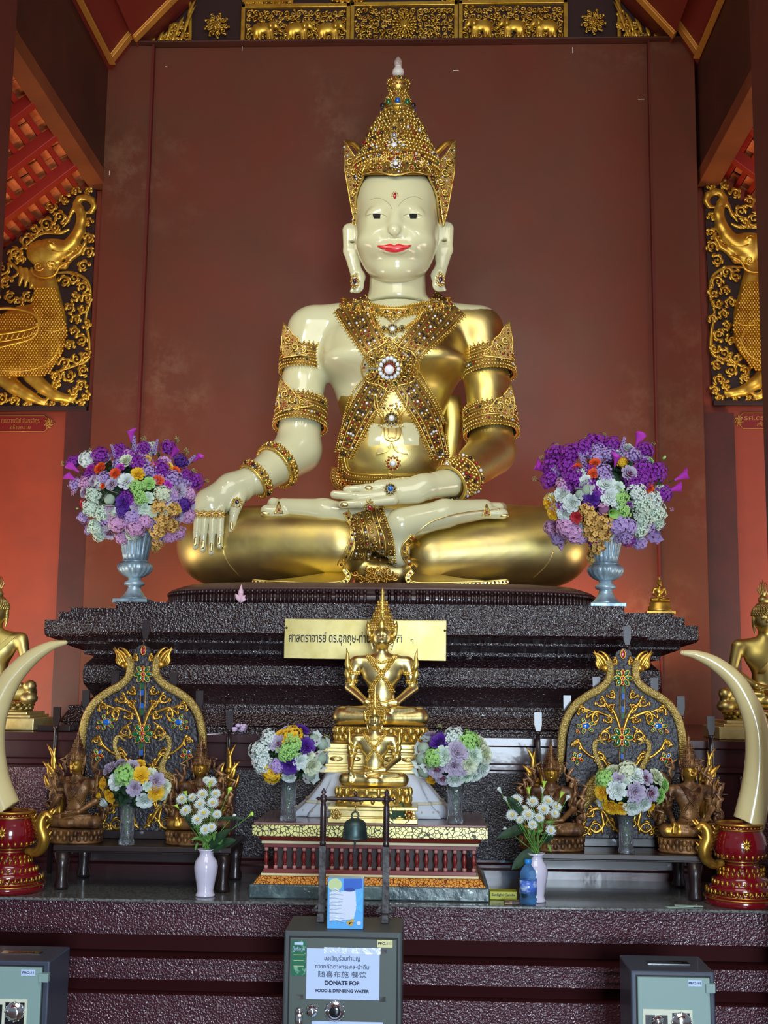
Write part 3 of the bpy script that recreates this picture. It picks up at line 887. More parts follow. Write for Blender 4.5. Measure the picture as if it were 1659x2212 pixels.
# --- feet resting on the thighs
FL = SDF()
FL.u(RC((840, 1128, 6.48, 30), (700, 1104, 6.55, 26)), 0.03)
FL.u(RC((700, 1103, 6.55, 26), (612, 1096, 6.60, 20)), 0.03)
for i in range(4): FL.u(RC((618, 1096 + i * 2, 6.60 + i * 0.03, 14), (590 - i * 3, 1092 + i * 5 - 6, 6.62 + 0.012 * i, 12 - i)), 0.008)
FL.u(RC((610, 1106, 6.57, 15), (576, 1104, 6.57, 14)), 0.008)
f1 = sdf_build(FL, 0.0065, 'foot', M['white'], ST, smooth_it=1)
FR_ = SDF()
FR_.u(RC((868, 1132, 6.44, 36), (960, 1110, 6.50, 30)), 0.03)
FR_.u(RC((960, 1109, 6.50, 30), (1045, 1100, 6.58, 22)), 0.03)
FR_.u(RC((862, 1140, 6.44, 30), (862, 1205, 6.47, 20)), 0.03)
FR_.u(RC((790, 1150, 6.46, 26), (862, 1195, 6.47, 20)), 0.03)
for i in range(4): FR_.u(RC((1040, 1098, 6.58 + i * 0.02, 14), (1078 + 2 * i, 1096, 6.60 + i * 0.03, 11)), 0.008)
FR_.u(RC((1045, 1106, 6.56, 15), (1086, 1110, 6.56, 12)), 0.008)
f2 = sdf_build(FR_, 0.0065, 'foot', M['white'], ST, smooth_it=1)
mb = MB(); p, n = hpt([572], [1109], -0.001, FL); mb.ball(p[0], (0.028, 0.008, 0.012), 0, 10, 6); mb.build('toenail', M['gold_b'], f1)
mb = MB(); p, n = hpt([1090], [1114], -0.001, FR_); mb.ball(p[0], (0.026, 0.008, 0.010), 0, 10, 6); mb.build('toenail', M['gold_b'], f2)
ALL = SDF(); ALL.ops = B.ops + H.ops + HL.ops + HR.ops + FL.ops + FR_.ops
# ================================================================= JEWELLERY OF THE LARGE STATUE
rnd = random.Random(3)
def flatmap(Y):
    f = lambda q: (np.array([P(a, b, Y) for a, b in q]), np.tile([0, -1.0, 0], (len(q), 1)))
    return f
def drapemap(S_, near=5.0):
    def f(q):
        q = np.asarray(q, float); p = S_.march(q[:, 0], q[:, 1], near); return p, S_.normal(p)
    return f
def spiral(cx, cy, r, a0, turns=1.4, sg=1, n=16, tail=0):
    out = []
    for i in range(n + 1):
        t = i / n; a = a0 + sg * t * turns * 2 * PI; rr = r * (1 - 0.82 * t)
        out.append((cx + rr * math.cos(a), cy + rr * math.sin(a)))
    return out
def curl(mb, mp, cx, cy, r, a0, turns=1.2, sg=1, rad=0.003, m=0, off=0.0, seg=5, n=14, ball=True):
    q = spiral(cx, cy, r, a0, turns, sg, n)
    p, nn = mp(q); p = p + nn * off
    rr = [rad * (0.55 + 0.6 * math.sin(PI * min(1, 0.15 + i / n))) for i in range(n + 1)]
    mb.tube(list(p), rr, m, seg)
    if ball: mb.ball(p[-1], rad * 1.5, m, 6, 4)
def pick():
    x = rnd.random()
    return 0 if x < 0.72 else 2 if x < 0.81 else 3 if x < 0.94 else 4 if x < 0.98 else 6
def inside(poly, x, y):
    c = False; n = len(poly); j = n - 1
    for i in range(n):
        xi, yi = poly[i]; xj, yj = poly[j]
        if (yi > y) != (yj > y) and x < (xj - xi) * (y - yi) / (yj - yi + 1e-12) + xi: c = not c
        j = i
    return c
def encrust(mb, mp, poly, step, size, off=0.004, gemp=True, jit=0.35, gold_only=False):
    xs = [a for a, b in poly]; ys = [b for a, b in poly]; q = []
    y = min(ys); row = 0
    while y < max(ys):
        x = min(xs) + (row % 2) * step / 2
        while x < max(xs):
            a, b = x + rnd.uniform(-jit, jit) * step, y + rnd.uniform(-jit, jit) * step
            if inside(poly, a, b): q.append((a, b))
            x += step
        y += step * 0.87; row += 1
    if not q: return
    p, nn = mp(q); p = p + nn * off
    ms = np.array([0 if gold_only else pick() for _ in q])
    for m in set(ms.tolist()):
        k = ms == m
        mb.balls(p[k], np.array([size * rnd.uniform(0.75, 1.15) for _ in range(int(k.sum()))]), m)
def resample(pts, step, n=8, closed=False):
    a = np.array(catmull(pts, n, closed)); d = np.r_[0, np.cumsum(np.linalg.norm(np.diff(a, axis=0), axis=1))]
    k = max(2, int(d[-1] / step) + 1); t = np.linspace(0, d[-1], k)
    return np.stack([np.interp(t, d, a[:, 0]), np.interp(t, d, a[:, 1])], 1)
def offset_line(a, o):
    t = np.gradient(a, axis=0); t /= np.linalg.norm(t, axis=1, keepdims=True) + 1e-9
    return a + np.stack([-t[:, 1], t[:, 0]], 1) * o
def band(mb, mp, pts, hw, rows, base=1, px=0.0026, off=0.006, width_fn=None, th=0.008):
    """rows: (v in -1..1, kind, size_px)"""
    a = resample(pts, 5)
    wf = np.array([1.0 if width_fn is None else width_fn(i / (len(a) - 1)) for i in range(len(a))])[:, None]
    def ln(v): 
        t = np.gradient(a, axis=0); t /= np.linalg.norm(t, axis=1, keepdims=True) + 1e-9
        return a + np.stack([-t[:, 1], t[:, 0]], 1) * hw * v * wf
    if base is not None:
        g = np.stack([ln(v) for v in (-1, -0.5, 0, 0.5, 1)], 1); sh = g.shape
        p, nn = mp(g.reshape(-1, 2)); A = (p + nn * off).reshape(sh[0], sh[1], 3); Bk = (p - nn * 0.006).reshape(sh[0], sh[1], 3)
        mb.grid(A, base)
        for e in (0, -1): mb.grid(np.stack([A[:, e], Bk[:, e]], 1), base); mb.grid(np.stack([A[e], Bk[e]], 1), base)
    for v, kind, sz in rows:
        L = ln(v)
        if kind == 'cord':
            p, nn = mp(L); mb.tube(list(p + nn * (off + px * sz * 0.4)), px * sz, 0, 5)
        elif kind in ('bead', 'gem', 'mix'):
            st = sz * 2.1 if kind != 'gem' else sz * 3.2
            d = np.r_[0, np.cumsum(np.linalg.norm(np.diff(L, axis=0), axis=1))]; t = np.arange(st / 2, d[-1], st)
            q = np.stack([np.interp(t, d, L[:, 0]), np.interp(t, d, L[:, 1])], 1)
            if len(q) == 0: continue
            p, nn = mp(q); p = p + nn * (off + px * sz * 0.5)
            if kind == 'bead': mb.balls(p, px * sz, 0)
            else:
                seq = [2, 3, 0, 3, 0, 3, 4] if kind == 'gem' else [0, 3, 0, 2, 0, 0, 3, 4]
                for kk in range(len(p)): mb.ball(p[kk], px * sz, seq[kk % len(seq)], 7, 4)
        elif kind == 'curl':
            st = sz * 2.3
            d = np.r_[0, np.cumsum(np.linalg.norm(np.diff(L, axis=0), axis=1))]; t = np.arange(st / 2, d[-1], st)
            for i, tt in enumerate(t):
                x = np.interp(tt, d, L[:, 0]); y = np.interp(tt, d, L[:, 1])
                curl(mb, mp, x, y, sz, rnd.uniform(0, 6.28), 1.1, 1 if i % 2 else -1, px * 1.3, 0, off + 0.003, 5, 10)
        elif kind == 'spike':
            st = sz * 1.5
            d = np.r_[0, np.cumsum(np.linalg.norm(np.diff(L, axis=0), axis=1))]; t = np.arange(st / 2, d[-1], st)
            sgn = 1 if v > 0 else -1
            t2 = np.gradient(L, axis=0); t2 /= np.linalg.norm(t2, axis=1, keepdims=True) + 1e-9
            for tt in t:
                x = np.interp(tt, d, L[:, 0]); y = np.interp(tt, d, L[:, 1])
                nx = -np.interp(tt, d, t2[:, 1]) * sgn; ny = np.interp(tt, d, t2[:, 0]) * sgn
                p, nn = mp([(x, y), (x + nx * sz, y + ny * sz)])
                mb.tube(list(p + nn * off * 0.8), [px * sz * 0.45, px * 0.4], 0, 5)
def rosette(mb, mp, cx, cy, r, center=4, ring=3, px=0.0026, off=0.01, cr=0.45, n=10):
    p, nn = mp([(cx, cy)]); o = p[0] + nn[0] * off
    mb.ball(o, (px * r * cr, px * r * cr * 0.6, px * r * cr), center, 12, 8)
    q = [(cx + r * 0.75 * math.cos(a * 2 * PI / n), cy + r * 0.75 * math.sin(a * 2 * PI / n)) for a in range(n)]
    p, nn = mp(q); mb.balls(p + nn * off * 0.8, px * r * 0.2, ring)
    q = [(cx + r * math.cos((a + .5) * 2 * PI / n), cy + r * math.sin((a + .5) * 2 * PI / n)) for a in range(n)]
    p, nn = mp(q); mb.balls(p + nn * off * 0.6, px * r * 0.18, 0)
DB = drapemap(B); DH = drapemap(H); DA = drapemap(ALL)
# ---- crossed sashes
ROWS = [(-1, 'spike', 5), (-0.95, 'bead', 2.3), (-0.8, 'cord', 1.3), (-0.62, 'mix', 2.6), (-0.45, 'cord', 1.1), (-0.22, 'mix', 3.0), (0.0, 'gem', 3.4), (0.22, 'mix', 3.0), (0.45, 'cord', 1.1), (0.62, 'mix', 2.6), (0.8, 'cord', 1.3), (0.95, 'bead', 2.3), (1, 'spike', 5)]
mb = MB(); band(mb, DB, [(757, 655), (775, 690), (800, 735), (826, 775)], 38, ROWS, width_fn=lambda t: 1.05 - 0.35 * t); mb.build('chest_sash', JEWEL, ST)
mb = MB(); band(mb, DB, [(975, 655), (945, 690), (900, 740), (862, 780)], 38, ROWS, width_fn=lambda t: 1.05 - 0.35 * t); mb.build('chest_sash', JEWEL, ST)
mb = MB(); band(mb, DB, [(862, 808), (890, 850), (925, 910), (952, 990)], 29, ROWS, width_fn=lambda t: 0.9 + 0.25 * math.sin(PI * t) - 0.3 * t); mb.build('waist_sash', JEWEL, ST)
mb = MB(); band(mb, DB, [(826, 808), (806, 850), (775, 905), (742, 985)], 29, ROWS, width_fn=lambda t: 0.9 + 0.25 * math.sin(PI * t) - 0.3 * t); mb.build('waist_sash', JEWEL, ST)
# centre medallion
mb = MB()
med = [(841, 732), (866, 752), (893, 762), (905, 790), (890, 822), (862, 832), (843, 848), (822, 832), (795, 822), (782, 790), (795, 762), (820, 750)]
p, nn = DB(resample(med + [med[0]], 7, 4)); p = p + nn * 0.022
mb.tube(list(p), 0.005, 0, 6)
encrust(mb, DB, med, 7.5, 0.0075, 0.016)
for i in range(9):
    a = i * 2 * PI / 9; curl(mb, DB, 842 + 42 * math.cos(a), 793 + 36 * math.sin(a), 12, a, 1.2, 1 if i % 2 else -1, 0.004, 0, 0.026)
rosette(mb, DB, 841, 793, 27, 4, 4, off=0.034, cr=0.42, n=14); rosette(mb, DB, 841, 793, 15, 4, 2, off=0.036, cr=0.5, n=12)
mb.build('centre_medallion', JEWEL, ST)
# necklaces
mb = MB()
band(mb, DB, [(735, 653), (790, 665), (850, 676), (905, 666), (975, 652)], 11, [(-0.9, 'bead', 2.4), (0, 'curl', 5), (0.3, 'gem', 3), (0.9, 'bead', 2.4), (1, 'spike', 5)], base=0)
tri = [(815, 672), (882, 672), (866, 688), (850, 700), (834, 688)]
encrust(mb, DB, tri, 6, 0.006, 0.012)
p, nn = DB(resample(tri + [tri[0]], 6, 2)); mb.tube(list(p + nn * 0.014), 0.0035, 0, 5)
mb.build('necklace', JEWEL, ST)
mb = MB()
band(mb, DB, [(797, 668), (806, 700), (825, 713), (850, 717), (878, 708), (902, 690), (912, 668)], 3.4, [(-0.7, 'bead', 2.2), (0.7, 'bead', 2.2)], base=0)
rosette(mb, DB, 848, 714, 12, 4, 3, off=0.016); rosette(mb, DB, 829, 712, 7, 3, 3, off=0.012); rosette(mb, DB, 868, 711, 7, 3, 3, off=0.012)
for x, y in ((834, 734), (858, 734), (846, 748)): curl(mb, DB, x, y, 9, 0, 1.2, 1, 0.004, 0, 0.014)
mb.build('jewel_chain', JEWEL, ST)
# gold chains at the body sides and belly
mb = MB()
for pts in ([(790, 812), (762, 850), (745, 900), (738, 960), (733, 1015)], [(905, 800), (930, 845), (952, 890), (962, 950), (965, 1000)]):
    band(mb, DB, pts, 4, [(0, 'bead', 2.4)], base=None)
band(mb, DB, [(742, 985), (752, 1018), (790, 1026), (835, 1028), (900, 1028), (945, 1018), (958, 990)], 5, [(-0.6, 'cord', 1.6), (0.6, 'bead', 2.4)], base=None)
mb.build('gold_chain', JEWEL, ST)
mb = MB()
for pts in ([(812, 850), (815, 880), (828, 905), (822, 925)], [(876, 850), (874, 880), (862, 905), (868, 925)]):
    band(mb, DB, pts, 5, [(-0.5, 'cord', 1.7), (0.7, 'cord', 1.7)], base=None, off=0.012)
rosette(mb, DB, 846, 908, 15, 4, 3, off=0.02); encrust(mb, DB, [(822, 870), (870, 870), (866, 895), (828, 895)], 8, 0.007, 0.016)
mb.build('stomach_pendant', JEWEL, ST)
mb = MB(); rosette(mb, DB, 849, 1000, 15, 4, 2, off=0.014); mb.build('navel_jewel', JEWEL, ST)
mb = MB()
band_patch(mb, [(828, 926), (846, 928), (866, 926)], [(822, 962), (846, 966), (872, 962)], B, 0.016, 0, 16, 6, 0.0)
band_patch(mb, [(824, 958), (836, 960)], [(812, 984), (830, 980)], B, 0.017, 0, 8, 4); band_patch(mb, [(856, 960), (870, 958)], [(862, 980), (884, 984)], B, 0.017, 0, 8, 4)
for d in (0, 8): drape_line(mb, [(830 + d, 930), (832 + d, 948), (846, 955 - d), (862 - d, 948), (864 - d, 930)], 0.004, B, 0, 0.022)
drape_line(mb, [(815, 982), (838, 975), (846, 958), (856, 975), (880, 982)], 0.004, B, 0, 0.022)
mb.build('waist_cloth', M['gold_b'], ST)
# belt
mb = MB()
band(mb, DB, [(729, 1010), (732, 1040), (770, 1052), (850, 1052), (930, 1046), (960, 1030)], 15, [(-0.9, 'bead', 2.6), (-0.6, 'cord', 1.5), (-0.3, 'bead', 3.4), (0, 'bead', 3.2), (0.3, 'cord', 1.5), (0.6, 'bead', 3.0), (0.9, 'cord', 1.6)])
motif = [(805, 1048), (812, 1036), (828, 1032), (843, 1020), (858, 1032), (876, 1036), (884, 1050), (860, 1058), (828, 1058)]
p, nn = DB(resample(motif + [motif[0]], 6, 3)); mb.tube(list(p + nn * 0.022), 0.0045, 0, 6)
encrust(mb, DB, motif, 7, 0.006, 0.014)
mb.build('jewelled_belt', JEWEL, ST)

# ---- armlets
def armlet(mb, c0, c1, r0, r1, rows, flat=1.0, tilt=0.0):
    """c=(px,py,Y) top and bottom centre, radii px"""
    A = P(*c0); Bv = P(*c1); ax = Bv - A; a, b, t = frame(ax, (0, 1, 0))
    def ring(tt, rpx, n):
        c = A + ax * tt; rr = (r0 + (r1 - r0) * tt + rpx) * c0[2] / FPX
        an = np.arange(n) * 2 * PI / n
        return c + rr * (np.cos(an)[:, None] * a + np.sin(an)[:, None] * b)
    G = np.stack([ring(tt, 2.5, 40) for tt in (0, 0.25, 0.5, 0.75, 1)], 1); mb.grid(G, 1, True, True)
    G = np.stack([ring(0, 2.5, 40), ring(0, -3, 40)], 1); mb.grid(G, 0, True, True); G = np.stack([ring(1, 2.5, 40), ring(1, -3, 40)], 1); mb.grid(G, 0, True, True)
    for tt, kind, sz in rows:
        R_ = (r0 + (r1 - r0) * tt)
        if kind == 'cord': mb.tube(list(ring(tt, 3.2, 40)), sz * 0.0026, 0, 5, closed=True)
        elif kind == 'spike':
            n = int(2 * PI * R_ / (sz * 1.4)); A1 = ring(tt, 3, n); d = sz / (np.linalg.norm(ax) / (c0[2] / FPX)); A2 = ring(tt + (d if tt > 0.5 else -d), 5, n)
            for i in range(n): mb.tube([A1[i], A2[i]], [sz * 0.0013, 0.0006], 0, 5)
        else:
            n = int(2 * PI * R_ / (sz * 2.1)); Rg = ring(tt, 3.5, n)
            if kind == 'bead': mb.balls(Rg, sz * 0.0026, 0)
            else:
                ms = np.array([pick() if kind == 'mix' else [2, 0, 3, 0, 4, 0][i % 6] for i in range(n)])
                for m in set(ms.tolist()): mb.balls(Rg[ms == m], sz * 0.0026, m)
    return ring
def flame(mb, outline, Y, core=True, bump_=0.02, curls=()):
    pts = [tuple(P(a, b, Y)) for a, b in outline]
    mb.plate([np.array(q) for q in pts], (0, -1, 0), 0.012, 1)
    mp = flatmap(Y - 0.016)
    q = [P(a, b, Y - 0.014) for a, b in outline]; mb.tube(q + [q[0]], 0.004, 0, 6)
    for (x, y, r_, sg) in curls: curl(mb, mp, x, y, r_, rnd.uniform(0, 6), 1.3, sg, 0.0042, 0, 0.004)
    encrust(mb, flatmap(Y - 0.014), outline, 6.4, 0.0062, 0.0)
AR = [(0.0, 'spike', 7), (0.06, 'bead', 2.6), (0.2, 'mix', 3.0), (0.34, 'cord', 1.8), (0.47, 'bead', 2.4), (0.6, 'cord', 1.8), (0.74, 'mix', 3.2), (0.9, 'bead', 2.8), (1.0, 'spike', 5)]
def mk_armlet(c0, c1, r0, r1, outl, curls, Yf):
    mb = MB(); armlet(mb, c0, c1, r0, r1, AR)
    flame(mb, outl, Yf, curls=curls)
    mb.build('armlet', JEWEL, ST)
mk_armlet((656, 757, 6.99), (653, 803, 6.98), 48, 48, [(612, 697), (626, 712), (632, 722), (645, 732), (648, 745), (660, 752), (668, 764), (612, 772), (608, 740)], [(622, 735, 9, 1), (636, 750, 9, -1), (655, 758, 7, 1)], 6.84)
mk_armlet((652, 868, 6.96), (648, 922, 6.93), 52, 56, [(605, 815), (618, 830), (630, 842), (640, 856), (658, 862), (678, 876), (604, 888), (600, 850)], [(616, 852, 9, 1), (632, 864, 9, -1), (652, 868, 7, 1)], 6.80)
mk_armlet((1054, 762, 6.99), (1058, 812, 6.97), 52, 55, [(1102, 692), (1088, 708), (1080, 722), (1068, 732), (1062, 748), (1048, 756), (1044, 768), (1104, 776), (1108, 740)], [(1092, 735, 9, 1), (1078, 750, 9, -1), (1058, 758, 7, 1)], 6.84)
mk_armlet((1058, 888, 6.95), (1062, 938, 6.92), 55, 57, [(1105, 828), (1094, 846), (1084, 858), (1072, 862), (1064, 874), (1048, 880), (1044, 892), (1108, 902), (1112, 870)], [(1096, 868, 9, 1), (1080, 876, 9, -1), (1062, 884, 7, 1)], 6.80)
BR = [(0, 'bead', 2.8), (0.25, 'mix', 3.4), (0.5, 'mix', 3.6), (0.75, 'mix', 3.4), (1, 'bead', 3)]
for c0, c1, r0, r1 in (((606, 1000, 6.82), (592, 1010, 6.79), 47, 45), ((560, 1030, 6.70), (546, 1040, 6.68), 38, 36)):
    mb = MB(); armlet(mb, c0, c1, r0, r1, BR); armlet(mb, c0, c1, r0 + 3, r1 + 3, [(0.3, 'spike', 8), (0.5, 'mix', 4), (0.95, 'cord', 3)]); mb.build('bracelet', JEWEL, ST)
mb = MB(); armlet(mb, (1004, 1026, 6.66), (972, 1046, 6.56), 43, 38, [(0, 'gem', 4), (0.15, 'cord', 2), (0.3, 'mix', 4), (0.45, 'mix', 4), (0.6, 'mix', 4), (0.75, 'mix', 4), (0.9, 'gem', 3), (1.0, 'cord', 3)]); mb.build('bracelet', JEWEL, ST)
# rings
DHL = drapemap(HL); DHR = drapemap(HR)
for i, x in enumerate((425, 441, 458, 475)):
    mb = MB(); c = P(x, 1112, 6.51)
    mb.tube([c + np.array([math.cos(a) * 0.024, math.sin(a) * 0.024, 0.002 * math.sin(a * 3)]) for a in np.linspace(0, 2 * PI, 17)[:-1]], 0.006, 0, 5, closed=True)
    rosette(mb, DHL, x, 1111, 8, 2, 0, off=0.008)
    mb.balls([c + np.array([math.cos(a) * 0.026, math.sin(a) * 0.026, 0.010 * (-1) ** k]) for k, a in enumerate(np.linspace(0, 2 * PI, 15)[:-1])], 0.0055, 0)
    mb.build('finger_ring', JEWEL, ST)
mb = MB(); rosette(mb, DHL, 512, 1086, 10, 3, 0, off=0.008); encrust(mb, DHL, [(502, 1078), (522, 1076), (524, 1098), (500, 1096)], 6, 0.005, 0.006); mb.build('thumb_ring', JEWEL, ST)
mb = MB(); rosette(mb, DHR, 843, 1058, 12, 5, 3, off=0.012); encrust(mb, DHR, [(836, 1042), (850, 1042), (852, 1074), (834, 1074)], 6, 0.005, 0.008); mb.build('finger_ring', JEWEL, ST)
mb = MB(); rosette(mb, DA, 798, 1093, 11, 2, 0, off=0.012); encrust(mb, DA, [(792, 1080), (804, 1080), (808, 1104), (790, 1104)], 6, 0.005, 0.008); mb.build('finger_ring', JEWEL, ST)
for x, y in ((603, 1098), (1051, 1103)):
    mb = MB(); tri = [(x, y - 14), (x + 9, y + 12), (x - 9, y + 12)]
    p, nn = DA(tri); mb.tube([q + np.array([0, -0.012, 0]) for q in p] + [p[0] + np.array([0, -0.012, 0])], 0.004, 0, 5); encrust(mb, DA, tri, 6, 0.005, 0.008); rosette(mb, DA, x, y + 4, 6, 2, 0, off=0.012)
    mb.build('toe_ring', JEWEL, ST)
# earrings
for x, y in ((766, 608), (952, 604)):
    mb = MB()
    for a in range(12):
        an = a * PI / 6; c = P(x + 8 * math.cos(an), y + 13 * math.sin(an), 6.915); mb.ball(c, 0.0075, 0, 6, 4)
    mb.ball(P(x, y, 6.915), (0.012, 0.01, 0.018), 3, 8, 6)
    for a in range(7):
        an = a * 2 * PI / 7; mb.ball(P(x + 4.5 * math.cos(an), y + 8 * math.sin(an), 6.90), 0.005, 4 if a % 2 else 2, 6, 4)
    mb.build('earring', JEWEL, ST)
# ---- ornament over the crossed legs
mb = MB()
band(mb, DA, [(790, 1104), (800, 1140), (808, 1175), (806, 1212)], 38, [(-0.98, 'bead', 2.4), (-0.8, 'curl', 8), (-0.55, 'cord', 1.6), (-0.42, 'gem', 2.8), (-0.3, 'cord', 1.6), (-0.05, 'curl', 8), (0.2, 'cord', 1.6), (0.3, 'mix', 2.8), (0.42, 'cord', 1.6), (0.62, 'curl', 7), (0.82, 'mix', 2.6), (0.98, 'cord', 1.8)], width_fn=lambda t: 1.0 + 0.35 * t * t)
mb.build('lap_ornament', JEWEL, ST)
HEM = [(-1, 'cord', 1.6), (0, 'gem', 3.0), (1, 'cord', 1.6)]
mb = MB(); band(mb, DA, [(748, 1106), (762, 1140), (756, 1180), (735, 1222)], 6, HEM, base=0); mb.build('robe_hem', JEWEL, ST)
mb = MB(); band(mb, DA, [(893, 1158), (874, 1180), (876, 1205), (898, 1228)], 6, HEM, base=0); mb.build('robe_hem', JEWEL, ST)
for pl_, hm in (([(540, 1257), (640, 1243), (735, 1222), (762, 1238), (752, 1262), (650, 1266), (570, 1262)], [(545, 1257), (600, 1261), (670, 1263), (735, 1261), (753, 1246), (742, 1230)]),
                ([(1105, 1257), (1000, 1245), (905, 1226), (872, 1240), (882, 1263), (985, 1266), (1070, 1262)], [(1098, 1257), (1035, 1261), (960, 1263), (895, 1262), (880, 1248), (893, 1233)])):
    mb = MB(); q = [P(a, b, 6.36) for a, b in pl_]; q = [np.array([x[0], x[1], max(x[2], ZS + .002)]) for x in q]
    zq = min(x[2] for x in q); q = [np.array([x[0], 6.36 + (x[2] - zq) * 2.2, x[2]]) for x in q]; mb.plate([x for x in q], (0, 1, 0), 0.14, 0); mb.build('robe_flap', M['gold'], ST, bevel=0.008)
    mb = MB(); band(mb, flatmap(6.352), hm, 4.5, [(-1, 'cord', 1.6), (0, 'gem', 2.6), (1, 'cord', 1.9)], base=0); mb.build('robe_hem', JEWEL, ST)
for ln_ in ([(480, 1180), (492, 1215), (520, 1248)], [(1195, 1190), (1180, 1222), (1150, 1250)], [(880, 1172), (930, 1128), (1000, 1108), (1080, 1100)]):
    mb = MB(); drape_line(mb, ln_, 0.004, ALL, 0, 0.001); mb.build('robe_fold', M['gold_b'], ST)
mb = MB(); mp = flatmap(6.36)
for i in range(26):
    a = rnd.uniform(0, 2 * PI); rr = rnd.random() ** 0.5
    x, y = 812 + 46 * rr * math.cos(a), 1243 + 17 * rr * math.sin(a)
    curl(mb, mp, x, y, 8, a, 1.1, rnd.choice((-1, 1)), 0.0042, 0, rnd.uniform(0, 0.03))
mb.balls([P(812 + 40 * math.cos(a) * k_, 1243 + 15 * math.sin(a) * k_, 6.33) for a in np.linspace(0, 6.28, 18) for k_ in (0.5, 1)], 0.006, 0)
mb.tube([P(768, 1252, 6.40), P(812, 1254, 6.40), P(858, 1252, 6.40)], 0.03, 0, 8, 0.6)
mb.build('flower_ornament', [M['gold_d']] + JEWEL[1:], ST)
# gilded cloth hanging behind the arm
mb = MB()
G = []
for i in range(9):
    t = i / 8; y = 855 + 175 * t; xm = 975 + 6 * math.sin(t * 5)
    G.append([P(xm - 26 + 8 * t, y, 7.05), P(xm - 8, y, 7.02), P(xm + 10, y, 7.04), P(xm + 22 - 10 * abs(t - .4), y, 7.06)])
mb.grid(G, 0); mb.build('hanging_cloth', M['gold'], ST, solid=0.012)

# ================================================================= CROWN
crown = MB()
YC = 6.98
def cxp(y): return 857 + (390 - y) * 0.015
tiers = [(96, 392), (100, 380), (100, 362), (94, 354), (88, 340), (80, 332), (80, 322), (74, 316), (70, 304), (66, 300), (62, 290), (56, 284), (54, 276), (48, 270), (47, 262), (40, 258), (40, 250), (34, 247), (34, 240), (34, 232), (30, 226), (26, 220), (27, 214), (22, 208), (18, 200), (21, 192), (23, 184), (20, 174), (14, 168)]
zc = P(857, 390, YC)[2]
def crown_pt(y, a, ro=0.0):
    base = P(cxp(y), y, YC); return base
prof = [(r * YC / FPX, P(cxp(y), y, YC)[2] - zc) for r, y in tiers]
c0 = P(857, 390, YC); c1 = P(861, 170, YC)
def ctr(z):
    t = (z - c0[2]) / (c1[2] - c0[2]); return c0 + (c1 - c0) * t
v = []
for r_, z in prof:
    c = ctr(zc + z)
    for j in range(48):
        a = 2 * PI * j / 48; v.append((c[0] + r_ * math.cos(a), c[1] + r_ * math.sin(a) * 0.98, zc + z))
f = []
for i in range(len(prof) - 1):
    for j in range(48): f.append((i * 48 + j, i * 48 + (j + 1) % 48, (i + 1) * 48 + (j + 1) % 48, (i + 1) * 48 + j))
crown.add(v, f, 0)
def crow(y, r, kind, sz, phase=0, up=0):
    z = P(cxp(y), y, YC)[2]; c = ctr(z); rr = r * YC / FPX
    n = max(6, int(2 * PI * r / (sz * 2.1)))
    an = (np.arange(n) + phase) * 2 * PI / n
    p = np.stack([c[0] + rr * np.cos(an), c[1] + rr * np.sin(an), np.full(n, z)], 1)
    if kind == 'bead': crown.balls(p, sz * 0.0027, 0)
    elif kind == 'mix':
        ms = np.array([pick() for _ in range(n)])
        for m in set(ms.tolist()): crown.balls(p[ms == m], sz * 0.0027, m)
    elif kind == 'spike':
        for i in range(n):
            o = np.array([math.cos(an[i]), math.sin(an[i]), 0]); q0 = p[i]; q1 = p[i] + o * sz * 0.0010 + np.array([0, 0, sz * 0.0045])
            crown.tube([q0, (q0 + q1) / 2 + o * 0.003, q1], [sz * 0.0014, sz * 0.0012, 0.0005], 0, 5)
    elif kind == 'cord':
        crown.tube(list(p), sz * 0.0027, 0, 5, closed=True)
    elif isinstance(kind, int):
        for i in range(n): crown.ball(p[i], sz * 0.0027, kind, 8, 6)
for y, r, kd, sz in ((388, 99, 'cord', 3), (380, 102, 'mix', 4), (371, 103, 'mix', 4), (362, 102, 'bead', 4), (354, 98, 'mix', 3.6), (350, 92, 'spike', 7), (344, 91, 'mix', 4), (334, 84, 'bead', 4), (330, 80, 'spike', 7), (325, 83, 'mix', 4), (316, 77, 'mix', 4), (312, 72, 'spike', 7), (304, 73, 'mix', 3.6), (296, 67, 'bead', 4), (290, 62, 'spike', 7), (286, 60, 'mix', 3.6), (276, 57, 'bead', 4.4), (272, 50, 'spike', 7), (266, 51, 'mix', 4), (258, 44, 'bead', 4), (255, 40, 'spike', 8), (247, 38, 'cord', 2.5), (240, 35, 'cord', 2), (224, 31, 'bead', 3), (222, 28, 'spike', 6), (214, 28, 'mix', 3), (206, 22, 'bead', 3), (203, 19, 'spike', 6), (190, 24, 'mix', 2.6), (182, 25, 'spike', 5), (176, 22, 'mix', 3)):
    crow(y, r, kd, sz, rnd.random())
for i in range(10):
    z = P(cxp(233), 233, YC)[2]; c = ctr(z); a = i * PI / 5 - PI / 2; crown.ball((c[0] + .098 * math.cos(a), c[1] + .098 * math.sin(a), z), (.017, .014, .019), (5, 6, 3)[min(i, 10 - i) % 3], 10, 6)
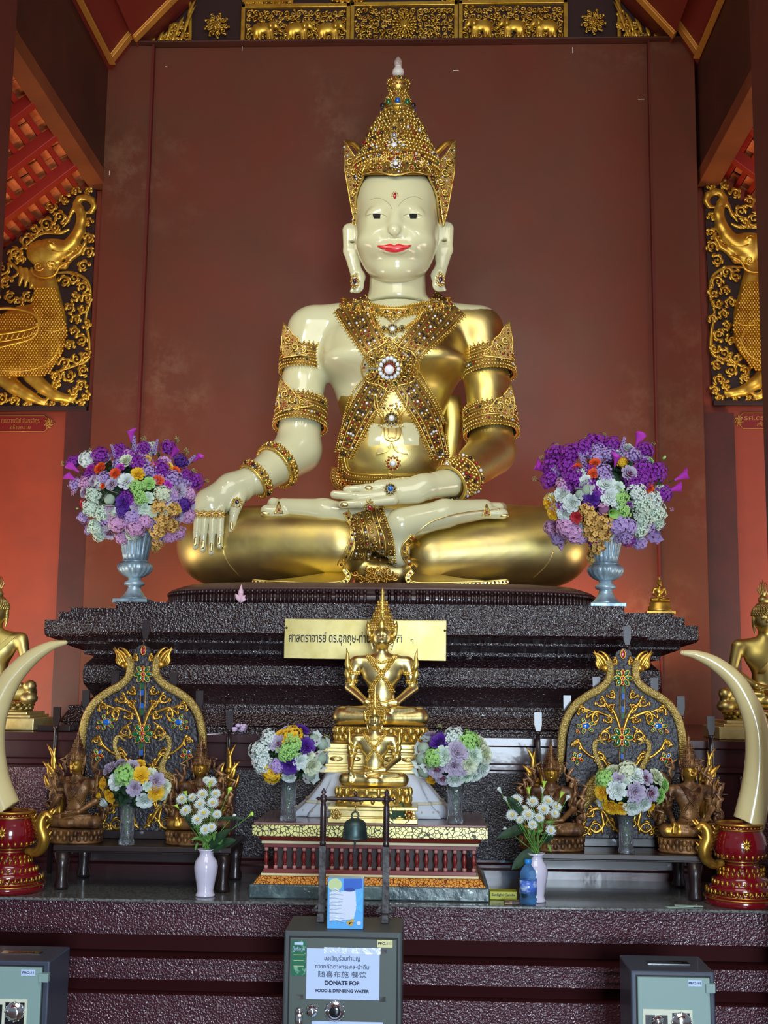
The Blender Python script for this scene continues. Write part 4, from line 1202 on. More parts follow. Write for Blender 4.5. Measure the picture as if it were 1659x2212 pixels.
# hairline cap: from the temples over the forehead
NU, NV = 60, 8
def cap_low(th):   # th=0 front
    a = abs(th)
    pts = [(0, 396), (0.10, 390), (0.28, 385), (0.55, 389), (0.85, 406), (1.1, 432), (1.35, 474), (1.6, 494), (3.2, 494)]
    return np.interp(a, [q[0] for q in pts], [q[1] for q in pts])
G = []
for i in range(NU):
    th = -PI + 2 * PI * i / NU
    yl = cap_low(th); col = []
    for j in range(NV):
        y = yl + (372 - yl) * j / (NV - 1)
        z = P(857, y, YC)[2]; hc = P(857, 455, 6.99); dz = abs(z - hc[2]) / (112 * 6.99 / FPX)
        rad = math.sqrt(max(0.12, 1 - min(1, dz) ** 2 * 0.55))
        rx_ = (100 + 4 * j / NV) * YC / FPX * rad if y < 455 else 98 * YC / FPX
        rx_ = max(rx_, 96 * YC / FPX * (1 if j < NV - 1 else 1.04))
        col.append((P(857, y, YC)[0] + rx_ * math.sin(th), 6.985 - rx_ * 1.07 * math.cos(th), z))
    G.append(col)
G = np.array(G)
crown.grid(G, 1, True, True)
for i in range(NU):
    for j in range(NV):
        for q in range(2):
            a = G[i, j] * (1 - q * 0.5) + G[(i + 1) % NU, j] * q * 0.5
            o = a - np.array([P(857, 400, YC)[0], 6.985, a[2]]); o[2] = 0; o /= np.linalg.norm(o)
            if a[1] < 7.15: crown.ball(a + o * 0.004, 0.0068 * rnd.uniform(0.8, 1.2), pick(), 6, 4)
low = [G[i, 0] for i in range(NU)]
crown.tube(low, 0.008, 0, 6, closed=True)
# front plate
fp = [(782, 378), (790, 358), (802, 352), (806, 338), (820, 330), (824, 312), (834, 302), (838, 288), (853, 268), (868, 288), (874, 302), (886, 312), (888, 330), (902, 338), (906, 352), (920, 358), (930, 378), (892, 372), (853, 380), (815, 372)]
def leanmap(Yb, k_):
    def f(q):
        q = np.asarray(q, float)
        p = np.array([P(a, b, Yb + (380 - b) * k_ + ((a - 856) / 75.0) ** 2 * 0.10) for a, b in q]); n_ = np.array([[(a - 856) / 75.0 * 0.5, -1, 0.1] for a, b in q]); n_ /= np.linalg.norm(n_, axis=1, keepdims=True)
        return p, n_
    return f
lm = leanmap(6.685, 0.00085)
g = []
for t in np.linspace(0, 1, 25):
    x = 784 + 144 * t; tp = np.interp(x, [q[0] for q in fp[:17]], [q[1] for q in fp[:17]])
    g.append([(x, 378 + (tp - 378) * u) for u in np.linspace(0, 1, 8)])
g = np.array(g); p, nn = lm(g.reshape(-1, 2)); crown.grid((p).reshape(25, 8, 3), 1); crown.grid((p - nn * 0.012).reshape(25, 8, 3), 0)
q = resample(fp + [fp[0]], 5, 3); p, nn = lm(q); crown.tube(list(p + nn * 0.006), 0.0055, 0, 6)
encrust(crown, lm, fp, 9, 0.0062, 0.004)
for cx_, cy_, r_, sg in ((825, 345, 12, 1), (882, 345, 12, -1), (834, 322, 10, 1), (874, 322, 10, -1), (804, 362, 10, 1), (904, 362, 10, -1), (840, 300, 8, 1), (867, 300, 8, -1)):
    curl(crown, lm, cx_, cy_, r_, PI / 2, 1.3, sg, 0.005, 0, 0.014)
for x, y, r_, c_ in ((852, 318, 17, 4), (855, 357, 12, 4), (852, 281, 8, 3), (852, 296, 7, 4), (822, 366, 7, 2), (888, 366, 7, 2)):
    rosette(crown, lm, x, y, r_, c_, 4 if c_ == 4 else 0, off=0.022, n=10)
crown.build('crown', JEWEL, ST)
for sg in (-1, 1):
    mb = MB()
    ol = [(743, 308), (752, 316), (766, 338), (780, 352), (800, 372), (786, 396), (776, 430), (768, 488), (760, 455), (752, 410), (745, 370)]
    if sg > 0: ol = [(1727 - x - (390 - y) * -0.0, y) for x, y in ol]
    Yf = 6.93
    mb.plate([P(a, b, Yf) for a, b in ol], (0, -1, 0), 0.03, 1)
    q = [P(a, b, Yf - 0.03) for a, b in ol]; mb.tube(q + [q[0]], 0.0055, 0, 6)
    encrust(mb, flatmap(Yf - 0.034), ol, 6.6, 0.0068, 0)
    for (x, y, r_) in ((756, 350, 9), (765, 372, 10), (775, 392, 9), (766, 415, 8)):
        curl(mb, flatmap(Yf - 0.04), x if sg < 0 else 1727 - x, y, r_, 0, 1.3, sg, 0.0045, 0, 0.0)
    # dark back scoop
    w0 = [(746, 306), (765, 312), (783, 330), (797, 352)]
    mb.tube([P(a if sg < 0 else 1727 - a, b, Yf + 0.05) for a, b in w0], [0.014, 0.02, 0.025, 0.02], 7, 6)
    mb.build('crown_wing', JEWEL + [M['gold_d']], ST)
mb = MB()
c = P(860, 165, YC)
mb.lathe(P(860, 166, YC), [(0.001, -0.005), (0.028, 0.003), (0.037, 0.022), (0.034, 0.045), (0.022, 0.058), (0.018, 0.064), (0.022, 0.068), (0.010, 0.074)], 0, 20)
mb.build('crown_bead', M['white_s'], ST)
mb = MB(); mb.lathe(P(860, 145, YC), [(0.001, -0.012), (0.008, -0.010), (0.012, 0.0), (0.024, 0.016), (0.025, 0.034), (0.015, 0.056), (0.001, 0.07)], 0, 14, False)
mb.build('crystal_tip', mat('crystal', (214, 196, 186), 0.1, trans=0.5), ST)
# ================================================================= CARVED GILDED RELIEFS
GP = M['gold_p']
def leaf(mb, p0, ang, ln, wd, Y, px, m=0, bend=0.3, th=0.5):
    """flattened pointed leaf in the XZ plane; p0 px coords, ang in image space"""
    pts, rr = [], []
    for i in range(7):
        t = i / 6; a = ang + bend * t
        pts.append(P(p0[0] + ln * t * math.cos(a), p0[1] + ln * t * math.sin(a), Y)); rr.append(max(0.0012, wd * px * (math.sin(PI * (0.12 + 0.88 * t)) ** 0.8)))
    mb.tube(pts, rr, m, 6, th, up=(0, 1, 0))
def flat_tube(mb, pxs, rs, Y, px, m=0, seg=8, n=6, th=0.7, dy=0.0):
    a = np.array([(x, y, r_) for (x, y), r_ in zip(pxs, rs)], float)
    q = np.array(catmull(list(a), n))
    mb.tube([P(x, y, Y + dy) for x, y, _ in q], [max(0.0008, r_ * px) for _, _, r_ in q], m, seg, th, up=(0, 1, 0))
def scroll(mb, cx, cy, r_, a0, sg, Y, px, rad=3.2, leaves=4, m=0):
    q = spiral(cx, cy, r_, a0, 1.25, sg, 18)
    rs = [rad * (0.45 + 0.75 * math.sin(PI * min(1, 0.2 + i / 20))) for i in range(19)]
    mb.tube([P(x, y, Y) for x, y in q], [k * px for k in rs], m, 6, 0.9, up=(0, 1, 0))
    mb.ball(P(q[-1][0], q[-1][1], Y - 0.004), rad * 1.35 * px, m, 7, 5)
    for i in range(leaves):
        t = i / leaves * 0.75; k = int(t * 18); a = a0 + sg * t * 1.25 * 2 * PI
        leaf(mb, q[k], a + sg * 0.7, r_ * 0.9, rad * 1.35, Y - 0.003, px, m, sg * 0.9)
# ---- top friezes
YF = 8.38
px8 = YF / FPX
def panel(x0, y0, x1, y1, name, label, kind):
    t = thing(name, label, 'carved panel', P((x0 + x1) / 2, y1, YF), 'carved panels above the red wall')
    a = P(x0, y0, YF); b = P(x1, y1, YF); fw = 9 * px8
    mb = MB(); X0, X1, Z0, Z1 = a[0], b[0], b[2], a[2]
    mb.box((X0, YF - 0.03, Z0), (X1, YF, Z0 + fw)); mb.box((X0, YF - 0.03, Z1 - fw), (X1, YF, Z1)); mb.box((X0, YF - 0.03, Z0), (X0 + fw, YF, Z1)); mb.box((X1 - fw, YF - 0.03, Z0), (X1, YF, Z1))
    mb.build('panel_frame', GP, t, bevel=0.003)
    mb = MB(); w_, h_ = x1 - x0 - 18, y1 - y0 - 18; n = 0
    mb.box((X0, YF - 0.004, Z0), (X1, YF, Z1), 1)
    nx, ny = int(w_ / 13), max(2, int(h_ / 13))
    for i in range(nx):
        for j in range(ny):
            x = x0 + 9 + (i + 0.5) * w_ / nx + rnd.uniform(-1.5, 1.5); y = y0 + 9 + (j + 0.5) * h_ / ny + rnd.uniform(-1.5, 1.5)
            scroll(mb, x, y, 7.0, rnd.uniform(0, 6.28), rnd.choice((-1, 1)), YF - 0.012, px8, 1.6, 2)
    mb.build('scroll_fretwork', [GP, M['board']], t)
    if kind == 'sun':
        mb = MB(); cx, cy = (x0 + x1) / 2, (y0 + y1) / 2
        for rr, nn_, w2 in ((27, 22, 3.2), (19, 18, 2.8), (12, 12, 2.4)):
            for i in range(nn_):
                a_ = i * 2 * PI / nn_; leaf(mb, (cx + (rr - 7) * math.cos(a_), cy + (rr - 7) * math.sin(a_)), a_, 9, w2, YF - 0.03 - (27 - rr) * 0.0008, px8, 0, 0)
        mb.ball(P(cx, cy, YF - 0.04), (0.035, 0.02, 0.035), 0, 14, 8); mb.ball(P(cx, cy, YF - 0.058), 0.012, 0, 8, 6)
        mb.build('sun_medallion', GP, t)
    else:
        sg = 1 if kind == 'right' else -1
        xs = (573, 646, 713) if kind == 'right' else (1036, 1107, 1176)
        for x in xs:
            E = SDF(); y = (y0 + y1) / 2 + 6; Y = YF - 0.03
            e = lambda dx, dy, rx_, ry_, dd=0.0: el(P(x + sg * dx, y + dy, Y + dd), (rx_ * px8, 0.022, ry_ * px8))
            c_ = lambda a1, b1, a2, b2, r1, r2, dd=0.0: rc(P(x + sg * a1, y + b1, Y + dd), P(x + sg * a2, y + b2, Y + dd), r1 * px8, r2 * px8)
            for pr_i in (e(-4, 0, 22, 14), e(-16, 2, 13, 13), e(17, -8, 11, 10), e(12, -6, 6, 9, -0.018)): E.u(pr_i, 0.015)
            for pr_i in (c_(24, -6, 31, 5, 5, 3), c_(31, 5, 37, 8, 3, 2), c_(24, 0, 34, -3, 2, 1), c_(-20, 6, -23, 24, 6, 4.5), c_(-12, 8, -12, 24, 5, 4), c_(6, 8, 6, 24, 5, 4), c_(13, 6, 15, 24, 5.5, 4), c_(-27, 0, -31, 12, 2, 1)): E.u(pr_i, 0.012)
            sdf_build(E, 0.0075, 'elephant_relief', GP, t)
    return t
panel(523, 13, 756, 97, 'carved_frieze', 'gilded frieze panel with elephants walking right, left of the sun medallion', 'right')
panel(758, 9, 989, 95, 'carved_frieze', 'gilded frieze panel with round sun medallion above the crown', 'sun')
panel(991, 5, 1226, 93, 'carved_frieze', 'gilded frieze panel with elephants walking left, right of the sun medallion', 'left')
for (x0, x1, y1, lb) in ((526, 634, 12, 'gilded carving resting on the far left end of the frieze, cut by the top edge'), (719, 793, 8, 'small gilded carving above the joint left of the sun medallion panel'), (952, 1027, 4, 'small gilded carving above the joint right of the sun medallion panel'), (1110, 1224, 3, 'gilded carving resting on the far right end of the frieze')):
    mb = MB(); Y = YF
    mb.box(tuple(np.array([P(x0, y1, Y)[0], Y - 0.03, P(x0, y1, Y)[2] + .012])), (P(x1, y1, Y)[0], Y, P(x0, y1, Y)[2] + 0.03))
    for i in range(int((x1 - x0) / 13)):
        for j in range(3): scroll(mb, x0 + 8 + i * 13, y1 - 8 - j * 13, 7.5, rnd.uniform(0, 6.28), rnd.choice((-1, 1)), Y - 0.014, px8, 2.2, 2)
    tag(mb.build('carved_ornament', GP, None, origin=P((x0 + x1) / 2, y1, Y)), lb, 'carving', 'carvings on top of the frieze')
for x, y, lb in ((468, 55, 'round gilded rosette on the dark gable, left of the frieze'), (1282, 47, 'round gilded rosette on the dark gable, right of the frieze')):
    mb = MB()
    for rr, n in ((19, 9), (9, 5)):
        for i in range(n): scroll(mb, x + rr * math.cos(i * 2 * PI / n), y + rr * math.sin(i * 2 * PI / n), 6.5, i * 2 * PI / n, 1, YF - 0.012, px8, 1.7, 2)
    for i in range(10):
        a = i * PI / 5; leaf(mb, (x, y), a, 9, 2.4, YF - 0.03, px8)
    mb.ball(P(x, y, YF - 0.03), 0.014, 0)
    tag(mb.build('rosette', GP, None, origin=P(x, y, YF)), lb, 'rosette', 'gilded rosettes')
for sg, lb in ((1, 'gilded flame bracket in the left gable corner'), (-1, 'gilded flame bracket in the right gable corner')):
    f = (lambda x: x) if sg > 0 else (lambda x: 1748 - x); dy = 0 if sg > 0 else -9
    mb = MB()
    for (x, y, h) in ((330, 92, 12), (345, 88, 22), (362, 82, 38), (380, 78, 48), (398, 72, 66), (406, 40, 45), (402, 60, 40), (372, 90, 24), (390, 90, 30), (352, 94, 14)):
        leaf(mb, (f(x), y + dy), -PI / 2 + sg * 0.15, h, 5.0, YF - 0.02, px8, 0, sg * 0.25)
    for i in range(16):
        x = rnd.uniform(345, 408); y = 94 - rnd.random() * min(80, max(4, (x - 335) * 0.9)); scroll(mb, f(x), y + dy, 8, rnd.uniform(0, 6), sg, YF - 0.014, px8, 2.2, 3)
    flat_tube(mb, [(f(315), 95 + dy), (f(370), 95 + dy), (f(412), 95 + dy)], [3, 5, 6], YF - 0.01, px8); flat_tube(mb, [(f(410), 96 + dy), (f(411), 40 + dy), (f(410), -10 + dy)], [5, 4, 3], YF - 0.01, px8)
    tag(mb.build('flame_bracket', GP, None, origin=P(f(380), 95, YF)), lb, 'carving', 'gilded flame brackets')

# ---- large winged elephant reliefs at both sides
YE = 8.40
pe = YE / FPX
def creature_panel(sg, label):
    f = (lambda x: x) if sg > 0 else (lambda x: 1729 - x); dy = 0 if sg > 0 else -12
    t = thing('carved_wall_panel', label, 'carved panel', P(f(60), 890 + dy, YE), 'gilded elephant panels')
    poly = [(210, 398), (196, 404), (140, 440), (60, 500), (0, 548), (-80, 610), (-80, 892), (191, 886), (200, 640)]
    mb = MB(); mb.plate([P(f(x), y + dy, YE) for x, y in (poly if sg < 0 else poly[::-1])], (0, -1, 0), 0.02, 0)
    mb.build('panel_board', M['board'], t)
    mb = MB(); q = [(-80, 886), (192, 880)]
    A_, B_ = P(f(-80), 880 + dy, YE), P(f(191), 880 + dy, YE); mb.box((min(A_[0], B_[0]), YE - 0.05, B_[2] - 0.035), (max(A_[0], B_[0]), YE - 0.018, B_[2])); mb.build('panel_rail', M['upper'], t, bevel=0.003)
    E = SDF(); Y = YE - 0.035; fl = 0.30
    def e(x, y, rx_, ry_, d_=0.045, off=0.0): return el(P(f(x), y + dy, Y + off), (rx_ * pe, d_, ry_ * pe))
    def c(x0, y0, x1, y1, r0, r1, flat=0.5, off=0.0): return rc(P(f(x0), y0 + dy, Y + off), P(f(x1), y1 + dy, Y + off), r0 * pe, r1 * pe, flat)
    E.u(e(58, 735, 88, 82, 0.075), 0.03); E.u(e(20, 760, 80, 60, 0.075), 0.03)
    E.u(c(96, 590, 108, 690, 24, 38, 0.55), 0.04)
    E.u(e(100, 548, 42, 34, 0.055), 0.03); E.u(e(120, 540, 38, 26, 0.05), 0.03); E.u(e(82, 545, 26, 26, 0.05, -0.01), 0.02); E.u(e(108, 530, 10, 7, 0.03, -0.045), 0.02)
    tr = [(140, 540, 19), (158, 523, 16), (171, 500, 14), (177, 475, 12), (172, 452, 10), (165, 440, 8), (172, 429, 8), (186, 426, 8), (199, 433, 8), (204, 446, 7), (198, 457, 6), (189, 459, 4)]
    for a, b in zip(tr[:-1], tr[1:]): E.u(c(a[0], a[1], b[0], b[1], a[2], b[2], 0.8), 0.012)
    for a, b in zip(*[[(166, 436, 5), (156, 456, 5), (147, 476, 5), (136, 491, 3)][k:] for k in (0, 1)]): E.u(c(a[0], a[1], b[0], b[1], a[2], b[2], 0.8, -0.01), 0.01)
    for a, b in zip(*[[(150, 560, 8), (172, 545, 7), (184, 526, 5), (188, 504, 2)][k:] for k in (0, 1)]): E.u(c(a[0], a[1], b[0], b[1], a[2], b[2], 0.8), 0.01)
    for a, b in zip(*[[(118, 575, 9), (140, 575, 8), (152, 562, 5)][k:] for k in (0, 1)]): E.u(c(a[0], a[1], b[0], b[1], a[2], b[2], 0.8), 0.01)
    for k in range(6):
        x = 44 + k * 12; y = 578 + k * 3
        E.u(c(x, y, x + 3, y + 18, 5.5, 6, 0.8, -0.02), 0.008); E.u(c(x + 3, y + 18, x - 2, y + 38, 6, 4.5, 0.8, -0.02), 0.008)
    for pp in (((-5, 805, 22), (30, 835, 17), (62, 855, 13), (88, 868, 9)), ((70, 812, 20), (95, 838, 15), (122, 856, 12), (150, 862, 10))):
        for a, b in zip(pp[:-1], pp[1:]): E.u(c(a[0], a[1], b[0], b[1], a[2], b[2], 0.8), 0.015)
        for k in range(4): E.u(c(pp[-1][0], pp[-1][1], pp[-1][0] + 16 - k * 2, pp[-1][1] - 6 + k * 5, 4.5, 3, 0.8), 0.008)
    body_ = sdf_build(E, 0.012, 'winged_elephant_relief', GP, t, smooth_it=1)
    DE = drapemap(E, 7.6)
    # scale rows, wing feathers
    mb = MB(); q = []
    poly_s = [(74, 622), (120, 618), (136, 680), (146, 715), (135, 765), (100, 812), (20, 815), (-60, 800), (-60, 770), (40, 740), (80, 700), (70, 665)]
    step = 6.0; y = 618; row = 0
    while y < 815:
        x = -60 + (row % 2) * step / 2
        while x < 150:
            if inside(poly_s, x, y): q.append((f(x), y + dy))
            x += step
        y += step * 0.8; row += 1
    p, nn = DE(q); mb.balls(p, 0.0098, 0, 6, 4)
    mb.build('body_scales', GP, t)
    mb = MB()
    def dl(pts, r_, off=0.0):
        q = resample([(f(a), b + dy) for a, b in pts], 6, 4); p, nn = DE(q); mb.tube(list(p + np.array([0, -off, 0])), r_, 0, 6)
    dl([(-60, 690), (-10, 668), (40, 668), (75, 680), (84, 702), (70, 730), (20, 745), (-60, 765)], 0.011)
    dl([(-60, 728), (0, 722), (60, 712), (84, 702)], 0.010); dl([(-60, 745), (0, 738), (55, 728), (78, 718)], 0.008)
    for k in range(9): dl([(-40 + k * 12, 724 - k), (-48 + k * 12, 744 - k * 2)], 0.007)
    dl([(92, 712), (120, 715), (144, 706)], 0.008); dl([(0, 800), (60, 800), (110, 780), (132, 740)], 0.008); dl([(82, 700), (100, 705), (122, 728), (130, 770)], 0.008)
    q = []
    for j in range(9):
        for i in range(24):
            x, y = -60 + i * 6 + (j % 2) * 3, 680 + j * 5
            if inside([(-60, 694), (-10, 673), (40, 673), (72, 684), (78, 700), (50, 708), (-60, 722)], x, y): q.append((f(x), y + dy))
    p, nn = DE(q); mb.balls(p, 0.008, 0, 6, 4)
    for sx, sg2 in ((84, 1), (110, -1)): curl(mb, DE, f(sx), 575 + dy, 12, 0, 1.3, sg2 * sg, 0.007, 0, 0.004)
    dl([(68, 578), (72, 592), (95, 600), (118, 594), (130, 575), (152, 565)], 0.008); dl([(112, 540), (130, 545), (152, 540)], 0.005); dl([(100, 523), (110, 520), (118, 528)], 0.005)
    mb.build('wing_relief', GP, t)
    # scroll work around
    mb = MB(); placed = []
    for (x, y, r_) in ((60, 520, 16), (32, 548, 15), (5, 580, 15), (100, 485, 15), (75, 497, 11), (128, 468, 13), (110, 446, 12), (140, 430, 11), (163, 412, 9), (192, 412, 8), (120, 492, 10), (45, 560, 10), (12, 610, 13), (22, 640, 12), (60, 640, 12), (40, 652, 11),
                       (190, 480, 9), (194, 515, 10), (192, 545, 12), (180, 575, 12), (160, 600, 12), (178, 620, 13), (140, 608, 12), (188, 645, 11), (162, 640, 10), (150, 665, 11), (178, 668, 10), (165, 690, 10), (188, 700, 9), (160, 715, 10), (176, 735, 12), (150, 745, 10), (186, 765, 10),
                       (165, 775, 13), (140, 785, 12), (180, 800, 11), (120, 812, 11), (150, 812, 13), (175, 832, 11), (120, 830, 9), (185, 855, 9), (160, 845, 9), (30, 865, 10), (60, 875, 8), (5, 860, 12), (175, 872, 8), (110, 874, 8), (-15, 640, 14), (-20, 870, 10), (-40, 620, 12), (140, 872, 7)):
        scroll(mb, f(x), y + dy, r_, rnd.uniform(0, 6.28), rnd.choice((-1, 1)), YE - 0.035, pe, 2.9, 5)
    flat_tube(mb, [(f(x), y + dy) for x, y in ((-10, 615), (40, 590), (20, 560), (50, 535), (90, 505), (130, 503), (150, 495))], [3, 4, 4, 4, 4, 5, 3], YE - 0.03, pe)
    flat_tube(mb, [(f(x), y + dy) for x, y in ((120, 590), (160, 590), (190, 610), (195, 650), (185, 690), (192, 730), (190, 775), (160, 790), (125, 805), (112, 840))], [3, 4, 4, 4, 3, 4, 5, 4, 4, 3], YE - 0.03, pe)
    mb.build('foliage_scrolls', GP, t)
creature_panel(1, 'gilded carving of a winged elephant creature among scrolls on the left aisle wall')
creature_panel(-1, 'gilded carving of a winged elephant creature among scrolls on the right aisle wall')
# donor plaques below
def plaque(x0, x1, yc, sg, l1, l2, label, y1off):
    Y = 8.455
    t = thing('donor_plaque', label, 'plaque', P((x0 + x1) / 2, yc, Y), 'small red plaques')
    px = Y / FPX; hh = 17
    xe = x1 if sg > 0 else x0; xo = x0 if sg > 0 else x1
    pts = [(xo, yc - hh), (xe - sg * 22, yc - hh), (xe - sg * 16, yc - hh + 7), (xe, yc), (xe - sg * 16, yc + hh - 7), (xe - sg * 22, yc + hh), (xo, yc + hh)]
    if sg < 0: pts = pts[::-1]
    mb = MB(); mb.plate([P(a, b, Y) for a, b in pts], (0, -1, 0), 0.006, 0); mb.build('plaque_board', M['plaque_red'], t)
    mb = MB(); q = [P(a, b, Y - 0.009) for a, b in pts]; mb.tube(q + [q[0]], 0.0028, 0, 5)
    for i in range(7):
        a = i * 2 * PI / 7; scroll(mb, xe - sg * 13 + 4 * math.cos(a), yc + 6 * math.sin(a), 4, a, 1, Y - 0.01, px, 0.9, 1)
    mb.build('plaque_border', M['trim'], t)
    cx = (xo + xe - sg * 22) / 2
    text_obj('lettering', l1, P(cx + (0 if sg > 0 else -6), yc - 6, Y - 0.009), 0.047, M['trim'], t, width=abs(xe - xo - sg * 40) * px)
    text_obj('lettering', l2, P(cx, yc + 8, Y - 0.009), 0.040, M['trim'], t, width=46 * px)
M['plaque_red'] = mat('plaque_red', (128, 30, 26), 0.4)
plaque(-8, 118, 915, 1, 'คุณวารณีย์ จันทรวิทุร', 'สร้างถวาย', 'small red donor plaque with gold Thai lettering below the left carved panel', 0)
plaque(1583, 1712, 909, -1, 'รศ.ดร.วินิตา', 'สร้างถวาย', 'small red donor plaque with gold Thai lettering below the right carved panel', 0)
# ================================================================= SMALL SEATED FIGURES
_figcache = {}
def figure_meshes(pose, ears=True):
    if pose in _figcache: return _figcache[pose]
    S_ = SDF(); u = S_.u
    A = np.array
    for sg in (-1, 1):
        u(rc((sg * -.02, -.02, .12), (sg * .40, -.06, .105), .10, .098), .04)
        u(rc((sg * .40, -.10, .095), (sg * -.05, -.24, .09), .088, .058), .04)
        u(rc((sg * .12, -.22, .165), (sg * .34, -.14, .185), .035, .026), .02)
    u(el((0, .06, .14), (.22, .16, .12)), .06)
    u(rc((0, .05, .20), (0, .04, .42), .15, .135, .72), .06)
    u(el((0, .04, .56), (.215, .12, .15)), .08)
    u(rc((-.22, .05, .665), (0, .05, .69), .07, .08), .06); u(rc((.22, .05, .665), (0, .05, .69), .07, .08), .06)
    u(rc((0, .04, .68), (0, .02, .84), .068, .062), .03)
    u(el((0, .01, .95), (.105, .115, .13)), .02); u(el((0, -.01, .89), (.082, .09, .08)), .04)
    u(rc((0, -.10, .955), (0, -.118, .915), .010, .016), .012)
    u(el((0, -.098, .868), (.03, .012, .009)), .008)
    for sg in (-1, 1):
        u(el((sg * .115, .02, .93), (.016, .03, .06)), .01); u(rc((sg * .115, .02, .89), (sg * .10, .02, .80), .016, .013), .01)
        S_.sub(el((sg * .042, -.115, .948), (.03, .02, .014)), .012); u(el((sg * .042, -.097, .945), (.026, .012, .010)), .006)
    # viewer-left arm
    u(rc((-.27, .05, .665), (-.335, .05, .40), .068, .052), .03)
    if pose == 'touch':
        u(rc((-.335, .05, .40), (-.33, -.14, .26), .052, .034), .02)
        u(rc((-.33, -.14, .26), (-.32, -.20, .19), .034, .036), .02)
        for k in range(4): u(rc((-.345 + k * .018, -.215, .175), (-.348 + k * .02, -.215, .06 + abs(k - 1.4) * .012), .0125, .010), .006)
        u(rc((-.285, -.19, .19), (-.27, -.21, .12), .013, .010), .006)
    else:
        u(rc((-.335, .05, .40), (-.15, -.17, .25), .052, .034), .02)
        u(rc((-.15, -.17, .25), (.06, -.20, .215), .034, .022), .02)
    u(rc((.27, .05, .665), (.335, .05, .40), .068, .052), .03)
    u(rc((.335, .05, .40), (.16, -.16, .25), .052, .035), .02)
    u(rc((.16, -.16, .25), (-.02, -.20, .235), .034, .024), .02)
    for k in range(3): u(rc((-.02, -.19 - k * .018, .235 - k * .006), (-.13, -.18 - k * .02, .225 - k * .008), .014, .010), .006)
    S_.sub((lambda p: p[..., 2] - 0.012, A([-1., -1, -1]), A([1., 1, .012])), .01)
    v, f = S_.mesh(.0125)
    _figcache[pose] = (v, f, S_)
    return _figcache[pose]
def T(sc, loc): return Matrix.Translation(Vector(loc)) @ Matrix.Scale(sc, 4)
def crown_mb(detail=1.0, h=.45, seg=20, wings=True):
    mb = MB()
    prof = [(.118, -.005), (.125, .02), (.118, .05), (.10, .06), (.112, .075), (.098, .11), (.084, .12), (.092, .135), (.078, .175), (.064, .185), (.070, .20), (.056, .245), (.044, .255), (.05, .27), (.038, .305), (.026, .32), (.03, .335), (.02, .37), (.016, .385), (.024, .40), (.012, .43), (.001, .47)]
    mb.lathe((0, .015, 1.0), [(r, z * h / .45) for r, z in prof], 0, seg)
    for z, r in ((.005, .124), (.03, .126), (.08, .114), (.14, .094), (.205, .072), (.27, .052)):
        n = int(r * 2 * PI / .030)
        a = np.arange(n) * 2 * PI / n
        mb.balls(np.stack([r * np.cos(a), .015 + r * np.sin(a), np.full(n, 1.0 + z * h / .45)], 1), .0125, 0)
        for i in range(n): mb.tube([(r * math.cos(a[i]), .015 + r * math.sin(a[i]), 1.01 + z), (r * 1.02 * math.cos(a[i]), .015 + r * 1.02 * math.sin(a[i]), 1.045 + z)], [.010, .002], 0, 4)
    if wings:
        for sg in (-1, 1):
            mb.tube([(sg * .12, .0, .88), (sg * .135, -.01, .96), (sg * .145, -.01, 1.04), (sg * .155, 0, 1.10)], [.010, .026, .024, .003], 0, 6, .5, up=(0, 1, 0))
            for k in range(4): mb.ball((sg * (.128 + k * .006), -.03, .90 + k * .045), .012, 0, 6, 4)
        mb.tube([(0, -.115, .99), (0, -.118, 1.06), (0, -.09, 1.15)], [.045, .032, .003], 0, 6, .4, up=(0, 1, 0))
    return mb
_jc = []
def jewels_mb():
    """chest chains, then the armlets of each side; shared by every crowned figure"""
    if _jc: return _jc
    rs = random.Random(5); mb = MB(); S_ = figure_meshes('touch')[2]; pts_, rad_ = [], []
    def line(pts, n, r, doub=0):
        a = np.array(catmull([np.array(p) for p in pts], 8)); d = np.r_[0, np.cumsum(np.linalg.norm(np.diff(a, axis=0), axis=1))]
        for t in np.linspace(0, d[-1], n):
            x = np.interp(t, d, a[:, 0]); z = np.interp(t, d, a[:, 1])
            for o in ([0] if not doub else [-doub, 0, doub]): pts_.append((x + o, z)); rad_.append(r * rs.uniform(.8, 1.2))
    line([(-.14, .73), (-.06, .68), (0, .66), (.06, .68), (.14, .73)], 18, .012, .014)
    line([(-.15, .74), (-.05, .60), (.03, .50), (.12, .36)], 22, .012, .02)
    line([(.15, .74), (.05, .60), (-.03, .50), (-.12, .36)], 22, .012, .02)
    line([(-.13, .28), (0, .25), (.13, .28)], 14, .013, .01)
    q = np.array([(x, -.5, z) for x, z in pts_])
    for _ in range(40): q[:, 1] += np.clip(S_.value(q), -.05, .1) * .9
    ok = q[:, 1] < .3
    mb.balls(q[ok] - np.array([0, .005, 0]), np.array(rad_)[ok], 0, 5, 4)
    for i in range(9):
        a = i * PI * 2 / 9; mb.ball((.035 * math.cos(a), -.10, .55 + .035 * math.sin(a)), .013, 0, 5, 4)
    _jc.append(mb)
    for sg in (-1, 1):
        mb = MB()
        for (z, x, r) in ((.56, .292, .064), (.54, .296, .062), (.47, .315, .058), (.45, .32, .058)):
            a = np.linspace(0, 2 * PI, 17)[:-1]
            ring = np.stack([sg * x + r * np.cos(a), .05 + r * np.sin(a), np.full(16, z)], 1)
            mb.tube(list(ring), .008, 0, 5, closed=True); mb.balls(ring, .012, 0, 5, 4)
        for (z, r) in ((.56, .02), (.46, .018)):
            mb.tube([(sg * .335, -.01, z), (sg * .365, -.01, z + .09), (sg * .36, 0, z + .17), (sg * .375, 0, z + .25)], [.035, .03, .018, .002], 0, 6, .5, up=(0, 1, 0))
        _jc.append(mb)
    return _jc
